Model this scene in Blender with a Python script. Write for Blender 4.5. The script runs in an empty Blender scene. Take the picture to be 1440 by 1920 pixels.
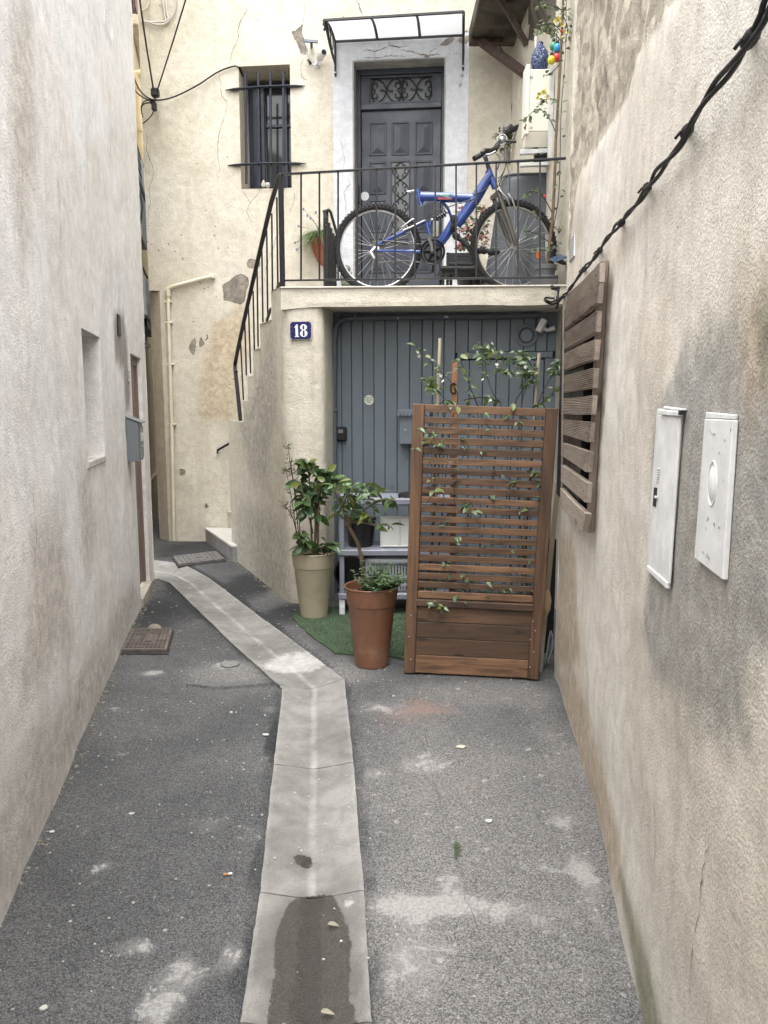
import bpy, bmesh, math, random
from mathutils import Vector, Matrix, noise
V = Vector
PI = math.pi
SC = bpy.context.scene
COL = SC.collection
R = random.Random(7)

# ------------------------------------------------------------------ camera, sky, sun, exposure
FPX, TILT, CAMZ = 1443.0, math.radians(7.8), 1.55
cam = bpy.data.cameras.new('camera')
cam.sensor_fit = 'VERTICAL'; cam.sensor_height = 24.0; cam.lens = 24.0 * FPX / 1920.0
cam.clip_start = 0.05; cam.clip_end = 400
camo = bpy.data.objects.new('camera', cam); COL.objects.link(camo)
camo.location = (0, 0, CAMZ); camo.rotation_euler = (PI / 2 - TILT, 0, 0)
SC.camera = camo

SUN_EL, SUN_ROT = 70, 180
w = bpy.data.worlds.new('World'); SC.world = w; w.use_nodes = True
wn = w.node_tree; bg = wn.nodes['Background']
sky = wn.nodes.new('ShaderNodeTexSky'); sky.sky_type = 'NISHITA'; sky.sun_disc = False
sky.sun_elevation = math.radians(SUN_EL); sky.sun_rotation = math.radians(SUN_ROT)
sky.air_density = 1.0; sky.dust_density = 4.0; sky.ozone_density = 1.0
hs = wn.nodes.new('ShaderNodeHueSaturation'); hs.inputs['Saturation'].default_value = 0.15
wn.links.new(sky.outputs[0], hs.inputs['Color']); wn.links.new(hs.outputs[0], bg.inputs['Color'])
bg.inputs['Strength'].default_value = 0.15
sun = bpy.data.lights.new('sun', 'SUN'); sun.energy = 1.0; sun.angle = math.radians(110); sun.color = (1, .975, .94)
so = bpy.data.objects.new('sun', sun); COL.objects.link(so)
_e, _a = math.radians(SUN_EL), math.radians(SUN_ROT)
_sd = V((math.sin(_a) * math.cos(_e), math.cos(_a) * math.cos(_e), math.sin(_e)))
so.rotation_euler = _sd.to_track_quat('Z', 'Y').to_euler(); so.location = _sd * 30
SC.view_settings.view_transform = 'Standard'; SC.view_settings.look = 'None'
SC.view_settings.gamma = 1; SC.view_settings.use_curve_mapping = False
SC.view_settings.exposure = 2.0
SC.render.engine = 'CYCLES'
SC.cycles.max_bounces = 8; SC.cycles.diffuse_bounces = 5; SC.cycles.glossy_bounces = 3
SC.cycles.transparent_max_bounces = 8; SC.cycles.use_denoising = True

# ------------------------------------------------------------------ pixel -> world (measuring tool)
def ray(x, y):
    a, b = x - 720.0, 960.0 - y
    s, c = math.sin(TILT), math.cos(TILT)
    return V((a, b * s + FPX * c, b * c - FPX * s))
EYE = V((0, 0, CAMZ))
def P(x, y, Y):
    d = ray(x, y); return EYE + d * (Y / d.y)
def G(x, y, z=0.0):
    d = ray(x, y); return EYE + d * ((z - CAMZ) / d.z)
def px_at(Y, z=CAMZ):            # metres per pixel at that depth
    return (Y * math.cos(TILT) - (z - CAMZ) * math.sin(TILT)) / FPX

class Path:
    """vertical surface over a polyline in plan; outward side faces the camera"""
    def __init__(s, pts, flip=None):
        s.p = [V((a, b)) for a, b in pts]
        s.s = [0.0]
        for i in range(1, len(s.p)): s.s.append(s.s[-1] + (s.p[i] - s.p[i-1]).length)
        m = len(s.p) // 2
        d = s.p[m] - s.p[m-1]; n = V((-d.y, d.x)); mid = (s.p[m] + s.p[m-1]) / 2
        s.sg = 1 if n.dot(-mid) > 0 else -1
        if flip: s.sg = flip
        s.L = s.s[-1]
        s.nv = []
        for i in range(len(s.p)):
            a = s.p[max(0, i-1)]; b = s.p[min(len(s.p)-1, i+1)]
            d = (b - a).normalized(); s.nv.append(V((-d.y, d.x)) * s.sg)
    def seg(s, u):
        i = 0
        while i < len(s.s) - 2 and u > s.s[i+1]: i += 1
        t = (u - s.s[i]) / (s.s[i+1] - s.s[i]); return i, t
    def pt(s, u, z, off=0.0):
        i, t = s.seg(u); a = s.p[i].lerp(s.p[i+1], t)
        n = s.nv[i].lerp(s.nv[i+1], min(1, max(0, t))).normalized()
        a = a + n * off; return V((a.x, a.y, z))
    def nrm(s, u):
        i, t = s.seg(u); n = s.nv[i].lerp(s.nv[i+1], min(1, max(0, t))).normalized(); return V((n.x, n.y, 0))
    def tan(s, u):
        i, t = s.seg(u); d = (s.p[i+1] - s.p[i]).normalized(); return V((d.x, d.y, 0))
    def hit(s, x, y, off=0.0):
        d = ray(x, y); best = None
        for i in range(len(s.p) - 1):
            a = s.p[i] + s.nv[i] * off; b = s.p[i+1] + s.nv[i+1] * off; e = b - a
            det = d.x * (-e.y) + e.x * d.y
            if abs(det) < 1e-9: continue
            t = (a.x * (-e.y) + e.x * a.y) / det
            u = (d.x * a.y - d.y * a.x) / det
            lo = -1e9 if i == 0 else -1e-6; hi = 1e9 if i == len(s.p) - 2 else 1 + 1e-6
            if t > 0 and lo <= u <= hi and (best is None or t < best[0] or not (0 <= best[2] <= 1)):
                best = (t, i, u)
                if 0 <= u <= 1: break
        t, i, u = best
        return s.s[i] + u * (s.s[i+1] - s.s[i]), CAMZ + d.z * t
    def P(s, x, y, off=0.0):
        u, z = s.hit(x, y, off); return s.pt(u, z, off)

def smooth_path(pts, n=6):
    out = []
    for i in range(len(pts) - 1):
        p0 = V(pts[max(0, i-1)]); p1 = V(pts[i]); p2 = V(pts[i+1]); p3 = V(pts[min(len(pts)-1, i+2)])
        for k in range(n):
            t = k / n
            out.append(0.5 * ((2*p1) + (p2-p0)*t + (2*p0-5*p1+4*p2-p3)*t*t + (3*p1-p0-3*p2+p3)*t**3))
    out.append(V(pts[-1]))
    return out

# ------------------------------------------------------------------ materials
def lin(c):
    return tuple(((v/255)/12.92 if v/255 <= .04045 else ((v/255+.055)/1.055)**2.4) for v in c)
def sc(c, k): return tuple(v * k for v in c)
def nd(nt, typ, ins=None, **props):
    n = nt.nodes.new('ShaderNode' + typ)
    for k, v in props.items(): setattr(n, k, v)
    for k, v in (ins or {}).items():
        s = n.inputs[k]
        if isinstance(v, bpy.types.NodeSocket): nt.links.new(v, s)
        else:
            if isinstance(v, tuple) and len(v) == 3 and s.type == 'RGBA': v = (*v, 1)
            s.default_value = v
    return n
def newmat(name):
    m = bpy.data.materials.new(name); m.use_nodes = True
    nt = m.node_tree; return m, nt, nt.nodes['Principled BSDF']
def objco(nt, scale=(1, 1, 1), rnd=False):
    t = nd(nt, 'TexCoord').outputs['Object']
    if rnd:
        oi = nd(nt, 'ObjectInfo').outputs['Random']
        k = nd(nt, 'Math', {0: oi, 1: 37.0}, operation='MULTIPLY').outputs[0]
        t = nd(nt, 'VectorMath', {0: t, 1: k}, operation='ADD').outputs[0]
    return nd(nt, 'VectorMath', {0: t, 1: scale}, operation='MULTIPLY').outputs[0]
def noi(nt, vec, scale, detail=4, rough=.55, dist=0):
    return nd(nt, 'TexNoise', {'Vector': vec, 'Scale': scale, 'Detail': detail, 'Roughness': rough, 'Distortion': dist}).outputs[0]
def ss(nt, x, a, b, lo=0.0, hi=1.0):
    return nd(nt, 'MapRange', {'Value': x, 'From Min': a, 'From Max': b, 'To Min': lo, 'To Max': hi}, interpolation_type='SMOOTHSTEP').outputs[0]
def mixc(nt, f, a, b, mode='MIX'):
    n = nd(nt, 'Mix', data_type='RGBA', blend_type=mode)
    for k, v in ((0, f), (6, a), (7, b)):
        s = n.inputs[k]
        if isinstance(v, bpy.types.NodeSocket): nt.links.new(v, s)
        else: s.default_value = (*v, 1) if isinstance(v, tuple) and len(v) == 3 else v
    return n.outputs[2]
def mth(nt, op, a, b=0.0, clamp=False):
    return nd(nt, 'Math', {0: a, 1: b}, operation=op, use_clamp=clamp).outputs[0]
def attr(nt, name): return nd(nt, 'Attribute', attribute_name=name).outputs['Fac']
def bump(nt, h, dist, strength=1.0, nrm=None):
    n = nd(nt, 'Bump', {'Height': h, 'Distance': dist, 'Strength': strength})
    if nrm is not None: nt.links.new(nrm, n.inputs['Normal'])
    return n.outputs[0]
def setb(nt, b, **kw):
    for k, v in kw.items():
        s = b.inputs[k.replace('_', ' ')]
        if isinstance(v, bpy.types.NodeSocket): nt.links.new(v, s)
        else: s.default_value = (*v, 1) if isinstance(v, tuple) and len(v) == 3 and s.type == 'RGBA' else v

def plain(name, col, rough=.6, metal=0.0, var=.25, vs=6.0, bmp=0.0, bs=60.0, rnd=.12, dirt=None, dirt_amt=.4):
    m, nt, b = newmat(name)
    co = objco(nt, rnd=True)
    n = noi(nt, co, vs, 5)
    k = ss(nt, n, .3, .7, 1 - var, 1 + var * .6)
    oi = nd(nt, 'ObjectInfo').outputs['Random']
    k2 = nd(nt, 'MapRange', {'Value': oi, 'To Min': 1 - rnd, 'To Max': 1 + rnd}).outputs[0]
    kk = mth(nt, 'MULTIPLY', k, k2)
    c = mixc(nt, 1.0, col, kk, 'MULTIPLY')
    if dirt:
        dn = ss(nt, noi(nt, co, vs * 2.3, 6, .65), .5, .72, 0, dirt_amt)
        c = mixc(nt, dn, c, dirt)
    r = ss(nt, noi(nt, co, vs * 3, 4), .3, .7, max(0, rough - .08), min(1, rough + .1))
    setb(nt, b, Base_Color=c, Roughness=r, Metallic=metal)
    if bmp: setb(nt, b, Normal=bump(nt, noi(nt, co, bs, 4), bmp))
    return m

def stucco(name, c1, c2, streak, samt, grain=90.0, gd=.004, marks=(), sx=9.0, blot=1.3, pits=0.0, gstr=1.0, gvar=.14):
    """lime render: mottled, run down with streaks, grainy; marks = (attribute, colour, softness, relief)"""
    m, nt, b = newmat(name)
    co = objco(nt)
    big = noi(nt, co, blot, 6, .6, .6)
    c = mixc(nt, ss(nt, big, .35, .68), c1, c2)
    st = noi(nt, objco(nt, (sx, sx, .55)), 1.0, 5, .6)
    st2 = noi(nt, objco(nt, (sx*3.2, sx*3.2, .9)), 1.0, 3, .6)
    sm = mth(nt, 'MULTIPLY', ss(nt, st, .45, .72), ss(nt, st2, .25, .7, .35, 1))
    sm = mth(nt, 'MULTIPLY', sm, samt)
    c = mixc(nt, sm, c, streak)
    mid = noi(nt, co, 14, 5, .65)
    fine = noi(nt, co, grain, 3, .6)
    h = mth(nt, 'ADD', mth(nt, 'ADD', fine, mth(nt, 'MULTIPLY', mid, .9)), mth(nt, 'MULTIPLY', noi(nt, co, 4.2, 5, .6, .8), 2.4))
    rel = None
    for (an, col, soft, relief) in marks:
        a = mth(nt, 'ADD', attr(nt, an), mth(nt, 'MULTIPLY', mth(nt, 'SUBTRACT', noi(nt, co, 9, 8, .7), .5), 1.1))
        k = ss(nt, a, -soft, soft)
        vc = nd(nt, 'TexVoronoi', {'Vector': co, 'Scale': 11.0}); cv = nd(nt, 'SeparateColor', {0: vc.outputs['Color']}).outputs[0]
        cc = mixc(nt, ss(nt, noi(nt, co, 22, 4), .35, .65), col, sc(col, .72))
        if relief: cc = mixc(nt, 1.0, cc, ss(nt, cv, 0, 1, .75, 1.2), 'MULTIPLY')
        mx = 1.0 if relief else .8
        c = mixc(nt, mth(nt, 'MULTIPLY', k, mx), c, cc)
        if relief:
            h = mth(nt, 'SUBTRACT', h, mth(nt, 'MULTIPLY', k, relief))
    g = ss(nt, fine, .25, .75, 1 - gvar, 1 + gvar * .7)
    c = mixc(nt, 1.0, c, mixc(nt, ss(nt, mid, .3, .7), (.88, .88, .88), (1.06, 1.06, 1.06)), 'MULTIPLY')
    c = mixc(nt, 1.0, c, g, 'MULTIPLY')
    if pits:
        vz = nd(nt, 'TexVoronoi', {'Vector': co, 'Scale': 13.0}).outputs['Distance']
        pk = mth(nt, 'MULTIPLY', ss(nt, vz, .16, .07), ss(nt, noi(nt, co, 3, 3), .55, .66, 0, pits))
        c = mixc(nt, pk, c, (.12, .11, .1))
        h = mth(nt, 'SUBTRACT', h, mth(nt, 'MULTIPLY', pk, 2.0))
    setb(nt, b, Base_Color=c, Roughness=.93, Normal=bump(nt, h, gd, gstr))
    b.inputs['Specular IOR Level'].default_value = .25
    return m

def wood(name, ca, cb, dark, axis, rough=.6, rnd=.25, grain=1.0, knots=True):
    m, nt, b = newmat(name)
    s = [38.0, 38.0, 38.0]; s['xyz'.index(axis)] = 1.8
    if axis == 'x': s[1] = 20
    co = objco(nt, tuple(s), rnd=True)
    g = noi(nt, co, grain, 6, .65, .8)
    c = mixc(nt, ss(nt, g, .33, .66), ca, cb)
    s2 = [v * .25 for v in s]; s2['xyz'.index(axis)] = 1.2
    g2 = noi(nt, objco(nt, tuple(s2), rnd=True), 1.0, 5, .6, 1.0)
    c = mixc(nt, ss(nt, g2, .5, .75, 0, .85), c, dark)
    hgt = g
    if knots:
        s3 = [9.0, 9.0, 9.0]; s3['xyz'.index(axis)] = 3.5
        vz = nd(nt, 'TexVoronoi', {'Vector': objco(nt, tuple(s3), rnd=True), 'Scale': 1.0}).outputs['Distance']
        c = mixc(nt, ss(nt, vz, .2, .08, 0, .8), c, sc(dark, .6))
    oi = nd(nt, 'ObjectInfo').outputs['Random']
    k2 = nd(nt, 'MapRange', {'Value': oi, 'To Min': 1 - rnd, 'To Max': 1 + rnd}).outputs[0]
    c = mixc(nt, 1.0, c, k2, 'MULTIPLY')
    setb(nt, b, Base_Color=c, Roughness=ss(nt, g, .2, .8, rough - .1, rough + .15), Normal=bump(nt, hgt, .0025))
    return m

def leafmat(name, col, col2, rough=.4, trans=.25):
    m, nt, b = newmat(name)
    oi = nd(nt, 'ObjectInfo').outputs['Random']
    co = objco(nt, rnd=True)
    k = mth(nt, 'ADD', mth(nt, 'MULTIPLY', oi, .7), mth(nt, 'MULTIPLY', noi(nt, co, 25, 3), .3))
    c = mixc(nt, ss(nt, k, .1, .9), col, col2)
    setb(nt, b, Base_Color=c, Roughness=rough)
    b.inputs['Specular IOR Level'].default_value = .5
    tr = nd(nt, 'BsdfTranslucent', {'Color': c})
    mx = nd(nt, 'MixShader', {0: trans, 1: b.outputs[0], 2: tr.outputs[0]})
    nt.links.new(mx.outputs[0], nt.nodes['Material Output'].inputs['Surface'])
    return m

# ------------------------------------------------------------------ object helpers
WL = {}
def tag(o, label=None, cat=None, group=None, kind=None):
    if label: o['label'] = label
    if cat: o['category'] = cat
    if group: o['group'] = group
    if kind: o['kind'] = kind
    return o
def thing(name, label, cat, loc, group=None, kind=None):
    o = bpy.data.objects.new(name, None); COL.objects.link(o)
    o.location = loc; o.empty_display_size = .1; WL[o] = V(loc)
    return tag(o, label, cat, group, kind)
def link_mesh(name, me, parent=None):
    o = bpy.data.objects.new(name, me); COL.objects.link(o)
    if parent is not None:
        o.parent = parent; o.location = -WL[parent]
    WL[o] = V((0, 0, 0))
    return o
def inst(name, me, M4, parent=None):
    """a piece placed by a matrix; pieces alike share their mesh"""
    o = bpy.data.objects.new(name, me); COL.objects.link(o)
    if parent is not None:
        o.parent = parent; M4 = Matrix.Translation(-WL[parent]) @ M4
    o.matrix_basis = M4
    return o
def frame(t, up=V((0, 0, 1))):
    t = t.normalized(); x = up.cross(t)
    if x.length < 1e-5: x = V((1, 0, 0)).cross(t)
    x.normalize(); y = t.cross(x); return x, y

class MB:
    def __init__(s): s.bm = bmesh.new(); s.mats = []; s.mi = 0
    def mat(s, m):
        if m not in s.mats: s.mats.append(m)
        s.mi = s.mats.index(m); return s
    def _f(s, vs):
        try:
            f = s.bm.faces.new(vs); f.material_index = s.mi; return f
        except ValueError: return None
    def obox(s, o, ax, ay, az, bev=0.0):
        o, ax, ay, az = V(o), V(ax), V(ay), V(az)
        if ax.cross(ay).dot(az) < 0: o = o + ax; ax = -ax
        vs = [s.bm.verts.new(o + ax*i + ay*j + az*k) for k in (0, 1) for j in (0, 1) for i in (0, 1)]
        fs = [s._f([vs[i] for i in q]) for q in ((0,2,3,1), (4,5,7,6), (0,1,5,4), (2,6,7,3), (0,4,6,2), (1,3,7,5))]
        if bev:
            es = list({e for f in fs for e in f.edges})
            r = bmesh.ops.bevel(s.bm, geom=es, offset=bev, segments=1, affect='EDGES', profile=.5)
            for f in r['faces']: f.material_index = s.mi
        return s
    def box(s, c, size, bev=0.0, ax=None):
        """ax: direction of the box's x axis in plan"""
        c = V(c); X = V(ax).normalized() if ax is not None else V((1, 0, 0))
        Z = V((0, 0, 1)); Y = Z.cross(X).normalized(); Z = X.cross(Y)
        X, Y, Z = X*size[0], Y*size[1], Z*size[2]
        return s.obox(c - (X+Y+Z)/2, X, Y, Z, bev)
    def hexa(s, p, bev=0.0):
        """8 corners: bottom loop of 4, top loop of 4"""
        vs = [s.bm.verts.new(V(q)) for q in p]
        fs = [s._f([vs[i] for i in q]) for q in ((3,2,1,0), (4,5,6,7), (0,1,5,4), (1,2,6,5), (2,3,7,6), (3,0,4,7))]
        fs = [f for f in fs if f]
        bmesh.ops.recalc_face_normals(s.bm, faces=fs)
        if bev:
            es = list({e for f in fs for e in f.edges})
            bmesh.ops.bevel(s.bm, geom=es, offset=bev, segments=1, affect='EDGES', profile=.5)
        return s
    def tube(s, pts, r, n=8, closed=False, cap=True, flat=None):
        pts = [V(p) for p in pts]; N = len(pts)
        rs = r if isinstance(r, (list, tuple)) else [r] * N
        rings = []; x = None
        for i in range(N):
            if closed: t = pts[(i+1) % N] - pts[i-1]
            else: t = pts[min(N-1, i+1)] - pts[max(0, i-1)]
            t.normalize()
            if x is None: x, y = frame(t, V((0, 0, 1)) if abs(t.z) < .95 else V((1, 0, 0)))
            else:
                x = (x - t * x.dot(t)).normalized(); y = t.cross(x)
            fx, fy = flat if flat else (1, 1)
            rings.append([s.bm.verts.new(pts[i] + (x*math.cos(a)*fx + y*math.sin(a)*fy) * rs[i]) for a in [2*PI*k/n for k in range(n)]])
        for i in range(N if closed else N-1):
            a, b = rings[i], rings[(i+1) % N]
            for k in range(n):
                f = s._f([a[k], a[(k+1) % n], b[(k+1) % n], b[k]])
                if f: f.smooth = True
        if cap and not closed:
            s._f(list(reversed(rings[0]))); s._f(rings[-1])
        return s
    def lathe(s, c, prof, n=24, M3=None, cap=True):
        c = V(c); M3 = M3 or Matrix.Identity(3); rings = []
        for r, z in prof:
            rings.append([s.bm.verts.new(c + M3 @ V((r*math.cos(2*PI*k/n), r*math.sin(2*PI*k/n), z))) for k in range(n)])
        for a, b in zip(rings, rings[1:]):
            for k in range(n): s._f([a[k], a[(k+1) % n], b[(k+1) % n], b[k]])
        if cap: s._f(list(reversed(rings[0]))); s._f(rings[-1])
        return s
    def disc(s, c, axis, r, h, n=20):
        """short cylinder from c along axis"""
        a = V(axis).normalized(); x, y = frame(a); M3 = Matrix((x, y, a)).transposed()
        return s.lathe(c, [(r, 0), (r, h)], n, M3)
    def ell(s, c, rad, n=10, m=7, M3=None):
        c = V(c); M3 = M3 or Matrix.Identity(3); rings = []
        top = s.bm.verts.new(c + M3 @ V((0, 0, rad[2]))); bot = s.bm.verts.new(c - M3 @ V((0, 0, rad[2])))
        for j in range(1, m):
            a = PI*j/m
            rings.append([s.bm.verts.new(c + M3 @ V((rad[0]*math.sin(a)*math.cos(2*PI*k/n), rad[1]*math.sin(a)*math.sin(2*PI*k/n), rad[2]*math.cos(a)))) for k in range(n)])
        for a, b in zip(rings, rings[1:]):
            for k in range(n): s._f([a[k], b[k], b[(k+1) % n], a[(k+1) % n]])
        for k in range(n):
            s._f([top, rings[0][k], rings[0][(k+1) % n]]); s._f([bot, rings[-1][(k+1) % n], rings[-1][k]])
        return s
    def prism(s, pts, vec):
        a = [s.bm.verts.new(V(p)) for p in pts]; b = [s.bm.verts.new(V(p) + V(vec)) for p in pts]
        fs = [s._f(list(reversed(a))), s._f(b)]
        for k in range(len(a)): fs.append(s._f([a[k], a[(k+1) % len(a)], b[(k+1) % len(a)], b[k]]))
        bmesh.ops.recalc_face_normals(s.bm, faces=[f for f in fs if f])
        return s
    def ribbon(s, pts, wids, nrm, thick=.0015):
        """thin raised ribbon lying on a surface of normal nrm"""
        pts = [V(p) for p in pts]; L, Rr = [], []
        for i, p in enumerate(pts):
            t = (pts[min(len(pts)-1, i+1)] - pts[max(0, i-1)]).normalized(); sd = t.cross(nrm).normalized() * wids[i] / 2
            L.append(s.bm.verts.new(p + sd + nrm*thick)); Rr.append(s.bm.verts.new(p - sd + nrm*thick))
        for i in range(len(pts)-1): s._f([Rr[i], Rr[i+1], L[i+1], L[i]])
        return s
    def build(s, name, mat=None, parent=None, smooth=None):
        me = bpy.data.meshes.new(name)
        if smooth is not None:
            for f in s.bm.faces: f.smooth = True
        bmesh.ops.triangulate(s.bm, faces=[f for f in s.bm.faces if len(f.verts) > 4])
        s.bm.to_mesh(me); s.bm.free()
        for m in (s.mats or [mat]): me.materials.append(m)
        if smooth is not None: me.set_sharp_from_angle(angle=math.radians(smooth))
        return link_mesh(name, me, parent)

def pydata(name, vs, fs, mat, parent=None, attrs=None, smooth=True):
    me = bpy.data.meshes.new(name); me.from_pydata(vs, [], fs); me.materials.append(mat)
    if smooth: me.polygons.foreach_set('use_smooth', [True] * len(me.polygons))
    for k, vals in (attrs or {}).items():
        a = me.attributes.new(k, 'FLOAT', 'POINT'); a.data.foreach_set('value', vals)
    me.update()
    return link_mesh(name, me, parent)

def sdpoly(x, y, poly):
    """signed distance to a polygon, positive inside"""
    d = 1e9; ins = False; n = len(poly)
    for i in range(n):
        ax, ay = poly[i]; bx, by = poly[(i+1) % n]
        ex, ey = bx-ax, by-ay; wx, wy = x-ax, y-ay
        t = max(0, min(1, (wx*ex + wy*ey) / (ex*ex + ey*ey + 1e-12)))
        dx, dy = wx-ex*t, wy-ey*t; d = min(d, dx*dx + dy*dy)
        if (ay > y) != (by > y) and x < (bx-ax)*(y-ay)/(by-ay) + ax: ins = not ins
    return math.sqrt(d) if ins else -math.sqrt(d)
class Marks:
    """union of polygons in surface coordinates -> soft field, -1 outside .. 1 inside"""
    def __init__(s, polys, scale=.06): 
        s.b = [(p, min(q[0] for q in p)-scale, max(q[0] for q in p)+scale, min(q[1] for q in p)-scale, max(q[1] for q in p)+scale) for p in polys]; s.k = scale
    def __call__(s, x, y):
        v = -1.0
        for p, a, b, c, d in s.b:
            if a <= x <= b and c <= y <= d: v = max(v, max(-1, min(1, sdpoly(x, y, p)/s.k)))
        return v

def wall(name, path, z0, z1, ds, dz, mat, root, holes=(), amp=.010, attrs=None, top=None, thick=.35, extra=None, s0=0.0, s1=None, back=True, hmat=None, flats=()):
    s1 = path.L if s1 is None else s1
    def lines(a, b, st, marks):
        n = max(1, round((b-a)/st)); L = [a + (b-a)*i/n for i in range(n+1)]
        for m in marks:
            if a < m < b:
                i = min(range(1, n), key=lambda q: abs(L[q]-m)); L[i] = m
        return sorted(L)
    us = lines(s0, s1, ds, [h[0] for h in holes] + [h[1] for h in holes] + [p for p in path.s if top and False])
    zs = lines(z0, z1, dz, [h[2] for h in holes] + [h[3] for h in holes])
    vs, fs, idx = [], [], {}
    at = {k: [] for k in (attrs or {})}
    for j, z in enumerate(zs):
        for i, u in enumerate(us):
            zz = z
            if top:
                zz = min(z, top(u))
            p = path.pt(u, zz)
            o = wall_off(p, amp)
            if extra: o += extra(u, zz, p)
            for h in holes:
                dx = max(h[0]-u, u-h[1], 0); dy = max(h[2]-zz, zz-h[3], 0)
                o *= min(1, math.hypot(dx, dy)/.08)
            for h in flats:
                o *= min(1, math.hypot(max(h[0]-u, u-h[1], 0), max(h[2]-zz, zz-h[3], 0))/.15)
            idx[i, j] = len(vs); q = p + path.nrm(u) * o; vs.append(tuple(q))
            for k, f in (attrs or {}).items(): at[k].append(f(u, zz))
    def hole(u, z):
        return any(h[0] < u < h[1] and h[2] < z < h[3] for h in holes)
    flip = path.sg < 0
    for j in range(len(zs)-1):
        for i in range(len(us)-1):
            um, zm = (us[i]+us[i+1])/2, (zs[j]+zs[j+1])/2
            if hole(um, zm) or (top and zs[j] >= max(top(us[i]), top(us[i+1]))): continue
            q = [idx[i,j], idx[i+1,j], idx[i+1,j+1], idx[i,j+1]]
            fs.append(q[::-1] if not flip else q)
    def add(pts):
        b = len(vs)
        for p in pts:
            vs.append(tuple(p))
            for k in at: at[k].append(-1.0)
        fs.append(list(range(b, b+len(pts))))
    for h in holes:
        a, b, c, d, dep = h[:5]
        n = 6
        for k in range(n):
            e, f = -dep*k/n, -dep*(k+1)/n
            add([path.pt(a, c, e), path.pt(a, d, e), path.pt(a, d, f), path.pt(a, c, f)])
            add([path.pt(b, d, e), path.pt(b, c, e), path.pt(b, c, f), path.pt(b, d, f)])
        add([path.pt(a, d, 0), path.pt(b, d, 0), path.pt(b, d, -dep), path.pt(a, d, -dep)])
        add([path.pt(b, c, 0), path.pt(a, c, 0), path.pt(a, c, -dep), path.pt(b, c, -dep)])
    if back:                                        # top, ends and back make it a solid wall
        st = sorted(set([us[0], us[-1]] + [u for u in path.s if us[0] < u < us[-1]]))
        tz = lambda u: top(u) if top else z1
        if not top:
            for a, b in zip(us, us[1:]):
                pass
            for a, b in zip(st, st[1:]):
                add([path.pt(a, z1, .002), path.pt(b, z1, .002), path.pt(b, z1, -thick), path.pt(a, z1, -thick)])
                add([path.pt(a, z0, -thick), path.pt(b, z0, -thick), path.pt(b, z1, -thick), path.pt(a, z1, -thick)])
        for u in (us[0], us[-1]):
            add([path.pt(u, z0, 0), path.pt(u, z0, -thick), path.pt(u, tz(u), -thick), path.pt(u, tz(u), 0)])
    return pydata(name, vs, fs, mat, root, at)

def wall_off(p, amp): return amp*noise.noise(p*1.1) + amp*.45*noise.noise(p*3.7) + amp*.16*noise.noise(p*10.5)
def text_mesh(body, size, extr=.0006, align='CENTER', spacing=1.0):
    c = bpy.data.curves.new('lettering', 'FONT'); c.body = body; c.size = size; c.extrude = extr
    c.align_x = align; c.align_y = 'CENTER'; c.space_line = spacing; c.resolution_u = 3
    o = bpy.data.objects.new('tmp', c); COL.objects.link(o)
    dg = bpy.context.evaluated_depsgraph_get()
    me = bpy.data.meshes.new_from_object(o.evaluated_get(dg))
    bpy.data.objects.remove(o); bpy.data.curves.remove(c)
    return me
def put_text(name, body, size, pos, xdir, ndir, mat, parent, **kw):
    me = text_mesh(body, size, **kw); me.materials.clear(); me.materials.append(mat)
    x = V(xdir).normalized(); n = V(ndir).normalized(); y = n.cross(x).normalized()
    M3 = Matrix((x, y, n)).transposed().to_4x4()
    return inst(name, me, Matrix.Translation(pos) @ M3, parent)

# leaves
def leaf_mesh(name, L, W, mat, fold=.25, droop=.25, seg=4, tip=1.0):
    vs, fs = [], []
    for i in range(seg+1):
        t = i/seg; wd = W/2 * (math.sin(PI*min(1, t**.8 * 1.0))**.75 if 0 < t < 1 else 0.0) * (1 if t < .6 else tip)
        y = L*t; z = -droop*L*t*t
        vs += [(-wd, y, z + fold*wd), (0, y, z), (wd, y, z + fold*wd)]
    for i in range(seg):
        a = i*3
        fs += [(a, a+1, a+4, a+3), (a+1, a+2, a+5, a+4)]
    me = bpy.data.meshes.new(name); me.from_pydata(vs, [], fs); me.materials.append(mat)
    me.polygons.foreach_set('use_smooth', [True]*len(me.polygons)); me.update()
    return me
def leaf_matrix(pos, d, up=V((0, 0, 1)), s=1.0, roll=0.0):
    y = V(d).normalized(); x = y.cross(up)
    if x.length < 1e-3: x = V((1, 0, 0))
    x.normalize(); z = x.cross(y)
    M3 = Matrix((x, y, z)).transposed() @ Matrix.Rotation(roll, 3, 'Y')
    return Matrix.Translation(pos) @ M3.to_4x4() @ Matrix.Scale(s, 4)
def rdir(zlo=-.4, zhi=.6):
    a = R.uniform(0, 2*PI); z = R.uniform(zlo, zhi); return V((math.cos(a), math.sin(a), z))
def along(pts, t):
    n = len(pts)-1; f = t*n; i = min(n-1, int(f)); return V(pts[i]).lerp(V(pts[i+1]), f-i)
def joined_leaves(items, meshes):
    """(mesh index, matrix) list -> vertices and faces of one part"""
    vs, fs = [], []
    for mi, M4 in items:
        me = meshes[mi]; b = len(vs)
        for v in me.vertices: vs.append(tuple(M4 @ v.co))
        for p in me.polygons: fs.append([b + q for q in p.vertices])
    return vs, fs
# ================================================================== STRUCTURE
def A(r, g, b, k=.85): return sc(lin((r, g, b)), k)
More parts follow.
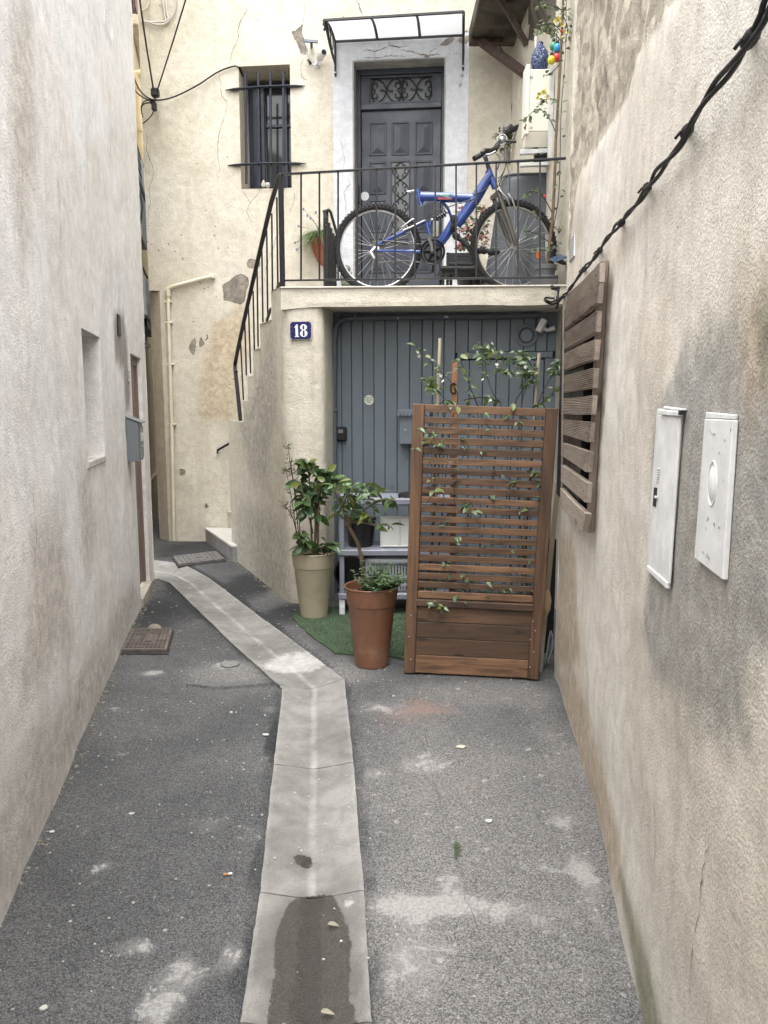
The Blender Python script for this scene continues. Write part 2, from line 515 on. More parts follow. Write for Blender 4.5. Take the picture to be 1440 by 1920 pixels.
# ---- plan
LEFT = Path(smooth_path([(-.50,-1.5), (-.74,0), (-.93,1.0), (-1.16,2.14), (-1.42,3.42), (-1.70,4.83), (-2.085,6.85)], 5))
RIGHT = Path(smooth_path([(.20,-1.5), (.42,0), (.656,1.76), (.757,2.35), (.863,3.1), (.955,3.95), (.985,4.28)], 5))
FAC = Path([(-2.5, 8.828), (1.45, 8.433)])
FRONT = Path([(-.754, 5.97), (1.30, 5.60)])
SIDE = Path([(-1.57, 7.83), (-.754, 5.97)])
RECESS = Path([(1.32, 4.27), (1.32, 8.6)])
GAR = Path([(-.62, 6.38), (1.34, 6.03)])
NEXT = Path([(-2.55, 7.6), (-4.7, 17.5)])
FN = FAC.nrm(1); FT = FAC.tan(1); UP = V((0, 0, 1))
def LZ(x): return 2.425 - .02 * (x + .75)          # landing floor height

# ---- materials of the setting
m_left = stucco('render_greige', A(241,240,239), A(233,228,223), A(204,196,188), .34, 120, .004,
                [('stain', A(216,208,199), .7, 0), ('soot', A(140,132,126), .6, 0)], 8, .9, gvar=.1)
m_right = stucco('render_rough', A(242,237,228), A(228,219,205), A(196,186,169), .42, 150, .0042,
                 [('stain', A(168,166,161), .3, 0), ('brown', A(212,194,172), .6, 0), ('moss', A(150,150,124), .8, 0), ('stone', A(206,196,180), .35, 1.0)], 7, 1.0, gvar=.17)
m_fac = stucco('render_cream', A(214,208,194), A(202,195,178), A(184,174,152), .45, 70, .004,
               [('warm', A(200,182,154), .45, 0), ('patch', A(150,143,132), .07, 3.0)], 6, 1.2, pits=.7, gvar=.08)
m_land = stucco('render_landing', A(216,210,195), A(205,198,182), A(182,173,157), .42, 85, .006,
                [('stain', A(198,192,181), .6, 0)], 9, 1.1, gvar=.07)
m_white = stucco('render_white', A(212,214,218), A(207,209,213), A(180,180,180), .35, 80, .003, [('patch', A(160,152,140), .07, 2.0)], 6, 1.4, gvar=.05)
m_side = stucco('render_next', A(214,200,160), A(196,182,146), A(160,146,118), .4, 80, .004, (), 6, 1.0)
m_tan = stucco('render_tan', A(204,186,156), A(190,172,144), A(160,144,120), .4, 80, .004, (), 6, 1.0)
m_crack = plain('crack', A(132,122,108), .95)

def asphalt_mat():
    m, nt, b = newmat('asphalt')
    co = objco(nt)
    big = noi(nt, co, 1.1, 6, .6, .5)
    c = mixc(nt, ss(nt, big, .35, .68), (.132, .134, .137), (.086, .089, .093))
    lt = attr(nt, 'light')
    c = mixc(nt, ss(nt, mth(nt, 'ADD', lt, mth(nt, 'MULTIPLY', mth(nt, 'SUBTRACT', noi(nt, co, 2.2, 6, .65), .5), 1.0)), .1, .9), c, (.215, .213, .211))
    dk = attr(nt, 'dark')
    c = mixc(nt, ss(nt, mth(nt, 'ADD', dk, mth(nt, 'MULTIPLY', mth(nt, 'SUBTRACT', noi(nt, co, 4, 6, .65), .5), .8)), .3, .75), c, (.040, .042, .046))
    # aggregate: stones of several greys
    vo = nd(nt, 'TexVoronoi', {'Vector': co, 'Scale': 240.0})
    col = nd(nt, 'SeparateColor', {0: vo.outputs['Color']}).outputs[0]
    c = mixc(nt, 1.0, c, mixc(nt, col, (.45, .45, .46), (1.65, 1.62, 1.58)), 'MULTIPLY')
    fine = noi(nt, co, 230, 3, .6)
    c = mixc(nt, 1.0, c, ss(nt, fine, .25, .75, .6, 1.35), 'MULTIPLY')
    # lime and plaster spilt on it
    wn_ = mth(nt, 'ADD', mth(nt, 'MULTIPLY', mth(nt, 'SUBTRACT', noi(nt, co, 7, 10, .72, .6), .52), 2.6), mth(nt, 'MULTIPLY', mth(nt, 'SUBTRACT', noi(nt, co, 95, 6, .85), .5), 4.0))
    wv = mth(nt, 'ADD', attr(nt, 'white'), wn_)
    isl = mth(nt, 'ADD', attr(nt, 'white'), mth(nt, 'MULTIPLY', mth(nt, 'SUBTRACT', noi(nt, co, 13, 10, .68, .7), .5), 3.4))
    k = mth(nt, 'MULTIPLY', ss(nt, isl, .60, 1.0, 0, .72), ss(nt, noi(nt, co, 80, 5, .85), .36, .60, .12, 1.0))
    dust = mth(nt, 'ADD', attr(nt, 'white'), mth(nt, 'MULTIPLY', mth(nt, 'SUBTRACT', noi(nt, co, 4, 9, .72, .5), .5), 2.6))
    c = mixc(nt, ss(nt, dust, .2, 1.4, 0, .6), c, (.40, .39, .38))
    c = mixc(nt, k, c, (.55, .54, .52))
    fl = mth(nt, 'MULTIPLY', ss(nt, noi(nt, co, 16, 5, .6), .63, .69), ss(nt, mth(nt, 'ADD', lt, attr(nt, 'white')), .25, .9, .08, .75))
    c = mixc(nt, fl, c, (.50, .48, .45))
    pk = ss(nt, mth(nt, 'ADD', attr(nt, 'pink'), mth(nt, 'MULTIPLY', wn_, .7)), .25, 1.0, 0, .6)
    c = mixc(nt, pk, c, (.36, .24, .19))
    # stray pale chips
    v2 = nd(nt, 'TexVoronoi', {'Vector': co, 'Scale': 26.0})
    rr = nd(nt, 'SeparateColor', {0: v2.outputs['Color']})
    rad = nd(nt, 'MapRange', {'Value': rr.outputs[0], 'From Min': .55, 'From Max': 1.0, 'To Min': 0.0, 'To Max': .16}).outputs[0]
    ch = mth(nt, 'LESS_THAN', v2.outputs['Distance'], rad)
    ch = mth(nt, 'MULTIPLY', ch, ss(nt, noi(nt, co, 1.8, 3), .38, .6, .25, .9))
    c = mixc(nt, ch, c, (.46, .45, .42))
    h = mth(nt, 'ADD', mth(nt, 'MULTIPLY', vo.outputs['Distance'], -1.0), mth(nt, 'MULTIPLY', fine, .8))
    h = mth(nt, 'ADD', h, mth(nt, 'MULTIPLY', noi(nt, co, 18, 4), 1.5))
    setb(nt, b, Base_Color=c, Roughness=ss(nt, noi(nt, co, 3, 4), .3, .7, .78, .95), Normal=bump(nt, h, .006))
    b.inputs['Specular IOR Level'].default_value = .35
    return m
m_asph = asphalt_mat()

def slab_mat():
    m, nt, b = newmat('channel_concrete')
    co = objco(nt)
    c = mixc(nt, ss(nt, noi(nt, co, 2.0, 7, .62, .4), .33, .68), (.250, .244, .230), (.165, .160, .150))
    oi = nd(nt, 'ObjectInfo').outputs['Random']
    c = mixc(nt, 1.0, c, nd(nt, 'MapRange', {'Value': oi, 'To Min': .9, 'To Max': 1.08}).outputs[0], 'MULTIPLY')
    ac = attr(nt, 'across')
    li = mth(nt, 'ABSOLUTE', mth(nt, 'ADD', ac, mth(nt, 'MULTIPLY', mth(nt, 'SUBTRACT', noi(nt, co, 5, 4), .5), .12)))
    c = mixc(nt, mth(nt, 'MULTIPLY', ss(nt, li, .14, .015), ss(nt, noi(nt, co, 3, 5), .3, .65, .05, .55)), c, (.44, .43, .41))
    c = mixc(nt, mth(nt, 'MULTIPLY', ss(nt, mth(nt, 'ABSOLUTE', ac), .86, 1.0), .35), c, (.34, .33, .31))
    pw = mth(nt, 'ADD', attr(nt, 'white'), mth(nt, 'MULTIPLY', mth(nt, 'SUBTRACT', noi(nt, co, 30, 8, .75), .5), 1.8))
    c = mixc(nt, ss(nt, pw, .35, .9, 0, .7), c, (.52, .51, .49))
    c = mixc(nt, 1.0, c, ss(nt, noi(nt, co, 9, 8, .7, .5), .3, .7, .78, 1.14), 'MULTIPLY')
    sp = ss(nt, noi(nt, co, 55, 6, .7), .60, .72, 0, .5)
    c = mixc(nt, sp, c, (.12, .115, .11))
    fine = noi(nt, co, 210, 3, .6)
    c = mixc(nt, 1.0, c, ss(nt, fine, .25, .75, .84, 1.12), 'MULTIPLY')
    wt = mth(nt, 'ADD', attr(nt, 'wet'), mth(nt, 'MULTIPLY', mth(nt, 'SUBTRACT', noi(nt, co, 34, 6, .75), .5), 1.0))
    k = ss(nt, wt, -.05, .05)
    v2 = nd(nt, 'TexVoronoi', {'Vector': co, 'Scale': 120.0})
    wc = mixc(nt, ss(nt, v2.outputs['Distance'], .2, .6), (.078, .070, .060), (.048, .043, .037))
    pud = ss(nt, mth(nt, 'ADD', mth(nt, 'ABSOLUTE', ac), mth(nt, 'MULTIPLY', mth(nt, 'SUBTRACT', noi(nt, co, 9, 4), .5), .3)), .30, .12)
    wc = mixc(nt, mth(nt, 'MULTIPLY', pud, .6), wc, (.03, .027, .024))
    c = mixc(nt, ss(nt, wt, -.95, .0, 0, .38), c, (.09, .082, .072))
    c = mixc(nt, k, c, wc)
    rg = mixc(nt, k, (.9, .9, .9), mixc(nt, pud, (.38, .38, .38), (.16, .16, .16)))
    h = mth(nt, 'ADD', fine, noi(nt, co, 24, 4))
    setb(nt, b, Base_Color=c, Roughness=nd(nt, 'SeparateColor', {0: rg}).outputs[0], Normal=bump(nt, h, .003))
    return m
m_slab = slab_mat()

# ---- drain channel: rows of (left, right) pixel pairs where its slabs end
CH = [((450,1920),(697,1920)), ((487,1675),(682,1672)), ((513,1434),(663,1431)), ((536,1289),(640,1271)),
      ((437,1208),(548,1201)), ((366,1139),(470,1143)), ((318,1092),(392,1084)), ((301,1087),(343,1057)), ((268,1080),(276,1049))]
CL = [G(*a) for a, b in CH]; CR = [G(*b) for a, b in CH]
def ext(P0, P1, Y): t = (Y - P0.y) / (P1.y - P0.y); return P0.lerp(P1, t)
CL = [ext(CL[0], CL[1], .9)] + CL; CR = [ext(CR[0], CR[1], .9)] + CR
CL = [ext(CL[0], CL[1], -1.6)] + CL; CR = [ext(CR[0], CR[1], -1.6)] + CR
CL[4+1] = G(530,1291); CR[4+1] = G(646,1274)
chan_poly = [(p.x, p.y) for p in CL] + [(p.x, p.y) for p in reversed(CR)]
wetpx = [(567,1671),(547,1682),(531,1700),(527,1725),(517,1750),(512,1800),(515,1825),(505,1865),(498,1920),(480,2150),(670,2150),(672,1920),(655,1860),(656,1825),(654,1795),(659,1770),(652,1735),(637,1695),(622,1672),(595,1668)]
wet2 = [(549,1598),(560,1593),(580,1595),(587,1603),(584,1614),(567,1618),(553,1611)]
WET = Marks([[tuple(G(*q).xy) for q in wetpx], [tuple(G(*q).xy) for q in wet2]], .05)
def gauss_field(blobs):
    L = []
    for x, y, rx, ry, st in blobs:
        c = G(x, y); r1 = max(.02, rx * (G(x+1, y) - c).length); r2 = max(.02, (G(x, y-ry) - G(x, y+ry)).length / 2)
        L.append((c.x, c.y, r1, r2, st))
    def f(x, y):
        v = 0.0
        for cx, cy, a, b, st in L:
            q = ((x-cx)/a)**2 + ((y-cy)/b)**2
            if q < 6: v += st * math.exp(-q)
        return v
    return f
WHITE = gauss_field([(800,1432,50,28,.95),(700,1450,30,12,.7),(960,1430,70,18,.55),(1060,1540,45,24,.75),(1095,1640,45,30,.8),(845,1655,28,30,.95),
    (760,1695,70,26,1.05),(860,1700,90,22,.95),(770,1800,80,90,.7),(1000,1720,120,34,.6),(1100,1440,24,60,.5),(1120,1700,20,180,.55),(720,1330,60,14,.75),
    (690,1380,20,10,.6),(920,1560,60,20,.35),(780,1560,14,30,.55),(1000,1620,60,20,.5),(1110,1850,40,60,.5),(900,1850,90,50,.4),(1040,1380,40,30,.5),
    (258,1775,44,20,1.0),(340,1825,44,34,1.05),(300,1890,50,40,1.0),(432,1800,22,34,.95),(190,1628,22,14,.95),(385,1545,60,18,.6),(470,1560,30,22,.6),
    (425,1247,26,7,1.3),(285,1262,22,6,1.1),(155,1870,12,8,1.1),(215,1330,16,5,.9),(230,1415,20,10,.6),(260,1180,30,10,.3),(505,1330,20,8,.6),(1010,1300,30,8,.5),(940,1310,50,8,.45)])
PINK = gauss_field([(790,1330,60,22,.9),(880,1470,50,30,.35),(720,1350,40,16,.4)])
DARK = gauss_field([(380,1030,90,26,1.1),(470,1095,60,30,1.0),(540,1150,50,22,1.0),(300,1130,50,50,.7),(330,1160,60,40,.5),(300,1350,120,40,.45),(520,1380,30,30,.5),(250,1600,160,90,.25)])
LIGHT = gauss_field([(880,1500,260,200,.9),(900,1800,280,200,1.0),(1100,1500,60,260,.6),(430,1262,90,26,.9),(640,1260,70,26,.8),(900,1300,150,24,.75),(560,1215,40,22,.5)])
def lines(dense, outer): return sorted(set([round(v, 4) for v in dense + outer]))
def rng(a, b, st): n = round((b-a)/st); return [a + (b-a)*i/n for i in range(n+1)]
GX = lines(rng(-2.7, 1.5, .03), [-120,-60,-30,-15,-8,-5,-3.4,2,3,5,10,20,60,120])
GY = lines(rng(.9, 9.3, .03), [-120,-60,-30,-12,-6,-4,-3,-2,-1.2,-.5,.2,.6,9.8,10.5,11.5,13,15,18,25,40,70,120])
vs, fs, at = [], [], {'white': [], 'pink': [], 'dark': [], 'light': []}
for y in GY:
    for x in GX:
        n = .006*noise.noise(V((x*1.3, y*1.3, 0))) + .003*noise.noise(V((x*6, y*6, 3)))
        if abs(x) > 20 or abs(y) > 20: n = 0
        z = n
        if -3.5 < x < 1.0 and -1.7 < y < 8:
            d = sdpoly(x, y, chan_poly)
            if d > -.03: z = n*0 + (-.075 if d > .03 else -.004 - .071*max(0, (d+.0)/.03))
        vs.append((x, y, z)); inn = .8 < y < 9.4
        at['white'].append(WHITE(x, y) if inn else 0); at['pink'].append(PINK(x, y) if inn else 0)
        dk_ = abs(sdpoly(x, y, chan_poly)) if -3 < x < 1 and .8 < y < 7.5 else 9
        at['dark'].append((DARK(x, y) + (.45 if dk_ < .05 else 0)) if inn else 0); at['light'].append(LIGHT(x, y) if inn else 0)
nx = len(GX)
for j in range(len(GY)-1):
    for i in range(nx-1): fs.append((j*nx+i, j*nx+i+1, (j+1)*nx+i+1, (j+1)*nx+i))
tag(pydata('ground', vs, fs, m_asph, None, at), kind='structure')

chan = thing('drain_channel', None, None, G(590,1300), kind='structure')
WCH = gauss_field([(545,1235,50,16,1.2),(520,1250,30,10,.8),(590,1245,30,10,.8),(470,1200,40,12,.4),(655,1690,14,10,.9),(560,1350,20,60,.3)])
def chpt(i, t, k):
    l = CL[i].lerp(CL[i+1], t); r = CR[i].lerp(CR[i+1], t); return l.lerp(r, k)
NA = 24
for i in range(len(CL)-1):
    if i == 0: continue
    ln = ((CL[i]-CL[i+1]).length + (CR[i]-CR[i+1]).length)/2
    n = max(6, int(ln/.025)); vs, fs = [], []; ax, we, wh = [], [], []
    g = min(.4, .003/ln); ph = R.random()*9
    for a in range(n+1):
        t = g + (1-2*g)*a/n
        for b in range(NA+1):
            k = b/NA; p = chpt(i, t, k); q = 2*k-1
            wv = .004*noise.noise(V((p.x*3, p.y*3, 7)))
            jit = .004*noise.noise(V((p.x*14, ph, p.y*14))) if a in (0, n) else 0
            p = p + (CR[i]-CL[i]).normalized()*((.0025*noise.noise(V((p.x*7, p.y*7, 2)))+.003*noise.noise(V((p.x*40, p.y*40, 2))))*(1 if abs(q) > .99 else 0))
            z = .006 - .028*(1-abs(q)**1.3) + wv
            if abs(q) > .97: z -= .004
            vs.append((p.x, p.y + jit, z)); ax.append(q); we.append(WET(p.x, p.y)); wh.append(WCH(p.x, p.y))
    W = NA+1
    for a in range(n):
        for b in range(NA): fs.append((a*W+b, a*W+b+1, (a+1)*W+b+1, (a+1)*W+b))
    loop = [b for b in range(W)] + [a*W+NA for a in range(1, n+1)] + [n*W+b for b in range(NA-1, -1, -1)] + [a*W for a in range(n-1, 0, -1)]
    base = len(vs)
    for q in loop:
        v = vs[q]; vs.append((v[0], v[1], -.12)); ax.append(ax[q]); we.append(-1); wh.append(0)
    for k in range(len(loop)):
        k2 = (k+1) % len(loop); fs.append((loop[k2], loop[k], base+k, base+k2))
    pydata('slab', vs, fs, m_slab, chan, {'across': ax, 'wet': we, 'white': wh}, smooth=False)

# ---- left house
LH = thing('greige_house', 'greige rendered house along the left of the alley with a deep window niche', 'house', (-1.5, 3.5, 0))
def spx(path, pts): return [path.hit(x, y) for x, y in pts]
a0 = LEFT.hit(152, 612); a1 = LEFT.hit(165, 868); b0 = LEFT.hit(187, 629); b1 = LEFT.hit(198, 864)
NI = (a0[0], (b0[0]+b1[0])/2, a1[1], a0[1], .42)
d0 = LEFT.hit(244, 662); d1 = LEFT.hit(264, 671); d2 = LEFT.hit(281, 1094)
DO = (d0[0], (d1[0]+d2[0])/2, .06, d0[1], .062)
lm = Marks([spx(LEFT, q) for q in ([(-60,1900),(0,1735),(150,1388),(230,1212),(262,1130),(250,1090),(190,1190),(120,1320),(60,1370),(20,1480),(-60,1560)], [(60,1000),(120,980),(135,1200),(80,1260),(40,1300)],
     [(20,0),(60,0),(70,300),(40,520),(20,300)], [(150,880),(170,880),(180,1010),(165,1080),(150,1000)])], .16)
lsoot = Marks([spx(LEFT, q) for q in ([(212,590),(232,590),(238,640),(232,700),(216,680)], [(226,640),(238,640),(244,760),(236,770)])], .12)
LTOP = lambda u: 3.0 if LEFT.pt(u, 0).y < 2.7 else 5.15  # near end, out of view, is cut low to let daylight in
_n0, _n1 = LEFT.hit(198, 42), LEFT.hit(211, 42)
NI2 = (_n0[0], _n1[0], _n0[1], 4.95, .35)
wall('wall', LEFT, -.15, 5.15, .045, .045, m_left, LH, [NI, DO, NI2], .016, {'stain': lm, 'soot': lsoot}, thick=.5, top=LTOP)
m_sillw = plain('sill_plaster', A(205,200,194), .85, bmp=.002)
# window inside the niche
mb = MB(); m_fr = plain('frame_grey', A(120,116,110), .6)
o = lambda u, z, f: LEFT.pt(u, z, f)
def lbox(mbb, path, u0, u1, z0, z1, f0, f1, bev=.003):
    p = lambda u, f, z: path.pt(u, z, f)
    mbb.hexa([p(u0,f0,z0), p(u1,f0,z0), p(u1,f1,z0), p(u0,f1,z0), p(u0,f0,z1), p(u1,f0,z1), p(u1,f1,z1), p(u0,f1,z1)], bev); return mbb
m_glass, _nt, _b = newmat('dark_glass'); setb(_nt, _b, Base_Color=(.02,.023,.027), Roughness=.08)
u0, u1, z0, z1 = NI[:4]
for q in ((u0,u0+.06,z0,z1), (u1-.06,u1,z0,z1), (u0+.06,u1-.06,z0,z0+.06), (u0+.06,u1-.06,z1-.06,z1)): lbox(mb, LEFT, *q, -.41, -.35)
win = mb.build('window', m_fr, LH)
lbox(MB(), LEFT, NI2[0], NI2[1], NI2[2], NI2[3], -.35, -.32, 0).build('upper_window', m_glass, LH)
lbox(MB(), LEFT, u0+.06, u1-.06, z0+.06, z1-.06, -.39, -.38, 0).build('pane', m_glass, win)
lbox(MB(), LEFT, u0-.01, u1+.01, z0-.03, z0+.004, -.30, .003).build('window_sill', m_sillw, LH)
# door
m_dleft = wood('door_brown', A(130,112,100), A(112,94,84), A(90,74,66), 'z', .65, .05, knots=False)
u0, u1, z0, z1 = DO[:4]
mb = MB()
for q in ((u0,u0+.07,z0,z1), (u1-.07,u1,z0,z1), (u0+.07,u1-.07,z1-.07,z1)): lbox(mb, LEFT, *q, -.06, -.030)
mb.build('door_frame', m_dleft, LH)
dr = lbox(MB(), LEFT, u0+.075, u1-.075, z0+.03, z1-.075, -.06, -.046).build('door', m_dleft, LH)
for k in range(3):
    zz0 = z0+.15+k*.62; lbox(MB(), LEFT, u0+.17, u1-.17, zz0, zz0+.5, -.0455, -.038, .004).build('panel', m_dleft, dr)
lbox(MB(), LEFT, u0-.02, u1+.02, -.02, .07, -.06, .02, .006).build('threshold', plain('stone_sill', A(176,168,156), .85, bmp=.003), LH)

# ---- house across the end: facade, door, window
HA = thing('cream_house', 'peeling cream rendered house at the end of the alley with dark grey panelled door upstairs', 'house', (-.5, 8.62, 0))
def fz(x, y): return FAC.hit(x, y)
wa = fz(447,124); wb = fz(547,352)
WIN = (wa[0], wb[0], wb[1], (wa[1]+fz(547,121)[1])/2, .43)
da = fz(661,113); db = fz(836,108)
DOOR = (da[0], db[0], 2.41, (da[1]+db[1])/2, .22)
sc6 = lambda L: [(320+x/6, 480+y/6) for x, y in L]
fpatch = [sc6([(577,325),(640,295),(730,225),(800,205),(870,250),(880,300),(845,420),(830,525),(770,550),(700,520),(600,500),(590,400)]),
          sc6([(860,70),(890,30),(930,40),(1010,60),(1015,120),(935,130),(900,150),(870,130)]), sc6([(195,1030),(220,970),(270,920),(275,1020),(270,1110),(230,1110)]),
          sc6([(320,990),(330,900),(350,930),(375,960),(370,1030),(330,1020)]), sc6([(405,960),(400,930),(410,870),(430,900),(440,950)]),
          [(544,58),(557,58),(568,42),(566,65),(576,90),(572,103),(565,101),(556,80)], [(858,70),(876,54),(880,80),(874,88),(866,82)],
          [(336,878),(345,880),(348,890),(338,892)], [(386,944),(392,948),(390,956),(385,952)],
          [(944,235),(975,250),(985,300),(970,320),(945,300)], [(951,108),(962,112),(960,130),(952,125)],
          [(958,190),(975,180),(985,215),(975,245),(962,240)]]
fwarm = [sc6([(450,900),(470,760),(500,720),(600,720),(800,560),(870,1100),(740,1300),(740,1850),(500,1860),(350,1830),(330,1600),(350,1250),(400,1060)])]
fm = {'patch': Marks([spx(FAC, q) for q in fpatch], .05), 'warm': Marks([spx(FAC, q) for q in fwarm], .2)}
FACU = Path([(-2.62, 8.84), (-2.5, 8.828)])
wall('wall', FAC, -.15, 6.3, .035, .035, m_fac, HA, [DOOR, WIN], .010, fm, thick=.45)
wall('wall', FACU, 2.83, 6.3, .035, .035, m_fac, HA, (), .010, {'patch': lambda u, z: -1.0, 'warm': lambda u, z: -1.0}, thick=.4)
# cut corner below
CHM = Path([(-2.66, 9.0), (-2.5, 8.829)])
wall('corner_chamfer', CHM, -.15, 2.83, .05, .1, m_fac, HA, (), .006, {'patch': lambda u, z: -1.0, 'warm': lambda u, z: -1.0}, thick=.3)
wall('side_wall', Path([(-2.67, 12.5), (-2.64, 8.98)], flip=-1), -.15, 4.6, .3, .3, m_fac, HA, (), .0, {'patch': lambda u, z: -1.0, 'warm': lambda u, z: -1.0}, thick=.4)  # unseen wall kept low on purpose, to let daylight into the slit
# white door surround: plaster band
mb = MB(); su0 = fz(625,300)[0]; su1 = fz(877,300)[0]; st = fz(750,66)[1]
vsr = {'patch': Marks([spx(FAC, q) for q in ([(822,86),(838,74),(849,69),(848,80),(836,87)], [(851,74),(880,66),(878,84),(866,82)], [(862,139),(868,136),(870,146),(864,148)], [(861,157),(867,155),(866,164),(860,163)], [(792,103),(808,104),(806,109),(793,108)])], .035)}
FACW = Path([tuple(FAC.p[0] + FAC.nv[0]*.006), tuple(FAC.p[1] + FAC.nv[1]*.006)])
def band(u0, u1, z0, z1):
    return wall('door_surround', FACW, z0, z1, .03, .03, m_white, HA, (), .006, vsr, s0=u0, s1=u1, thick=.06)
band(su0, DOOR[0]-.001, 2.40, st); band(DOOR[1]+.001, su1, 2.40, st); band(DOOR[0]-.001, DOOR[1]+.001, DOOR[3]+.001, st)
# reveal lining of the doorway
m_rev = plain('reveal_grey', A(150,150,148), .85, bmp=.001)
mb = MB()
lbox(mb, FAC, DOOR[0]+.0, DOOR[0]+.014, 2.41, DOOR[3]-.012, -.2, .004, 0); lbox(mb, FAC, DOOR[1]-.014, DOOR[1], 2.41, DOOR[3]-.012, -.2, .004, 0)
lbox(mb, FAC, DOOR[0], DOOR[1], DOOR[3]-.012, DOOR[3], -.2, .003, 0); mb.build('door_reveal', m_rev, HA)
# cracks
def crack(path, px, w, off=.004, n=5, mat=m_crack, root=HA, amp=.010):
    off0 = .006 if off > .012 else 0.0; pts = []; out = []
    for x, y in px:
        u, z = path.hit(x, y); p = path.pt(u, z); pts.append(path.pt(u, z, wall_off(p, amp) + off0))
    for i in range(len(pts)-1):
        for k in range(n):
            p = pts[i].lerp(pts[i+1], k/n)
            out.append(p + path.tan(.1)*R.uniform(-1, 1)*.006 + UP*R.uniform(-1, 1)*.006)
    out.append(pts[-1]); N = len(out)
    ws = [w*(.35 + R.random()*.9)*min(1, 4*min(i+.5, N-i)/N) for i in range(N)]
    return MB().ribbon(out, ws, path.nrm(.1), .002).build('crack', mat, root)
c36 = lambda L: [(240+x/3.6, y/3.6) for x, y in L]
crack(FAC, c36([(820,0),(815,50),(770,120),(740,200),(745,260),(715,320),(690,390),(680,450)]), .007, .010)
crack(FAC, c36([(625,400),(615,480),(625,560),(630,640),(670,690),(660,760),(625,860),(605,980),(610,1080),(620,1150),(580,1205)]), .006, .010)
crack(FAC, c36([(105,840),(130,930),(125,1020),(165,1110),(175,1180),(140,1280),(155,1360),(140,1440),(135,1500)]), .007, .010)
crack(FAC, c36([(1190,0),(1188,120),(1180,150)]), .006, .010); crack(FAC, c36([(1190,380),(1170,440),(1170,520),(1210,545)]), .005, .010)
crack(FAC, c36([(770,1275),(825,1370),(880,1300)]), .006, .010); crack(FAC, c36([(825,1370),(800,1430),(835,1500)]), .005, .010)
crack(FAC, [(668,0),(674,12),(680,28)], .012, .010)
crack(FAC, [(530,420),(520,440),(510,470),(500,500),(495,530)], .006, .010); crack(FAC, [(556,330),(550,380),(542,400)], .005, .010)
c48 = lambda L: [(600+x/4.8, 60+y/4.8) for x, y in L]
wz = .016
crack(FAC, c48([(355,205),(430,160),(485,178),(560,160),(640,125),(720,140),(800,128)]), .009, wz)
crack(FAC, c48([(700,150),(780,175),(850,185),(920,205),(985,215),(1050,200),(1085,205)]), .013, wz); crack(FAC, c48([(985,215),(990,180),(1030,160),(1065,130)]), .008, wz)
crack(FAC, c48([(375,245),(430,230),(520,235),(640,215),(760,220),(850,210)]), .006, wz); crack(FAC, c48([(620,80),(622,110),(640,125)]), .005, wz)
crack(FAC, c48([(1165,120),(1165,215),(1200,195),(1280,200)]), .005, wz); crack(FAC, c48([(495,175),(495,260)]), .004, wz)
crack(FAC, [(652,333),(656,345),(645,360),(650,385),(648,410)], .006, wz); crack(FAC, [(636,258),(642,275),(646,300),(644,318)], .004, wz)

# ---- upstairs window
m_navy = plain('navy_paint', A(38,44,58), .35, var=.15)
m_grey = plain('door_grey', A(52,57,67), .42, var=.12, vs=2)
u0, u1, z0, z1 = WIN[:4]
mb = MB()
zt = z1 - .03
for q in ((u0,u0+.05,z0,zt), (u1-.04,u1,z0,zt), (u0+.05,u1-.04,zt-.05,zt), (u0+.05,u1-.04,z0,z0+.05)): lbox(mb, FAC, *q, -.425, -.36)
fr = mb.build('window', m_navy, HA)
um = u0 + .34*(u1-u0)
for a, b in ((u0+.055, u0+.14), (u0+.146, um)): lbox(MB(), FAC, a, b, z0+.05, zt-.05, -.36, -.325, .005).build('shutter_board', m_navy, fr)
lbox(MB(), FAC, um, u1-.04, z0+.05, zt-.05, -.41, -.40, 0).build('pane', m_glass, fr)
mb = MB(); zm = z0 + (zt-z0)*.63
lbox(mb, FAC, um, u1-.04, zm-.015, zm+.015, -.40, -.375); lbox(mb, FAC, u0+.75*(u1-u0)-.018, u0+.75*(u1-u0)+.018, z0+.05, zt-.05, -.40, -.37)
mb.build('glazing_bar', m_navy, fr)
# ---- panelled door
DP = lambda x, y, f=-.2: FAC.hit(x, y, f)
u0, u1 = DOOR[0]+.014, DOOR[1]-.014; zt = DOOR[3]-.012
f0 = -.215
mb = MB()
for q in ((u0,u0+.045,2.41,zt), (u1-.03,u1,2.41,zt), (u0+.045,u1-.03,zt-.055,zt)): lbox(mb, FAC, *q, -.26, -.185, .003)
zb = DP(750,205)[1]                                   # under the transom
lbox(mb, FAC, u0+.045, u1-.03, zb-.0, zb+.06, -.255, -.175, .006)
dfr = mb.build('door_frame', m_grey, HA)
# transom light with scrollwork
t0 = DP(692,193); t1 = DP(812,141)
mb = MB(); a, b, c, d = t0[0], t1[0], t0[1], t1[1]
for q in ((u0+.045,a,zb+.06,zt-.055), (b,u1-.03,zb+.06,zt-.055), (a,b,zb+.06,c), (a,b,d,zt-.055)): lbox(mb, FAC, *q, -.25, -.21, .003)
for q in ((a-.012,a+.006,c-.012,d+.012), (b-.006,b+.012,c-.012,d+.012), (a,b,c-.012,c+.006), (a,b,d-.006,d+.012)): lbox(mb, FAC, *q, -.212, -.198, .002)
tr = mb.build('transom', m_grey, HA)
m_tglass = plain('frosted_glass', A(92,94,96), .35, var=.1)
lbox(MB(), FAC, a, b, c, d, -.245, -.238, 0).build('pane', m_tglass, tr)
m_iron = plain('black_iron', A(30,31,36), .45, .3, var=.2, vs=20)
def scroll(c, r, a0, turns, sgn=1, n=18):
    return [(c[0] + sgn*r*(1-.62*k/n)*math.cos(a0+turns*2*PI*k/n), c[1] + r*(1-.62*k/n)*math.sin(a0+turns*2*PI*k/n)) for k in range(n+1)]
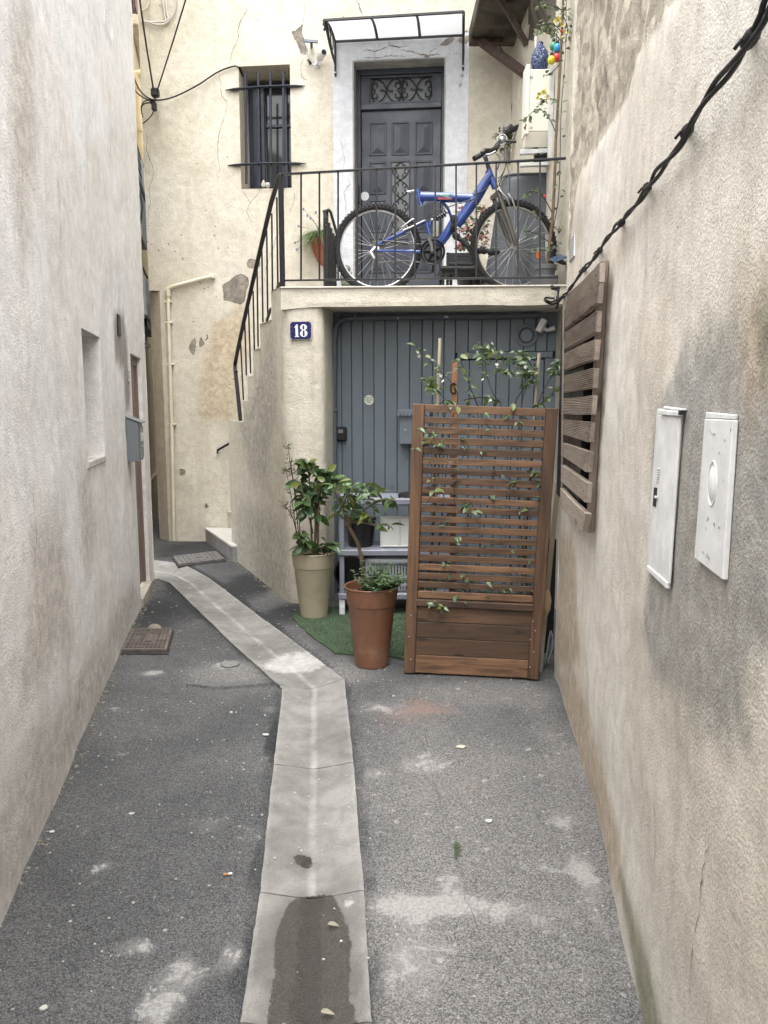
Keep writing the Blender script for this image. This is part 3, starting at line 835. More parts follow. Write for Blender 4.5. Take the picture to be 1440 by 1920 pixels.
def arc2(c, rx, rz, a, b, n=12): return [(c[0]+rx*math.cos(a+(b-a)*k/n), c[1]+rz*math.sin(a+(b-a)*k/n)) for k in range(n+1)]
mb = MB(); W_, H_ = b-a, d-c
def grl(pts, r=.006, f=-.215): mb.tube([FAC.pt(u, z, f) for u, z in pts], r, 5)
for kx in (0, 1):
    cx = a + W_*(.27 + .47*kx); cz = c + H_*.5
    for sg in (-1, 1):
        grl([(cx + sg*W_*.16*(1-math.sin(PI*t))**.8, cz + H_*.47*math.sin(PI*(.5-t))) for t in [k/16 for k in range(17)]])
        grl([(cx + sg*W_*(.16 + .085*math.sin(PI*t)), cz + H_*.47*math.cos(PI*t)) for t in [k/12 for k in range(13)] if abs(t-.5) > .12])
        for sz in (-1, 1): grl(scroll((cx + sg*W_*.17, cz + sz*H_*.2), H_*.17, sz*-PI/2, .9*sz, sg))
    grl([(cx - W_*.1 + W_*.2*t, cz + .008*math.sin(4*PI*t)) for t in [k/10 for k in range(11)]])
mb.build('scrollwork', m_iron, tr)
# leaf
zl0, zl1 = 2.43, zb
leafd = lbox(MB(), FAC, u0+.05, u1-.035, zl0, zl1, -.255, -.215, .004).build('door', m_grey, HA)
sx = lambda x, y: (660+x/6, 200+y/6)
def panel(px0, px1):
    p0 = DP(*px0, -.21); p1 = DP(*px1, -.21); a, b, c, d = p0[0], p1[0], p1[1], p0[1]
    mb = MB()
    for q in ((a,a+.018,c,d), (b-.018,b,c,d), (a+.018,b-.018,c,c+.018), (a+.018,b-.018,d-.018,d)): lbox(mb, FAC, *q, -.216, -.203, .004)
    P4 = lambda u, z, f: FAC.pt(u, z, f)
    a, b, c, d = a+.024, b-.024, c+.024, d-.024; w2 = (b-a)/2
    base = [P4(a,c,-.214), P4(b,c,-.214), P4(b,d,-.214), P4(a,d,-.214)]
    r0, r1 = P4((a+b)/2, c+w2*.8, -.199), P4((a+b)/2, d-w2*.8, -.199)
    bv = [mb.bm.verts.new(q) for q in base]; rv = [mb.bm.verts.new(r0), mb.bm.verts.new(r1)]
    for q in ([bv[0], bv[1], rv[0]], [bv[1], bv[2], rv[1], rv[0]], [bv[2], bv[3], rv[1]], [bv[3], bv[0], rv[0], rv[1]]): mb._f(q)
    bmesh.ops.recalc_face_normals(mb.bm, faces=mb.bm.faces[:])
    return mb.build('panel', m_grey, leafd)
for (xa, xb) in ((190,385), (445,640), (708,908)): panel(sx(xa, 178 - (xa-190)*.02), sx(xb, 548 - (xa-190)*.02))
for (xa, xb) in ((190,385), (708,900)): panel(sx(xa, 625 - (xa-190)*.03), sx(xb, 985 - (xa-190)*.03))
for (xa, xb) in ((190,385), (708,900)): panel(sx(xa, 1050 - (xa-190)*.03), sx(xb, 1410))
for (xa, xb) in ((190,385), (445,640), (708,900)): panel(sx(xa, 1480), sx(xb, 1870))
g0 = DP(*sx(450,630), -.21); g1 = DP(*sx(638,1420), -.21); a, b, c, d = g0[0], g1[0], g1[1], g0[1]
mb = MB()
for q in ((a-.012,a,c,d), (b,b+.012,c,d), (a-.012,b+.012,d,d+.012), (a-.012,b+.012,c-.012,c)): lbox(mb, FAC, *q, -.216, -.200, .003)
gl = mb.build('door_light', m_grey, leafd)
lbox(MB(), FAC, a, b, c, d, -.2149, -.2125, 0).build('pane', m_tglass, leafd)
mb = MB(); W_, H_ = b-a, d-c
for k in range(4):
    cz = c + H_*(k+.5)/4; hh = H_/8; cx = (a+b)/2
    for sg in (-1, 1):
        grl([(cx + sg*W_*.46*math.sin(PI*t), cz + hh*(1-2*t)) for t in [q/12 for q in range(13)]], .005, -.203)
        for sz in (-1, 1): grl(scroll((cx + sg*W_*.2, cz + sz*hh*.45), W_*.17, sz*-PI/2, .9*sz, sg, 12), .0045, -.203)
mb.build('scrollwork', m_iron, leafd)
MB().disc(FAC.P(677,329,-.215), FN, .012, .012, 12).mat(m_iron).build('keyhole', m_iron, leafd)
mb = MB(); lbox(mb, FAC, u0+.005, u0+.03, DP(668,378)[1]-.02, DP(668,352)[1]+.02, -.185, -.14, .006); mb.build('handle', m_iron, leafd)
sd = MB().disc(FAC.P(684,368,-.2145), FN, .047, .004, 24).build('door_sticker', plain('sticker_white', A(215,216,218), .5, var=.05))
tag(sd, 'plain round white sticker on the dark upstairs door', 'sticker')

# ---- the next house on the left, seen in the slit
NH = thing('yellow_house', 'pale yellow house beyond the grey wall seen as a narrow strip with red shutter', 'house', (-3.2, 10.5, 0))
wall('wall', NEXT, 1.95, 8.5, .3, .3, m_side, NH, (), .006, thick=.4)
wall('wall', NEXT, -.15, 1.95, .3, .3, m_tan, NH, (), .006, thick=.42)
nz0 = NEXT.hit(300, 876)[1]
lbox(MB(), NEXT, .2, NEXT.L-.2, .0, .62, .0, .05, .01).build('plinth', m_tan, NH)
m_shut = wood('shutter_red', A(142,92,86), A(120,74,70), A(90,56,54), 'z', .7, .1, knots=False)
s_a = NEXT.hit(249, 40)[0]; s_b = NEXT.hit(268, 40)[0]; zt_ = NEXT.hit(258, 90)[1]
nb = 5
for k in range(nb):
    ua = s_a - .15 + (s_b + .25 - s_a)*k/nb; ub = s_a - .15 + (s_b + .25 - s_a)*(k+1)/nb - .006
    lbox(MB(), NEXT, ua, ub, zt_ + .02, 8.0, .02, .05, .004).build('shutter_board', m_shut, NH)
lbox(MB(), NEXT, s_a-.35, s_b+.35, zt_-.12, zt_, .0, .09, .01).build('window_sill', plain('sill_cream', A(226,206,180), .8), NH)
mb = MB(); hz = NEXT.hit(258, 72)[1]
lbox(mb, NEXT, s_a-.3, s_b+.2, hz-.03, hz+.03, .052, .062); mb.build('hinge_strap', m_iron, NH)
m_pipe = plain('cream_pipe', A(228,206,160), .5, var=.1)
t = thing('downpipe', 'cream drainpipe with a curved top in the slit beside the grey wall', 'drainpipe', NEXT.P(256, 300, .06))
dtop = NEXT.P(254, 140, .07); dbot = NEXT.P(259, 306, .07)
q = [dtop + V((.30,.2,.02)), dtop + V((.2,.12,.03)), dtop + V((.07,.04,.02)), dtop, V((dtop.x, dtop.y, dtop.z-.12)), V((dtop.x, dtop.y, dbot.z))]
MB().tube(q, .055, 12).build('pipe', m_pipe, t, 40)
for f in (.03, .55, .98): MB().lathe(V((dtop.x, dtop.y, dtop.z-.12)).lerp(V((dtop.x, dtop.y, dbot.z)), f), [(.058,-.02),(.064,-.018),(.064,.018),(.058,.02)], 14, cap=False).build('collar', m_pipe, t, 40)
# meters and ducts crowded in the slit
m_lgrey = plain('light_grey_metal', A(170,170,172), .5, var=.15); m_dgrey = plain('dark_slots', A(42,42,46), .6)
def slitbox(name, label, cat, y0, y1, x0, x1, dep, mat):
    a = NEXT.hit(x0, y1, dep); b = NEXT.hit(x1, y0, dep)
    u0, u1 = min(a[0], b[0]), max(a[0], b[0]); t = thing(name, label, cat, NEXT.pt((u0+u1)/2, min(a[1], b[1]), .0))
    lbox(MB(), NEXT, u0, u1, a[1], b[1], .0, dep, .008).build('casing', mat, t); return t, u0, u1, a[1], b[1]
t, u0, u1, z0, z1 = slitbox('vent_box', 'grey louvred metal box below the cream drainpipe in the slit', 'vent box', 308, 352, 253, 269, .12, m_lgrey)
for k in range(6):
    zz = z0 + (z1-z0)*(k+.25)/6; lbox(MB(), NEXT, u0+.02, u1-.3*(u1-u0), zz, zz+(z1-z0)*.09, .118, .124, 0).build('louvre', m_dgrey, t)
t, u0, u1, z0, z1 = slitbox('meter_cabinet', 'light grey utility cabinet under the louvred box in the slit', 'cabinet', 358, 420, 255, 272, .14, m_lgrey)
lbox(MB(), NEXT, u0+.05, u1-.05, z1-.14, z1-.08, .14, .15, 0).build('nameplate', m_dgrey, t)
t, u0, u1, z0, z1 = slitbox('duct', 'short grey ventilation duct in the slit above the tan wall', 'duct', 555, 590, 275, 292, .15, m_lgrey)
cy = NEXT.pt((u0+u1)/2, (z0+z1)/2, .1)
MB().tube([cy + V((-.05,-.3,.2)), cy + V((0,-.1,.1)), cy + V((.05,.1,-.05))], .05, 10).build('hose', m_lgrey, t, 40)
t, u0, u1, z0, z1 = slitbox('roller_box', 'dark slatted shutter box in the slit above the tan wall', 'shutter box', 594, 612, 276, 292, .12, m_dgrey)

# ---- landing with the garage below it
LD = thing('landing', 'cream rendered landing over the garage with a stepped parapet and number plate', 'landing', (0, 6.2, 0))
ujl = FRONT.hit(606, 800)[0]; jl = FRONT.pt(ujl, 0)
gd = V((0.06, .42))
cor = []
pc, p1, pj = V((-.754,5.97)), V((-1.57,7.83)), V((jl.x, jl.y))
dS = (p1-pc).normalized(); dF = (pj-pc).normalized()
for k in range(7):
    t_ = k/6; cor.append((pc+dS*.08)*(1-t_)**2 + pc*2*t_*(1-t_) + (pc+dF*.08)*t_**2)
arm = (pj + gd); dJ = gd.normalized(); rj = []
for k in range(6):
    t_ = k/5; rj.append((pj-dF*.07)*(1-t_)**2 + pj*2*t_*(1-t_) + (pj+dJ*.07)*t_**2)
PIL = Path([tuple(p1)] + [tuple(q) for q in cor] + [tuple(q) for q in rj] + [tuple(arm)])
stp = [(448,790),(457,752),(464.5,706),(474,657),(487,608),(508,546)]
SH = [SIDE.hit(x, y) for x, y in stp]                 # (u along the side wall, height)
UC = SIDE.hit(526, 545)[0]
def ptop(u):
    z = SH[0][1]
    for a, b in SH:
        if u >= a - .004: z = b
    return z if u < UC else 2.32
def wtop(u):
    return min(ptop(u), 2.44)
wl = Marks([spx(PIL, q) for q in ([(440,1050),(470,1080),(540,1125),(540,1000),(500,960),(450,940),(440,980)], [(450,800),(480,720),(500,640),(515,600),(520,760),(500,900),(470,900)])], .2)
# the stepped wall is cut into strips so that each tread edge is vertical
edges = [0.0] + [a for a, b in SH[1:]] + [UC, PIL.L]
hts = [b for a, b in SH] + [2.32]
for k in range(len(edges)-1):
    wall('parapet_wall', PIL, -.15, hts[k], .03, .04, m_land, LD, (), .010, {'stain': wl}, s0=edges[k], s1=edges[k+1], thick=.16)
# upper steps (run beside the parapet) and lower steps
m_riser = plain('riser_grey', A(138,136,134), .7, bmp=.002); m_step = plain('step_stone', A(182,176,164), .8, bmp=.003, bs=40); m_tile = plain('step_tile', A(214,212,206), .45, var=.1)
inw = V((-SIDE.nrm(.5).x, -SIDE.nrm(.5).y, 0))
for k in range(len(SH)):
    u0 = SH[k][0] if k else 0.0; u1 = SH[k+1][0] if k+1 < len(SH) else SIDE.L - .05
    a, b = SIDE.pt(u0, 0, -.17), SIDE.pt(u1, 0, -.17); w_ = (.9, .9, .75, .5, .22, .06)[k]
    MB().hexa([a, b, b+inw*w_, a+inw*w_] + [V((q.x, q.y, SH[k][1]-.03)) for q in (a, b, b+inw*w_, a+inw*w_)], .004).build('step', m_step, LD)
s0_ = [G(390,1013), G(436,1054)]
ba = FAC.P(390,1000,.004); fa = V((-1.575, 7.80, 0))
for k in range(7):
    dx = .0 + .26*k; z = .17 + .2*k
    a = V((s0_[0].x+dx, FAC.p[0].y - .1*(s0_[0].x+dx+2.5) - .015, -.05)); b = V((s0_[1].x + dx, s0_[1].y + .02, -.05))
    if k: b = V((s0_[1].x + dx + .2, 8.0 + .0*k, -.05))
    c = V((b.x+.30, b.y, -.05)); d = V((a.x+.30, a.y-.03, -.05))
    st_ = MB().hexa([a, b, c, d] + [V((q.x, q.y, z-.022)) for q in (a, b, c, d)]).build('step', m_riser if k == 0 else m_step, LD)
    MB().hexa([V((q.x, q.y, z-.0219)) + V((e, 0, 0)) for q, e in ((a,-.012),(b,-.012),(c,0),(d,0))] + [V((q.x, q.y, z)) + V((e, 0, 0)) for q, e in ((a,-.012),(b,-.012),(c,0),(d,0))], .003).build('tread', m_tile, st_)
# floor slab with its fascia
fl = FRONT; e0, e1 = FRONT.hit(527, 545)[0], FRONT.L + .02
FASC = Path([tuple(fl.pt(e0, 0, .012).xy), tuple(fl.pt(e1, 0, .012).xy)])
def zb_(u): return FASC.hit(527 + (1045-527)*u/FASC.L, 576 - 5*u/FASC.L)[1]
n = 60; vs, fs = [], []
rows = [0, .25, .5, .75, 1.0]
for k in range(n+1):
    u = FASC.L*k/n; zt = LZ(FASC.pt(u,0).x); zb0 = zb_(u) + .010*noise.noise(V((u*2.5, 0, 3)))
    if u < .35: zb0 -= .02*(1-u/.35)
    for r in rows:
        p = FASC.pt(u, zt + (zb0-zt)*r, .006*noise.noise(V((u*3, r*2, 1)))); vs.append(tuple(p))
    q = FASC.pt(u, zb0 + .01, -.55); vs.append(tuple(q))
w_ = len(rows)+1
for k in range(n):
    for r in range(w_-1): fs.append((k*w_+r, k*w_+r+1, (k+1)*w_+r+1, (k+1)*w_+r))
slabo = pydata('fascia', vs, fs, m_land, LD, {'stain': [-1.0]*len(vs)}, smooth=False)
m_flat = plain('landing_floor', A(196,190,178), .8, bmp=.002)
a, b = FASC.pt(0,0), FASC.pt(FASC.L,0); c, d = V((1.33, 8.50, 0)), V((-.60, 8.62, 0))
mid = V((-.85, 6.9, 0))
MB().hexa([V((q.x, q.y, z_)) for q, z_ in ((a+V((0,.02,0)), LZ(a.x)-.12), (b+V((0,.02,0)), LZ(b.x)-.12), (c, LZ(c.x)-.12), (d, LZ(d.x)-.12), (a, LZ(a.x)+.003), (b, LZ(b.x)+.003), (c, LZ(c.x)+.003), (d, LZ(d.x)+.003))]).build('floor', m_flat, LD)
nose = MB(); a2, b2 = FASC.pt(.0, LZ(a.x)+.004, .014), FASC.pt(FASC.L-.02, LZ(b.x)+.004, .014)
nose.obox(a2, b2-a2, V((0,.09,0)), V((0,0,.012)), .003); nose.build('floor_edge', plain('edge_white', A(214,208,196), .75, var=.15), LD)
# garage front
m_gar = plain('garage_paint', A(104,114,122), .45, var=.10, vs=1.5, bmp=.0008, bs=30, rnd=.03)
m_gdk = plain('garage_gap', A(58,65,71), .6)
ulx = lambda x, y=700: GAR.hit(x, y)[0]
zup = 2.30
lbox(MB(), GAR, 0, GAR.L, 0, zup, -.09, -.04, 0).build('garage_backing', m_gdk, LD)
xs = [627,640,659,680,701,722,745,768,791,811,832,853,877]
def board(u0, u1, z0, z1, f=0.0):
    g = .0011
    p = lambda u, ff, z: GAR.pt(u, z, ff)
    mb = MB(); pr = [(u0+g, -.007+f), (u0+g+.0045, f), (u1-g-.0045, f), (u1-g, -.007+f), (u1-g, -.04+f), (u0+g, -.04+f)]
    mb.prism([p(a_, b_, z0) for a_, b_ in pr], V((0, 0, z1-z0))); return mb.build('board', m_gar, gdoor)
gdoor = MB()
zr0, zr1 = GAR.hit(950, 672)[1], GAR.hit(950, 660)[1]
uL, uR = ulx(853), GAR.L
lbox(gdoor, GAR, uL+.02, uR-.04, zr0, zr1, -.03, .012, .004)
gdoor = gdoor.build('garage_door', m_gar, LD)
for a_, b_ in zip(xs[:-1], xs[1:]):
    full = b_ <= 853
    board(ulx(a_), ulx(b_), .03 if full else zr1, zup)
zlow = GAR.hit(700, 938)[1]
xr = [877,902,930,955,980,1003,1024,1044]
for a_, b_ in zip(xr[:-1], xr[1:]): board(ulx(a_), ulx(b_), zr1+.004, zup)
xw = [858,880,905,930,955,980,1002,1020]
for a_, b_ in zip(xw[:-1], xw[1:]): board(ulx(a_), ulx(b_), .05, zr0-.012, -.006)
lbox(MB(), GAR, ulx(1021), uR, .03, zr0, -.04, .0, .003).build('board', m_gar, gdoor)
lbox(MB(), GAR, ulx(720), ulx(850), zlow-.02, zlow+.02, .0, .012, .004).build('bottom_rail', m_gar, gdoor)
for x, y in [(649,636),(671,636),(694,636),(714,636),(736,637),(757,637),(779,637),(800,637),(822,636),(843,636),(861,635),(650,911),(735,912),(709,912),(672,912)]:
    MB().disc(GAR.P(x, y, 0), GAR.nrm(.1), .011, .006, 8).build('bolt', m_gar, gdoor)
c = GAR.P(987, 629, .0); gn = GAR.nrm(.5); xg, yg = frame(gn); M3 = Matrix((xg, yg, gn)).transposed()
vt = MB().lathe(c, [(.088,0),(.088,.012),(.078,.016),(.062,.014),(.058,.03),(.05,.03),(.046,.012)], 32, M3).build('round_vent', m_gar, gdoor, 35)
MB().lathe(c, [(.060,.013),(.061,.0305),(.050,.0308),(.049,.013)], 32, M3, cap=False).build('vent_ring', m_gdk, vt)
m_cond = plain('conduit_grey', A(80,86,94), .5, var=.1)
q = [GAR.P(628, 1125, .05), GAR.P(627, 900, .05), GAR.P(626, 760, .05), GAR.P(627, 640, .05), GAR.P(630, 612, .05), GAR.P(640, 600, .05), GAR.P(660, 596, .05), GAR.P(800, 594, .05), GAR.P(930, 593, .05), GAR.P(1010, 590, .05)]
cd = MB().tube(q, .024, 10).build('conduit', m_cond, LD, 40)
for x, y in ((627,622),(627,770),(667,596)):
    MB().box(GAR.P(x, y, .05), (.058, .058, .02) if x < 640 else (.02, .056, .056), .004).build('clip', m_cond, cd)
for x, y in ((746,597),(837,594)): MB().box(GAR.P(x, y, .08), (.030 if x > 800 else .012, .008, .016), .002).build('white_tab', plain('tab_white', A(200,200,200), .5), cd)
# ---- right-hand houses
RH = thing('rough_house', 'rough rendered grey beige wall of the house along the right of the alley', 'house', (.7, 2.5, 0))
rst = Marks([spx(RIGHT, q) for q in ([(1285,650),(1340,610),(1400,590),(1440,560),(1500,600),(1500,1250),(1440,1240),(1400,1290),(1405,1390),(1350,1380),(1300,1345),(1270,1280),(1225,1260),(1208,1170),(1222,1000),(1225,760),(1262,720)],
      )], .2)
rbr = Marks([spx(RIGHT, q) for q in ([(1042,1265),(1075,1250),(1130,1420),(1160,1560),(1180,1700),(1150,1650),(1090,1440)], [(1050,990),(1075,1000),(1090,1240),(1060,1260),(1044,1240)], [(1420,520),(1440,520),(1440,700),(1400,800),(1380,640)])], .12)
rms = Marks([spx(RIGHT, q) for q in ([(1165,1640),(1172,1650),(1200,1760),(1240,1925),(1242,2000),(1208,2000),(1180,1760)], [(1420,560),(1450,560),(1450,700),(1425,690)])], .06)
stpoly = [spx(RIGHT, [(1040,-60),(1300,-60),(1262,0),(1230,60),(1190,110),(1165,190),(1120,270),(1085,335),(1068,470),(1050,480)])]
rsn = Marks(stpoly, .06)
def stone_rel(u, z, p):
    k = rsn(u, z)
    if k <= -1: return 0
    k = (k+1)/2
    return k*(-.012 + .020*noise.noise(V((p.x*16, p.y*16, p.z*7))) + .012*noise.noise(p*34))
HF = [(min(RIGHT.hit(*a)[0], RIGHT.hit(*b)[0]), max(RIGHT.hit(*a)[0], RIGHT.hit(*b)[0]), RIGHT.hit(*b)[1], RIGHT.hit(*a)[1]) for a, b in (((1233,765),(1251,1106)), ((1322,774),(1356,1089)), ((1050,500),(1122,1000)))]
RTOP = lambda u: 3.05 if RIGHT.pt(u, 0).y < 2.55 else 4.1  # unseen near part lowered so more daylight reaches the alley
RHO = (RIGHT.hit(1110, 750)[0], RIGHT.hit(1064, 750)[0]); RHO = (min(RHO), max(RHO), RIGHT.hit(1082, 945)[1], RIGHT.hit(1082, 590)[1], .035)
lbox(MB(), RIGHT, RHO[0], RHO[1], RHO[2], RHO[3], -.036, -.028, 0).build('window', m_glass, RH)
wall('wall', RIGHT, -.15, 4.1, .028, .028, m_right, RH, [RHO], .018, {'stain': rst, 'brown': rbr, 'moss': rms, 'stone': rsn}, thick=.36, extra=stone_rel, s0=RIGHT.hit(1440,1919)[0]-.35, top=RTOP, flats=HF)
wall('wall', RIGHT, -.15, 3.05, .1, .1, m_right, RH, (), .018, {k: (lambda u, z: -1.0) for k in ('stain','brown','moss','stone')}, thick=.36, s0=0, s1=RIGHT.hit(1440,1919)[0]-.35)
N2 = thing('side_house', 'cream side wall behind the landing, with patched plaster at its inner corner', 'house', (1.4, 6.5, 0))
nst = Marks([spx(RECESS, q) for q in ([(1045,585),(1052,585),(1050,1100),(1040,1100)], [(1046,90),(1056,90),(1054,420),(1046,420)])], .1)
wall('wall', RECESS, -.15, 7.6, .05, .05, m_land, N2, (), .012, {'stain': nst}, thick=.5)
# ================================================================== THINGS ON THE LANDING AND THE FACADE
m_rail = plain('rail_black', A(26,26,31), .38, .2, var=.25, vs=12)
RAILP = Path([tuple(FRONT.pt(-.02, 0, -.05).xy), tuple(FRONT.pt(FRONT.L+.04, 0, -.05).xy)])
rg = thing('railing', 'black iron railing with thin upright bars along the landing edge and down the stair', 'railing', RAILP.P(800, 540))
tr0, tr1 = RAILP.P(528, 327), RAILP.P(1061, 297)
b0_, b1_ = RAILP.P(531, 526), RAILP.P(1046, 520)
ru = RAILP.tan(.1); rn = RAILP.nrm(.1)
def flatbar(p, q, w, h, nm, par=None, mat=None, bev=.002, up=UP):
    d = q - p; s = d.cross(up).normalized()*w; u = s.cross(d).normalized()*h
    return MB().obox(p - s/2 - u/2, d, s, u, bev).build(nm, mat or m_rail, par)
flatbar(tr0, tr1, .030, .012, 'top_rail', rg); flatbar(b0_, b1_, .024, .012, 'bottom_rail', rg)
def onrail(x, y, a, b):                              # z on the rail at the bar of pixel column x
    p = RAILP.P(x, y); t = (p.x - a.x)/(b.x - a.x); return a.lerp(b, t)
bar = MB().obox((-.006,-.006,0), (.012,0,0), (0,.012,0), (0,0,1), .001).build('baluster', m_rail, rg)
bme = bar.data; bpy.data.objects.remove(bar)
def baluster(p, q, ang=0, wid=1.0, parent=None):
    L = (q - p).length; z = (q - p).normalized(); x, y = frame(z, rn)
    M4 = Matrix.Translation(p) @ Matrix((x, y, z)).transposed().to_4x4() @ Matrix.Diagonal((wid, wid, L, 1))
    return inst('baluster', bme, M4, parent or rg)
for x in (564.5,599,634,669.5,706,741,778,816,855,893,930,971,1012):
    baluster(onrail(x, 525, b0_, b1_), onrail(x, 325, tr0, tr1))
pb = FRONT.pt(.02, LZ(-.75)+.0, -.05)
post0 = RAILP.P(530, 545); post0.z = LZ(-.75)
flatbar(V((post0.x, post0.y, LZ(-.75)-.01)), V((post0.x, post0.y, tr0.z)), .034, .034, 'post', rg, up=rn)
# the stair rail, over the stepped parapet
STR = Path([tuple(SIDE.pt(0, 0, -.06).xy), tuple(SIDE.pt(SIDE.L, 0, -.06).xy)])
sr = [(524,330),(509,378),(480,502),(460,590),(447,650),(440.5,684),(443,697),(449.5,737)]
srp = [STR.P(x, y) for x, y in sr]
for k in range(5): flatbar(srp[k], srp[k+1], .034, .020, 'stair_rail', rg)
flatbar(srp[0], tr0, .034, .016, 'stair_rail', rg); flatbar(srp[5], srp[6], .03, .018, 'stair_rail', rg)
stq = [(519,370,521,541),(509.5,400,511,549),(500,432,502,590),(491,470,493,604),(482,505,484,650),(474.5,545,477,656),(466,578,470,700),(459,605,462,704),(451,640,456.5,750)]
for x0, y0, x1, y1 in stq: baluster(STR.P(x1, y1), STR.P(x0, y0))
flatbar(STR.P(451, 789), srp[5] + V((0,0,-.01)), .036, .02, 'post', rg, up=rn)
flatbar(STR.P(521, 540), STR.P(526, 531), .03, .02, 'foot_plate', rg); flatbar(STR.P(500, 602), STR.P(508, 578), .02, .02, 'foot_plate', rg)
t = thing('handrail', 'short black handrail slanting up the peeling wall beside the lowest step', 'handrail', FAC.P(430,832,.03))
MB().tube([FAC.P(408, 848, .0), FAC.P(408, 844, .055), FAC.P(448, 821, .06), FAC.P(470, 808, .06)], .014, 8).build('bar', m_rail, t, 40)
# ---- window grille
t = thing('window_grille', 'dark iron window grille of four bars and two flat rails', 'window bars', FAC.P(497, 250, .02))
for (xa, ya), (xb, yb) in (((422,169),(572,161)), ((427,310),(574,306.5))):
    a, b = FAC.P(xa, ya, .012), FAC.P(xb, yb, .012)
    mb = MB(); d = (b-a); N = 9
    mb.tube([a + d*k/N + FN*(.028*math.sin(PI*min(1, max(0, (k/N-.06)/.88)))) for k in range(N+1)], [.006]+[.024]*(N-1)+[.006], 8, flat=(1, .55)); mb.build('rail', m_navy, t, 50)
for xa, xb, yt, yb in ((460,462,136,345), (484,486.5,136,350), (507,508,134,350), (531,532,134,350)):
    MB().tube([FAC.P(xa, yt, .03), FAC.P(xb, yb, .02)], .0135, 8).build('bar', m_navy, t, 40)
t = thing('ornament', 'small white ornament lying at the foot of the barred upstairs window', 'ornament', FAC.P(500, 349, -.2))
c = FAC.P(502, 347, -.2); m_china = plain('white_china', A(220,216,210), .3)
MB().ell(c, (.032,.03,.03)).build('body', m_china, t, 60); MB().lathe(c + V((-.045,0,-.02)), [(.022,0),(.03,.03),(.008,.07)], 10).build('cone', m_china, t, 60)
# ---- glass canopy
m_can = plain('canopy_iron', A(58,56,58), .5, .3, var=.2, vs=14)
m_poly, nt, b = newmat('milky_sheet')
tr_ = nd(nt, 'BsdfTranslucent', {'Color': (.58, .59, .61)}); df = nd(nt, 'BsdfPrincipled', {'Base Color': (.6,.6,.62), 'Roughness': .25})
mx = nd(nt, 'MixShader', {0: .62, 1: df.outputs[0], 2: tr_.outputs[0]}); tp = nd(nt, 'BsdfTransparent', {'Color': (.95,.96,.97)}); mx2 = nd(nt, 'MixShader', {0: .35, 1: mx.outputs[0], 2: tp.outputs[0]}); nt.links.new(mx2.outputs[0], nt.nodes['Material Output'].inputs[0])
t = thing('door_canopy', 'arched canopy of milky sheets on an iron frame above the upstairs door', 'canopy', FAC.P(750, 75, .1))
FO = .70
cb0, cb1 = FAC.P(628, 78, .03), FAC.P(869, 66, .03)
cf0, cf1 = FAC.P(590, 39, FO), FAC.P(871, 22, FO)
zf, zbk = (cf0.z+cf1.z)/2, (cb0.z+cb1.z)/2
ua, ub = FAC.hit(628,78,.03)[0], FAC.hit(869,66,.03)[0]
def cp(u, k):   # k 0 at wall .. 1 at front edge
    p = FAC.pt(u, 0, .03 + (FO-.03)*k); z = cb0.lerp(cb1, (u-ua)/(ub-ua)).z*(1-k) + cf0.lerp(cf1, (u-ua)/(ub-ua)).z*k + .05*math.sin(PI*k)
    return V((p.x, p.y, z))
flatbar(cp(ua,0), cp(ub,0), .022, .022, 'rear_bar', t, m_can); flatbar(cp(ua,1), cp(ub,1), .022, .022, 'front_bar', t, m_can)
cuts = [ua, ua + (ub-ua)*.335, ua + (ub-ua)*.665, ub]
for u in cuts:
    MB().tube([cp(u, k/8) for k in range(9)], .014, 4, flat=(1, .8)).build('rib', m_can, t, 20)
for a, b in zip(cuts, cuts[1:]):
    vs, fs = [], []; N = 10
    for z in (0, -.006):
        for k in range(N+1):
            vs += [tuple(cp(a+.012, .01+.98*k/N) + V((0,0,z+.012))), tuple(cp(b-.012, .01+.98*k/N) + V((0,0,z+.012)))]
    for k in range(N): fs += [(2*k, 2*k+1, 2*k+3, 2*k+2)]; o_ = 2*(N+1); fs += [(o_+2*k+2, o_+2*k+3, o_+2*k+1, o_+2*k)]
    pydata('panel', vs, fs, m_poly, t)
for u, px0, px1 in ((ua, (629,78), (629,143)), (ub, (869,66), (871,131))):
    mb = MB(); top = cp(u, 0); low = FAC.pt(u, FAC.hit(*px1, .02)[1], .02)
    mb.tube([top, low], .018, 4, flat=(1, .6)); fr_ = cp(u, .86) + V((0,0,-.015))
    mid_ = FAC.pt(u, low.z + (top.z-low.z)*.38, .04)
    mb.tube([mid_.lerp(fr_, k/8) + V((0,0,-.03*math.sin(PI*k/8))) for k in range(9)], .013, 5)
    for k, r in ((.3,.05), (.52,.07), (.75,.09)):
        c = cp(u, k) ; c2 = mid_.lerp(fr_, k)
        m_ = (c + c2)/2; rr = max(.012, (c-c2).length/2 - .015)
        mb.tube([m_ + (FN*math.cos(a_) + UP*math.sin(a_))*rr for a_ in [2*PI*q/12 for q in range(12)]], .007, 4, closed=True)
    c = cp(u, .97) + V((0,0,-.06)); mb.tube([c + FN*(.04*math.cos(a_)*(1-a_/9)) + UP*(.05*math.sin(a_)*(1-a_/9)) for a_ in [q*.45 for q in range(13)]], .009, 5)
    br_ = mb.build('bracket', m_can, t, 40)
    MB().disc(low + FN*.010 + UP*.03, FN, .008, .014, 8).build('screw', plain('zinc', A(190,190,190), .3, .8), br_)
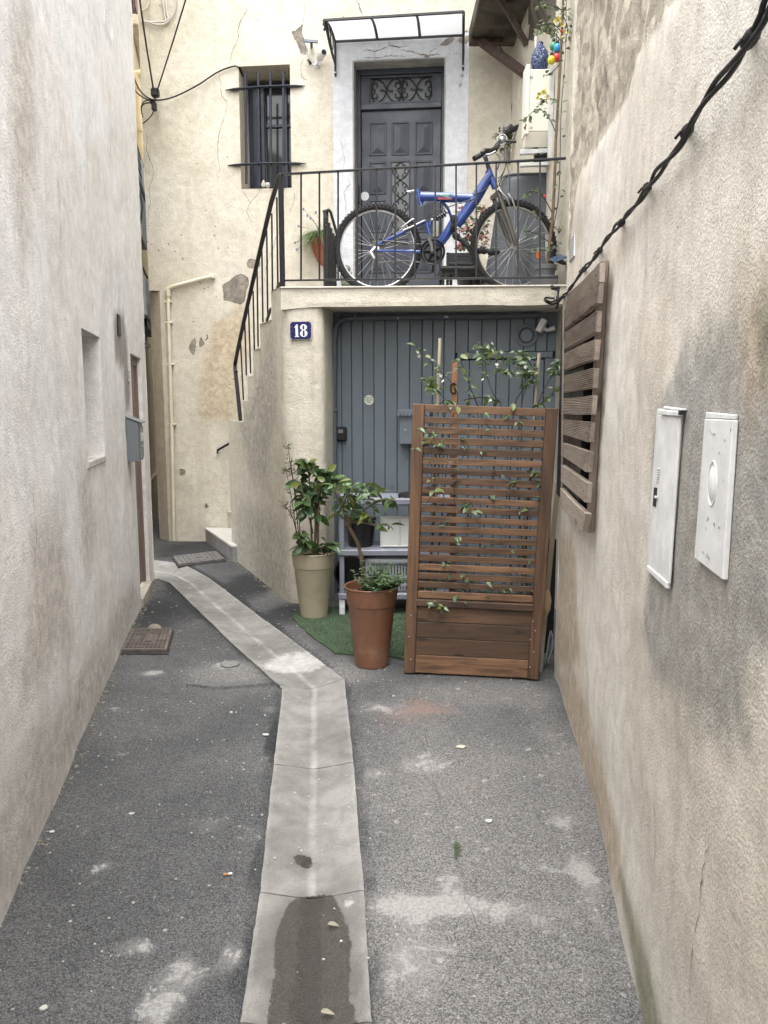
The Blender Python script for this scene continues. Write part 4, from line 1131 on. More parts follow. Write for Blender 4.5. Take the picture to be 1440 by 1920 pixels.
# ---- camera and its solar panel
m_wpl = plain('white_plastic', A(216,216,216), .4, var=.05); m_bpl = plain('black_plastic', A(28,28,30), .4, var=.1)
m_sol = plain('solar_glass', A(58,72,92), .2, var=.1)
t = thing('security_camera', 'white bullet security camera on the cream wall left of the canopy', 'camera', FAC.P(600, 115, .02))
a, b = FAC.P(600, 108, .06), FAC.P(607, 98, .20); d = (b-a).normalized()
ax_, ay_ = frame(d); M3 = Matrix((ax_, ay_, d)).transposed()
MB().lathe(a, [(.030,-.02),(.036,0),(.036,.15),(.033,.158)], 16, M3).build('body', m_wpl, t, 40); MB().lathe(a, [(.026,.158),(.026,.161)], 16, M3).build('lens', m_bpl, t)
MB().tube([FAC.P(594, 122, 0), FAC.P(595, 120, .05), FAC.P(599, 110, .07)], .010, 8).build('arm', m_wpl, t, 40); MB().disc(FAC.P(594,122,0), FN, .03, .012, 14).build('base', m_wpl, t)
t = thing('solar_charger', 'small dark solar panel with hanging cable beside the white camera', 'solar panel', FAC.P(585, 85, .02))
a = FAC.P(571, 73, .14); b = FAC.P(597, 75, .14); c = FAC.P(571, 80, .20) 
MB().obox(a, b-a, V((0, c.y-a.y-.03, c.z-a.z-.0)), V((0,.008,-.008)), .002).build('panel', m_sol, t)
MB().tube([FAC.P(584, 88, 0), FAC.P(584, 86, .08), FAC.P(584, 80, .13)], .014, 8).build('arm', m_bpl, t, 40)
MB().tube([FAC.P(576, 81, .1), FAC.P(576, 96, .03), FAC.P(579, 112, .02), FAC.P(588, 122, .02), FAC.P(594, 123, .02)], .004, 5).build('cable', m_wpl, t)
MB().tube([FAC.P(578, 112, .025), FAC.P(583, 120, .025)], [.014, .014], 8).build('connector', m_bpl, t)
# ---- balcony overhead with its struts
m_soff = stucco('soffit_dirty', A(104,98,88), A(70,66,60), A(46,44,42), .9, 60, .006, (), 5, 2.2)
m_rust = plain('rusty_steel', A(96,82,72), .7, .2, var=.35, vs=18, bmp=.001, bs=80)
m_rust2 = plain('brown_steel', A(74,58,50), .65, .1, var=.25, vs=18)
t = thing('balcony', 'dirty concrete balcony slab overhead at the top right with two steel struts', 'balcony', (1.3, 7.9, 5.1))
z_ = P(930, 76, 8.28).z
sl = [P(882, 73, 8.25), P(1010, 76, 8.22)]
xl = sl[0].x
MB().obox((xl, 6.9, z_), (1.42-xl, 0, 0), (0, 8.42-6.9-.0, 0), (0, 0, .16), .012).build('slab', m_soff, t)
MB().obox((xl, 8.20, z_-.05), (.32, 0, 0), (0, .07, 0), (0, 0, .05), .004).build('bearing_plate', m_rust2, t)
flatbar(P(902, 78, 8.2), RECESS.P(983, 137, .0), .07, .07, 'strut', t, m_rust2, up=FN); flatbar(P(936, -8, 7.5), V((1.315, 7.6, P(1050,85,7.6).z)), .05, .05, 'strut', t, m_rust, up=FN)
_q = [P(985,72,8.1), V((1.318,8.1,P(985,72,8.1).z)), P(1046,84,6.36), P(1004,-20,6.5)]
MB().hexa(_q + [p + V((0,0,.35)) for p in _q], .01).build('haunch', m_soff, t)
flatbar(P(925, 72, 8.3), P(975, 138, 8.3), .012, .012, 'tie_rod', t, m_rust2)
# bundle of dark cables in the corner
m_cab = plain('cable_black', A(30,29,30), .6, var=.2, rnd=.3)
t = thing('cable_bundle', 'bundle of dark cables hanging down the inner corner behind the cream box', 'cables', P(985,130,8.3))
for k in range(7):
    x = 976 + k*3.6; MB().tube([P(x, 60, 8.32), P(x+1+k*.6, 110, 8.3 - .01*k), P(x+3+k*.3, 150, 8.28), P(x+2, 196+R.uniform(-14,10), 8.3)], R.uniform(.008, .016), 6).build('cable', m_cab, t, 40)
t = thing('black_hose', 'thick black cable sagging out from under the cream box', 'hose', P(960,250,8.2))
MB().tube([P(925,285,8.3), P(940,262,8.25), P(950,250,8.2), P(962,243,8.1), P(985,232,7.9), P(1000,224,7.8)], .028, 8).build('hose', m_cab, t, 40)
MB().tube([P(952,246,8.19), P(954,250,8.19)], .036, 8).build('tie', plain('tie_blue', A(110,130,150), .5), t)

# ---- the blue bicycle
BA = FRONT.pt(0, 0, -.30); BB = FRONT.pt(FRONT.L, 0, -.30); BK = Path([tuple(BA.xy), tuple(BB.xy)]); BN = BK.nrm(.1); BT = BK.tan(.1)
k3 = lambda x, y, f=0.0: BK.P(540 + x/2.571, 240 + y/2.571, f)
bike = thing('bicycle', 'blue full suspension mountain bike without a saddle, leaning behind the landing railing', 'bicycle', V((k3(690,770).x, k3(690,770).y, LZ(.2))))
m_blue, nt, b = newmat('blue_paint')
cc = mixc(nt, ss(nt, noi(nt, objco(nt), 9, 4), .35, .7), (.026, .066, .27), (.016, .042, .20)); setb(nt, b, Base_Color=cc, Roughness=.28, Coat_Weight=.4)
m_tyre = plain('tyre', A(34,33,33), .8, var=.2, vs=20); m_alu = plain('aluminium', A(190,190,190), .34, .85, var=.12, vs=20); m_fork = plain('fork_grey', A(96,92,84), .4, .4)
m_rub = plain('grip_rubber', A(38,36,34), .7)
def wheel(c, yaw, rad, name='wheel'):
    ca, sa = math.cos(yaw), math.sin(yaw); d = V((BT.x*ca - BT.y*sa, BT.x*sa + BT.y*ca, 0)); ax = V((d.y, -d.x, 0))
    ring = lambda r, n, ph=0: [c + (d*math.cos(2*PI*k/n+ph) + UP*math.sin(2*PI*k/n+ph))*r for k in range(n)]
    hub = MB().tube([c - ax*.05, c - ax*.03, c + ax*.03, c + ax*.05], [.012,.022,.022,.012], 12).build(name, m_alu, bike, 40)
    mb = MB(); M3 = Matrix((d, UP, ax)).transposed()
    tr = .0265; ro = rad - tr
    mb.tube(ring(ro, 48), tr, 10, closed=True); mb.build('tyre', m_tyre, hub, 60)
    mb = MB()
    for k in range(64):
        a = 2*PI*k/64
        for s_, o_ in ((-.014, 0), (.014, PI/64), (-.026, PI/64), (.026, 0)):
            rr = rad - (.002 if abs(s_) < .02 else .014); e = d*math.cos(a+o_) + UP*math.sin(a+o_); tt = e.cross(ax)
            p = c + e*(rr-.004) + ax*s_; mb.obox(p - tt*.006 - ax*.005, tt*.012, ax*.010, e*.009)
    tag(mb.build('tread', m_tyre, hub), kind='stuff')
    n = 48; mb = MB(); rv = []
    for r, o_ in ((ro-.018, -.013), (ro-.018, .013), (ro-.031, .010), (ro-.031, -.010)):
        rv.append([mb.bm.verts.new(p + ax*o_) for p in ring(r, n)])
    for q in range(4):
        a, b = rv[q], rv[(q+1) % 4]
        for k in range(n): mb._f([a[k], a[(k+1) % n], b[(k+1) % n], b[k]])
    bmesh.ops.recalc_face_normals(mb.bm, faces=mb.bm.faces[:]); mb.build('rim', m_alu, hub, 40)
    for k in range(28):
        a = 2*PI*k/28; sgn = 1 if k % 2 else -1; oa = a + (.55 if (k//2) % 2 else -.55)
        p = c + (d*math.cos(oa) + UP*math.sin(oa))*.02 + ax*.028*sgn; q = c + (d*math.cos(a) + UP*math.sin(a))*(ro-.034)
        MB().tube([p, q], .0016, 4, cap=False).build('spoke', m_alu, hub)
    return hub, ax
RAD = .338
rc = k3(432, 563); rc.z = LZ(rc.x) + RAD + .002; fc = k3(1088, 555); fc.z = LZ(fc.x) + RAD + .002
hubr, axr = wheel(rc, .22, RAD); hubf, axf = wheel(fc, .38, RAD)
def bt(name, pts, r, mat, n=12, par=None, **kw): return MB().tube(pts, r, n, **kw).build(name, mat, par or bike, 50)
bt('head_tube', [k3(966,205), k3(1000,290)], .025, m_blue)
bt('down_tube', [k3(975,225), k3(905,340), k3(812,468)], [.034, .042, .038], m_blue)
bt('lower_tube', [k3(800,455), k3(760,520), k3(728,565)], [.036, .034, .030], m_blue)
bt('top_tube', [k3(640,332), k3(760,335), k3(895,338)], [.037, .037, .032], m_blue)
bt('seat_tube', [k3(622,296), k3(643,375)], .019, m_blue)
bt('clamp_lever', [k3(574,308,.01), k3(608,303,.01)], .008, m_alu, 8)
MB().mat(plain('decal_red', A(150,50,60), .4)).obox(k3(722,345,.036), k3(790,345,.036)-k3(722,345,.036), UP*.016, FN*.001).build('decal', None, bike)
MB().mat(plain('decal_green', A(120,160,150), .4)).prism([k3(715,322,.038), k3(800,318,.038), k3(770,330,.038), k3(790,345,.038), k3(760,332,.038)], BN*.001).build('decal', None, bike)
lk = [k3(738,352), k3(770,385), k3(787,430), k3(787,470)]
bt('link_plate', lk, [.018,.018,.016,.014], m_blue, 6, flat=(1,.7))
for x, y in ((755,368),(766,380),(775,395),(781,412)): MB().disc(k3(x,y,.018), BN, .005, .003, 8).build('link_hole', m_bpl, bike)
bt('rear_upper_stay', [k3(400,580,.03), k3(450,555,.05), k3(560,500,.05), k3(668,448,.02)], [.010,.011,.012,.013], m_blue, 8)
bt('rear_lower_stay', [k3(405,592,.04), k3(520,592,.05), k3(640,596,.05)], .011, m_blue, 8)
bt('rear_upper_stay', [k3(400,580,-.06), k3(560,495,-.05), k3(668,446,-.02)], .010, m_blue, 8)
bt('rear_lower_stay', [k3(405,592,-.06), k3(640,600,-.05)], .010, m_blue, 8)
bt('swing_link', [k3(664,446,.015), k3(682,512,.015)], .014, m_blue, 8); bt('swing_link', [k3(690,450,.0), k3(672,500,.0)], .010, m_blue, 8)
sp = MB(); a, b = k3(700,440), k3(762,408); dd = (b-a); xx, yy = frame(dd.normalized())
sp.tube([a + dd*(k/70) + (xx*math.cos(k*.5) + yy*math.sin(k*.5))*.022 for k in range(71)], .006, 6); spo = sp.build('shock_spring', m_bpl, bike, 60)
bt('shock_rod', [a - dd*.15, b + dd*.25], .011, m_alu, 10, spo)
cr = k3(697, 598, .06); n_ = BN; dx, dz = BT, UP
ringp = lambda c, r, n=32: [c + (dx*math.cos(2*PI*k/n) + dz*math.sin(2*PI*k/n))*r for k in range(n)]
ck = MB().tube(ringp(cr, .088, 40), .014, 8, closed=True, flat=(1, .6)).build('chain_guard', m_bpl, bike, 60)
MB().tube(ringp(cr - n_*.012, .066, 36), .007, 6, closed=True).build('chainring', m_rub, ck, 60)
MB().disc(cr - n_*.02, n_, .058, .006, 30).build('chain_disc', m_bpl, ck, 40)
for k in range(5):
    a_ = 2*PI*k/5+.5; e = dx*math.cos(a_) + dz*math.sin(a_); MB().tube([cr + e*.0, cr + e*.08], [.018,.011], 6, flat=(1,.4)).build('spider_arm', m_bpl, ck, 50)
bt('crank_axle', [cr - n_*.13, cr + n_*.02], .018, m_bpl, 10)
ca = MB().tube([cr + n_*.02, k3(690,555,.09), k3(676,530,.10)], [.013,.013,.010], 8).build('crank', m_alu, bike, 40)
pd = k3(712, 492, .12)
p_ = MB()
p_.obox(pd + V((-.022,-.03,-.055)), V((.044,0,0)), V((0,.05,0)), V((0,0,.11)), .004); p_.build('pedal', plain('pedal_silver', A(150,146,138), .4, .6, var=.4, vs=40), bike)
bt('crank', [cr - n_*.13, k3(706,645,-.08), k3(695,700,-.08)], [.012,.012,.010], m_bpl, 8)
bt('chain', [k3(640,560,.05), k3(560,560,.055), k3(440,565,.055)], .004, m_fork, 5); bt('chain', [k3(660,650,.05), k3(560,640,.055), k3(415,650,.055)], .004, m_fork, 5)
bt('chain_stay_guard', [k3(455,545,.065), k3(500,548,.07), k3(575,556,.065)], .007, m_bpl, 6)
MB().disc(rc + axr*.035, axr, .05, .012, 20).build('cassette', m_fork, bike, 30)
dl = MB(); dl.tube([k3(420,575,.06), k3(400,600,.075), k3(418,630,.075)], [.014,.018,.012], 8); dl.build('derailleur', m_alu, bike, 40)
bt('derailleur_cage', [k3(418,625,.075), k3(412,650,.075), k3(400,685,.07)], [.010,.009,.012], m_alu, 8, flat=(1,.5))
# steering
hx = 880; h4 = lambda x, y, f=0.0: BK.P(880 + x/8.47, 240 + y/8.47, f)
bt('stem', [h4(315,670), h4(285,560), h4(240,430), h4(300,400,.0), h4(420,330,-.02)], [.016,.015,.018,.018,.017], m_bpl, 10)
bt('handlebar', [h4(70,490,.20), h4(160,440,.17), h4(250,400,.12), h4(340,350,.05), h4(430,310,-.02), h4(455,240,-.08), h4(520,120,-.20), h4(600,30,-.28), h4(660,-30,-.34)], .0125, m_bpl, 10)
bt('grip', [h4(75,487,.20), h4(185,425,.16)], .019, m_rub, 12); bt('grip', [h4(560,70,-.245), h4(660,-30,-.34)], .018, m_rub, 12)
bt('shifter', [h4(195,400,.17), h4(250,360,.16), h4(330,345,.12)], [.016,.020,.010], m_bpl, 8); bt('brake_lever', [h4(230,430,.15), h4(330,420,.20), h4(420,370,.20)], [.010,.008,.006], m_alu, 8)
bt('brake_lever', [h4(560,215,-.16), h4(640,212,-.10), h4(735,218,-.06)], [.014,.010,.009], m_bpl, 8)
bc = h4(520,190,-.14); MB().ell(bc, (.030,.022,.030), 14, 8).build('bell', plain('bell_chrome', A(150,150,148), .25, .7), bike, 60)
MB().tube([bc + (dx*math.cos(q) + dz*math.sin(q))*.036 + BN*.012 for q in [2*PI*k/24 for k in range(24)]], .003, 5, closed=True).build('bell_ring', m_wpl, bike, 60)
for pts in ([h4(490,370,-.1), h4(560,450,0), h4(575,600,.02), h4(520,760,.03), h4(450,860,.03)], [h4(570,250,-.15), h4(585,450,-.05), h4(570,620,0), h4(500,760,.02), h4(452,800,.03)], [h4(575,260,-.15), h4(590,540,-.05), h4(630,720,.02), h4(642,900,.03), h4(640,1000,.03)],
            [h4(430,410,.0), h4(485,470,.05), h4(470,580,.06), h4(445,660,.05)], [h4(300,930,.05), h4(210,1000,.05), h4(60,1060,.045)]):
    sm = smooth_path(pts, 5); bt('cable', sm, .004, m_bpl, 5)
bt('cable', smooth_path([k3(900,340,.04), k3(800,372,.05), k3(720,400,.04), k3(660,440,.03)], 5), .004, m_bpl, 5)
# fork and brakes
fd = V((axf.x, axf.y, 0)); crown = h4(470,1010)
axd = [fc + fd*.055, fc - fd*.055]
fr0 = k3(1000,290).lerp(k3(1006,318), .5)
bt('fork_crown', [fr0 + V((0,0,-.03)) - fd*.07, fr0 + V((0,0,-.03)) + fd*.07], .022, m_fork, 10)
for sgn in (1, -1):
    tp = fr0 + V((0,0,-.03)) + fd*.06*sgn; bt('fork_leg', [tp, tp.lerp(axd[0] if sgn > 0 else axd[1], .45), axd[0] if sgn > 0 else axd[1]], [.016,.022,.016], m_fork, 10)
for pts in ([h4(480,970,.07), h4(520,1030,.08), h4(600,1110,.08), h4(640,1230,.07)], [h4(615,1045,.06), h4(680,1130,.07), h4(735,1290,.07)]): bt('brake_arm', pts, [.012,.008,.008,.007][:len(pts)], m_alu, 8, flat=(1,.7))
bt('brake_arm', [k3(548,480,.06), k3(600,440,.06), k3(612,438,.05)], .006, m_alu, 6); bt('brake_arm', [k3(555,495,.065), k3(590,480,.065), k3(660,445,.06)], [.009,.008,.006], m_alu, 6); MB().box(k3(580,488,.05), (.07,.012,.016), .003, BT).build('brake_pad', m_bpl, bike)
# fabric lock
m_lock = plain('lock_sleeve', A(24,24,26), .75, var=.3, vs=30, bmp=.004, bs=70)
lkk = smooth_path([k3(800,425,.06), k3(797,470,.07), k3(805,515,.07), k3(850,550,.08), k3(880,585,.09), k3(930,590,.11), k3(980,598,.12), k3(1010,602,.10)], 5)
o = MB().tube([p + V((0, .006*math.sin(i*1.7), .006*math.sin(i*2.3))) for i, p in enumerate(lkk)], [.022 + .006*math.sin(i*1.3) for i in range(len(lkk))], 9).build('bike_lock', m_lock, None, 70)
tag(o, 'thick black fabric-sleeved lock hanging from the blue bicycle frame', 'bike lock')

# ---- furniture and pots behind the railing
m_slat = plain('black_slat', A(30,31,32), .5, var=.2)
t = thing('folded_chair', 'folded black slatted garden chair standing beside the rear bicycle wheel', 'folding chair', V((P(620,540,6.25).x, 6.25, LZ(-.4))))
cw = lambda x, y, Y: P(x, y, Y)
for k in range(6):
    x0 = 609 + k*3.8; ytop = 398 + k*10 if k > 1 else 396; Y = 6.16 + .05*k
    a = P(x0, ytop, Y); b = V((P(x0+.5, 540, Y).x, Y, LZ(-.4))); flatbar(b, a, .024, .03, 'slat', t, m_slat, up=V((0,1,0)))
a = P(607, 397, 6.15); MB().tube([a, P(616,394,6.2), P(620,398,6.25), P(632,440,6.45)], .012, 8).build('frame', m_slat, t, 40)
MB().tube([P(608,420,6.14), P(612,425,6.14), P(612,538,6.14)], .013, 8).build('frame', m_slat, t, 40)
for y in (408,416,424): flatbar(P(608,y,6.13), P(615,y,6.13), .008, .008, 'hinge', t, m_slat)
# hanging planter with grass and lavender
m_terra = plain('terracotta', A(176,102,72), .75, var=.15, bmp=.001); m_terra2 = plain('terracotta_dark', A(150,88,64), .8)
t = thing('hanging_pot', 'half-round terracotta pot on the cream wall beside the folded black chair', 'pot', P(606,470,8.3))
rr = .145
mb = MB(); prof = [(0, .0), (.45, .04), (.8, .16), (1.0, .30)]; rows_ = []
zt_ = FAC.hit(606, 440, .15)[1]
for r, z in prof: rows_.append([mb.bm.verts.new(FAC.pt(FAC.hit(607,450)[0] - rr*1.0*math.cos(PI*k/12)*max(r,.05), zt_ - .30 + z, .004 + rr*math.sin(PI*k/12)*max(r,.05))) for k in range(13)])
for a, b in zip(rows_, rows_[1:]):
    for k in range(12): mb._f([a[k], a[k+1], b[k+1], b[k]])
    mb._f([a[0], b[0], b[-1], a[-1]])
mb._f(rows_[-1]); bmesh.ops.recalc_face_normals(mb.bm, faces=mb.bm.faces[:]); mb.build('bowl', m_terra, t, 40)
MB().tube([FAC.pt(FAC.hit(607,450)[0] - rr*1.02*math.cos(PI*k/14), zt_-.012, .004 + rr*1.02*math.sin(PI*k/14)) for k in range(15)], .016, 8).build('rim', m_terra2, t, 50)
m_gr1 = leafmat('grass_green', (.10,.16,.05), (.17,.22,.08)); m_lav = plain('lavender', A(132,120,150), .8)
def tuft(name, label, cat, c, n, L, spread, mat, grav=.6, width=.004, out=None, kind=True):
    vs, fs = [], []
    for k in range(n):
        d = rdir(-.1, 1.2); d = V((d.x*spread, d.y*spread, d.z)).normalized()
        if out is not None: d = (d + out*R.uniform(0, .8)).normalized()
        l = L*R.uniform(.5, 1.1); p = c + V((R.uniform(-.06,.06), R.uniform(-.04,.04), 0)); s_ = d.cross(UP); s_ = (s_.normalized() if s_.length > .01 else V((1,0,0)))*width; b0 = len(vs)
        for q in range(5):
            f = q/4; pos = p + d*l*f - UP*grav*l*f*f; wv = 1-f*.9
            vs += [tuple(pos - s_*wv), tuple(pos + s_*wv)]
        fs += [(b0+2*q, b0+2*q+1, b0+2*q+3, b0+2*q+2) for q in range(4)]
    return vs, fs
gp = thing('trailing_plant', 'grassy trailing plant with thin mauve flower stalks in the terracotta wall pot', 'plant', FAC.P(600,435,.15))
cg = FAC.P(600, 440, .10); vs, fs = tuft('', '', '', cg, 420, .30, 1.2, m_gr1, .75, .0045, out=-FT*.9 + FN*.3)
tag(pydata('foliage', vs, fs, m_gr1, gp), kind='stuff')
for x0, y0, x1, y1 in ((600,432,569,392),(598,430,576,404),(603,428,592,398),(597,440,560,424),(596,445,553,455),(600,436,582,409),(596,452,556,468)):
    a, b = FAC.P(x0,y0,.13), FAC.P(x1,y1,.2)
    MB().tube([a, a.lerp(b,.5) + V((0,0,.02)), b], .0022, 4).build('flower_stalk', m_gr1, gp)
    MB().ell(b, (.010,.010,.016), 6, 5).build('flower_head', m_lav, gp, 60)
# little green figure and sprig behind the wheel
t = thing('garden_figure', 'small grey green garden figure behind the rear bicycle wheel', 'figurine', V((P(651,470,8.2).x, 8.2, LZ(-.2))))
m_fig = plain('figure_green', A(120,128,112), .7, var=.3, vs=30)
fz_ = LZ(-.2); fxp = P(650,470,8.3)
mb = MB(); mb.lathe(V((fxp.x, fxp.y, fz_)), [(.05,0),(.05,.36),(.035,.38)], 10); mb.build('pedestal', m_bpl, t, 40)
MB().lathe(V((fxp.x, fxp.y, fz_+.38)), [(.055,0),(.065,.06),(.05,.13),(.022,.15)], 10).build('body', m_fig, t, 50); MB().ell(V((fxp.x, fxp.y, fz_+.56)), (.04,.04,.042)).build('head', m_fig, t, 60)
MB().ell(V((fxp.x-.02, fxp.y-.07, fz_+.28)), (.035,.03,.03)).build('yellow_ball', plain('yellow', A(214,214,60), .5), t, 60)
m_gr2 = leafmat('sprig_green', (.06,.10,.04), (.12,.15,.07))
lf_s = [leaf_mesh('leaf', .05, .022, m_gr2, .2, .4, 3), leaf_mesh('leaf', .035, .018, m_gr2, .2, .2, 3)]
def bushy(name, label, cat, base, items, meshes, mat, stems=(), group=None):
    t = thing(name, label, cat, base, group); vs, fs = joined_leaves(items, meshes); tag(pydata('foliage', vs, fs, mat, t), kind='stuff')
    for s_ in stems: MB().tube(s_, .004, 5).build('stem', m_stem, t, 40)
    return t
m_stem = plain('plant_stem', A(92,84,60), .8, var=.2); m_bark = plain('bark', A(112,96,76), .85, var=.3, vs=40, bmp=.002, bs=120)
def cloud(c, rad, n, sl=(.7, 1.3), zlo=-.3, zhi=.7):
    L = []
    for k in range(n):
        d = rdir(-1, 1).normalized(); p = V(c) + V((d.x*rad[0], d.y*rad[1], d.z*rad[2]))*R.random()**.5
        L.append((R.randrange(99), leaf_matrix(p, rdir(zlo, zhi) + d*.6, UP, R.uniform(*sl), R.uniform(-.6,.6))))
    return L
md = lambda L, n: [(k % n, m) for k, m in L]
bushy('low_plant', 'small straggly green plant on the landing behind the black folded chair', 'plant', P(645,535,6.6), md(cloud(P(645,525,6.6), (.09,.07,.1), 60), 2), lf_s, m_gr2)
# pink flowers
m_pleaf = leafmat('begonia_leaf', (.07,.12,.04), (.13,.18,.07)); m_pink = plain('pink_petal', A(214,96,120), .6, rnd=.3, var=.3, vs=60); m_wpet = plain('white_petal', A(232,214,216), .6)
lp = [leaf_mesh('leaf', .05, .03, m_pleaf, .2, .3, 3)]
t = bushy('flowering_plant', 'bushy plant with pink and white flowers behind the blue bicycle frame', 'plant', P(880,520,7.0), md(cloud(P(884,430,7.0), (.16,.12,.26), 260), 1), lp, m_pleaf)
for nm, mt, n in (('pink_flowers', m_pink, 110), ('white_flowers', m_wpet, 60)):
    pm = [leaf_mesh('petal', .022, .02, mt, .2, .2, 2)]; L = []
    for k in range(n):
        d = rdir(-1, 1).normalized(); d.y = -abs(d.y)*.9 - .2; c = P(884,430,6.98) + V((d.x*.17, d.y*.14, d.z*.27))*R.uniform(.75, 1.05)
        for q in range(3): L.append((0, leaf_matrix(c, rdir(-.6,.6), UP, 1, 0)))
    vs, fs = joined_leaves(L, pm); tag(pydata(nm, vs, fs, mt, t), kind='stuff')
t = thing('plant_pot', 'dark round pot under the pink flowering plant', 'pot', V((P(884,520,7.0).x, 7.0, LZ(.8))))
MB().lathe(V((P(884,520,7.0).x, 7.0, LZ(.8))), [(.09,0),(.13,.28),(.14,.30),(.12,.30)], 18).build('bowl', m_bpl, t, 40)
# dark slatted chairs
def slatchair(label, x0, x1, ybk, yseat, Y, sl):
    t = thing('slatted_chair', label, 'chair', V((P((x0+x1)/2, 540, Y).x, Y, LZ(.7))), 'dark slatted chairs on the landing')
    for y in sl:
        a, b = P(x0, y, Y+.18), P(x1, y, Y+.18); flatbar(a, b, .012, .034, 'back_slat', t, m_slat, up=UP)
    z = P(x0, yseat, Y).z
    xa, xb = P(x0, yseat, Y).x, P(x1, yseat, Y).x
    for k in range(5): MB().obox((xa, Y-.2+.075*k, z), (xb-xa, 0, 0), (0,.055,0), (0,0,.018), .003).build('seat_slat', m_slat, t)
    for x in (xa+.02, xb-.02):
        for y_ in (Y-.17, Y+.17): MB().obox((x-.012, y_-.012, LZ(.7)), (.024,0,0), (0,.024,0), (0,0,z-LZ(.7)), .002).build('leg', m_slat, t)
        MB().obox((x-.012, Y+.17, z), (.024,0,0), (0,.024,0), (0,0,P(x0, sl[0], Y+.18).z - z + .02), .002).build('back_post', m_slat, t)
    return t
slatchair('dark slatted chair under the blue bicycle frame, left of the grey cover', 838, 890, 470, 505, 6.7, (478,486,494))
t = thing('side_table', 'small black table with a folded cushion under the bicycle chain guard', 'table', V((P(862,540,6.5).x, 6.5, LZ(.7))))
a = P(822, 505, 6.55); b = P(905, 505, 6.55)
MB().obox(a - V((0,.18,.05)), b-a, V((0,.36,0)), V((0,0,.05)), .02).build('top', m_lock, t)
for x in (a.x+.03, b.x-.03):
    for y_ in (6.4, 6.7): MB().obox((x-.01, y_, LZ(.7)), (.02,0,0), (0,.02,0), (0,0,a.z-.05-LZ(.7)), .002).build('leg', m_slat, t)
# grey cover over a barbecue
m_cov = plain('cover_grey', A(82,86,92), .55, var=.15, vs=4, bmp=.012, bs=7)
t = thing('covered_barbecue', 'tall object under a draped dark grey cover behind the front bicycle wheel', 'cover', V((P(975,540,6.7).x, 6.7, LZ(1))))
cx = P(982,520,6.75).x; vs, fs = [], []; N, Mz = 48, 16; z0 = LZ(1)+.02; zt = P(980,337,6.75).z
for j in range(Mz+1):
    f = j/Mz; z = z0 + (zt-z0)*f; hx_ = .36 - .10*f; hy_ = .26 - .06*f; sh_ = .035*f
    if f > .93: hx_ *= .97
    for k in range(N):
        a = 2*PI*k/N; e = 5; ca, sa = math.cos(a), math.sin(a); r = (abs(ca)**e + abs(sa)**e)**(-1/e)
        fold = 1 + (1-f)*(.05*math.sin(a*9) + .03*math.sin(a*17+1)) + .02*noise.noise(V((ca*3, sa*3, z*4)))
        vs.append((cx + .02 + sh_ + hx_*ca*r*fold, 6.75 + hy_*sa*r*fold, z))
for j in range(Mz):
    for k in range(N): fs.append((j*N+k, j*N+(k+1) % N, (j+1)*N+(k+1) % N, (j+1)*N+k))
vs.append((cx+.05, 6.75, zt+.015)); fs += [(Mz*N+k, Mz*N+(k+1) % N, len(vs)-1) for k in range(N)]
pydata('cover', vs, fs, m_cov, t)
MB().tube([(cx+.05 + .262*math.cos(a)*(abs(math.cos(a))**5+abs(math.sin(a))**5)**-.2, 6.75 + .202*math.sin(a)*(abs(math.cos(a))**5+abs(math.sin(a))**5)**-.2, zt-.01) for a in [2*PI*k/40 for k in range(40)]], .006, 5, closed=True).build('hem', m_cov, t, 60)
# grey pot with climber, on its block
m_pot = plain('pot_grey', A(112,114,116), .6, var=.12); m_blk = plain('block_grey', A(104,102,104), .8)
pt_ = P(1022, 545, 5.86); t = thing('planter_box', 'square grey block under the round grey pot at the right end of the landing', 'planter', V((pt_.x, 5.86, LZ(1.2))))
zbk_ = P(1022, 520, 5.86).z
MB().obox((P(1001,530,5.80).x, 5.74, LZ(1.2)), (.165,0,0), (0,.2,0), (0,0,max(.04, zbk_-LZ(1.2))), .006).build('block', m_blk, t)
t = thing('round_pot', 'round grey plastic pot with a climber at the right end of the landing', 'pot', V((pt_.x, 5.86, zbk_)))
MB().lathe(V((pt_.x, 5.86, max(LZ(1.2)+.04, zbk_))), [(.064,0),(.072,.05),(.080,.052),(.082,.085),(.072,.085),(.066,.07)], 24).build('bowl', m_pot, t, 35)
t = thing('plant_label', 'orange plant tag above the round grey pot', 'tag', P(1010,480,5.85))
MB().prism([P(1006,472,5.85), P(1011,469,5.85), P(1015,473,5.85), P(1014,482,5.85), P(1010,486,5.85), P(1006,482,5.85)], V((0,.004,0))).build('tag', plain('orange_tag', A(226,120,36), .5), t)
MB().tube([P(1010,485,5.853), P(1014,505,5.855)], .002, 4).build('stalk', m_stem, t)
t = thing('solar_lamp', 'small dark solar lamp tilted on the wall end above the grey pot', 'lamp', P(1045,490,5.75))
a = P(1029, 485, 5.72); b = P(1050, 476, 5.74); c_ = P(1055, 487, 5.6)
MB().obox(a, b-a, V((.03,-.10,-.035)), V((0,.0,-.012)), .003).build('panel', m_sol, t)
MB().tube([P(1047,488,5.70), P(1054,492,5.74), V((1.32, 5.78, P(1054,492,5.74).z))], [.018,.018,.012], 8).build('arm', m_bpl, t, 40)
# ================================================================== IN FRONT OF THE GARAGE
GN, GT = GAR.nrm(.5), GAR.tan(.5)
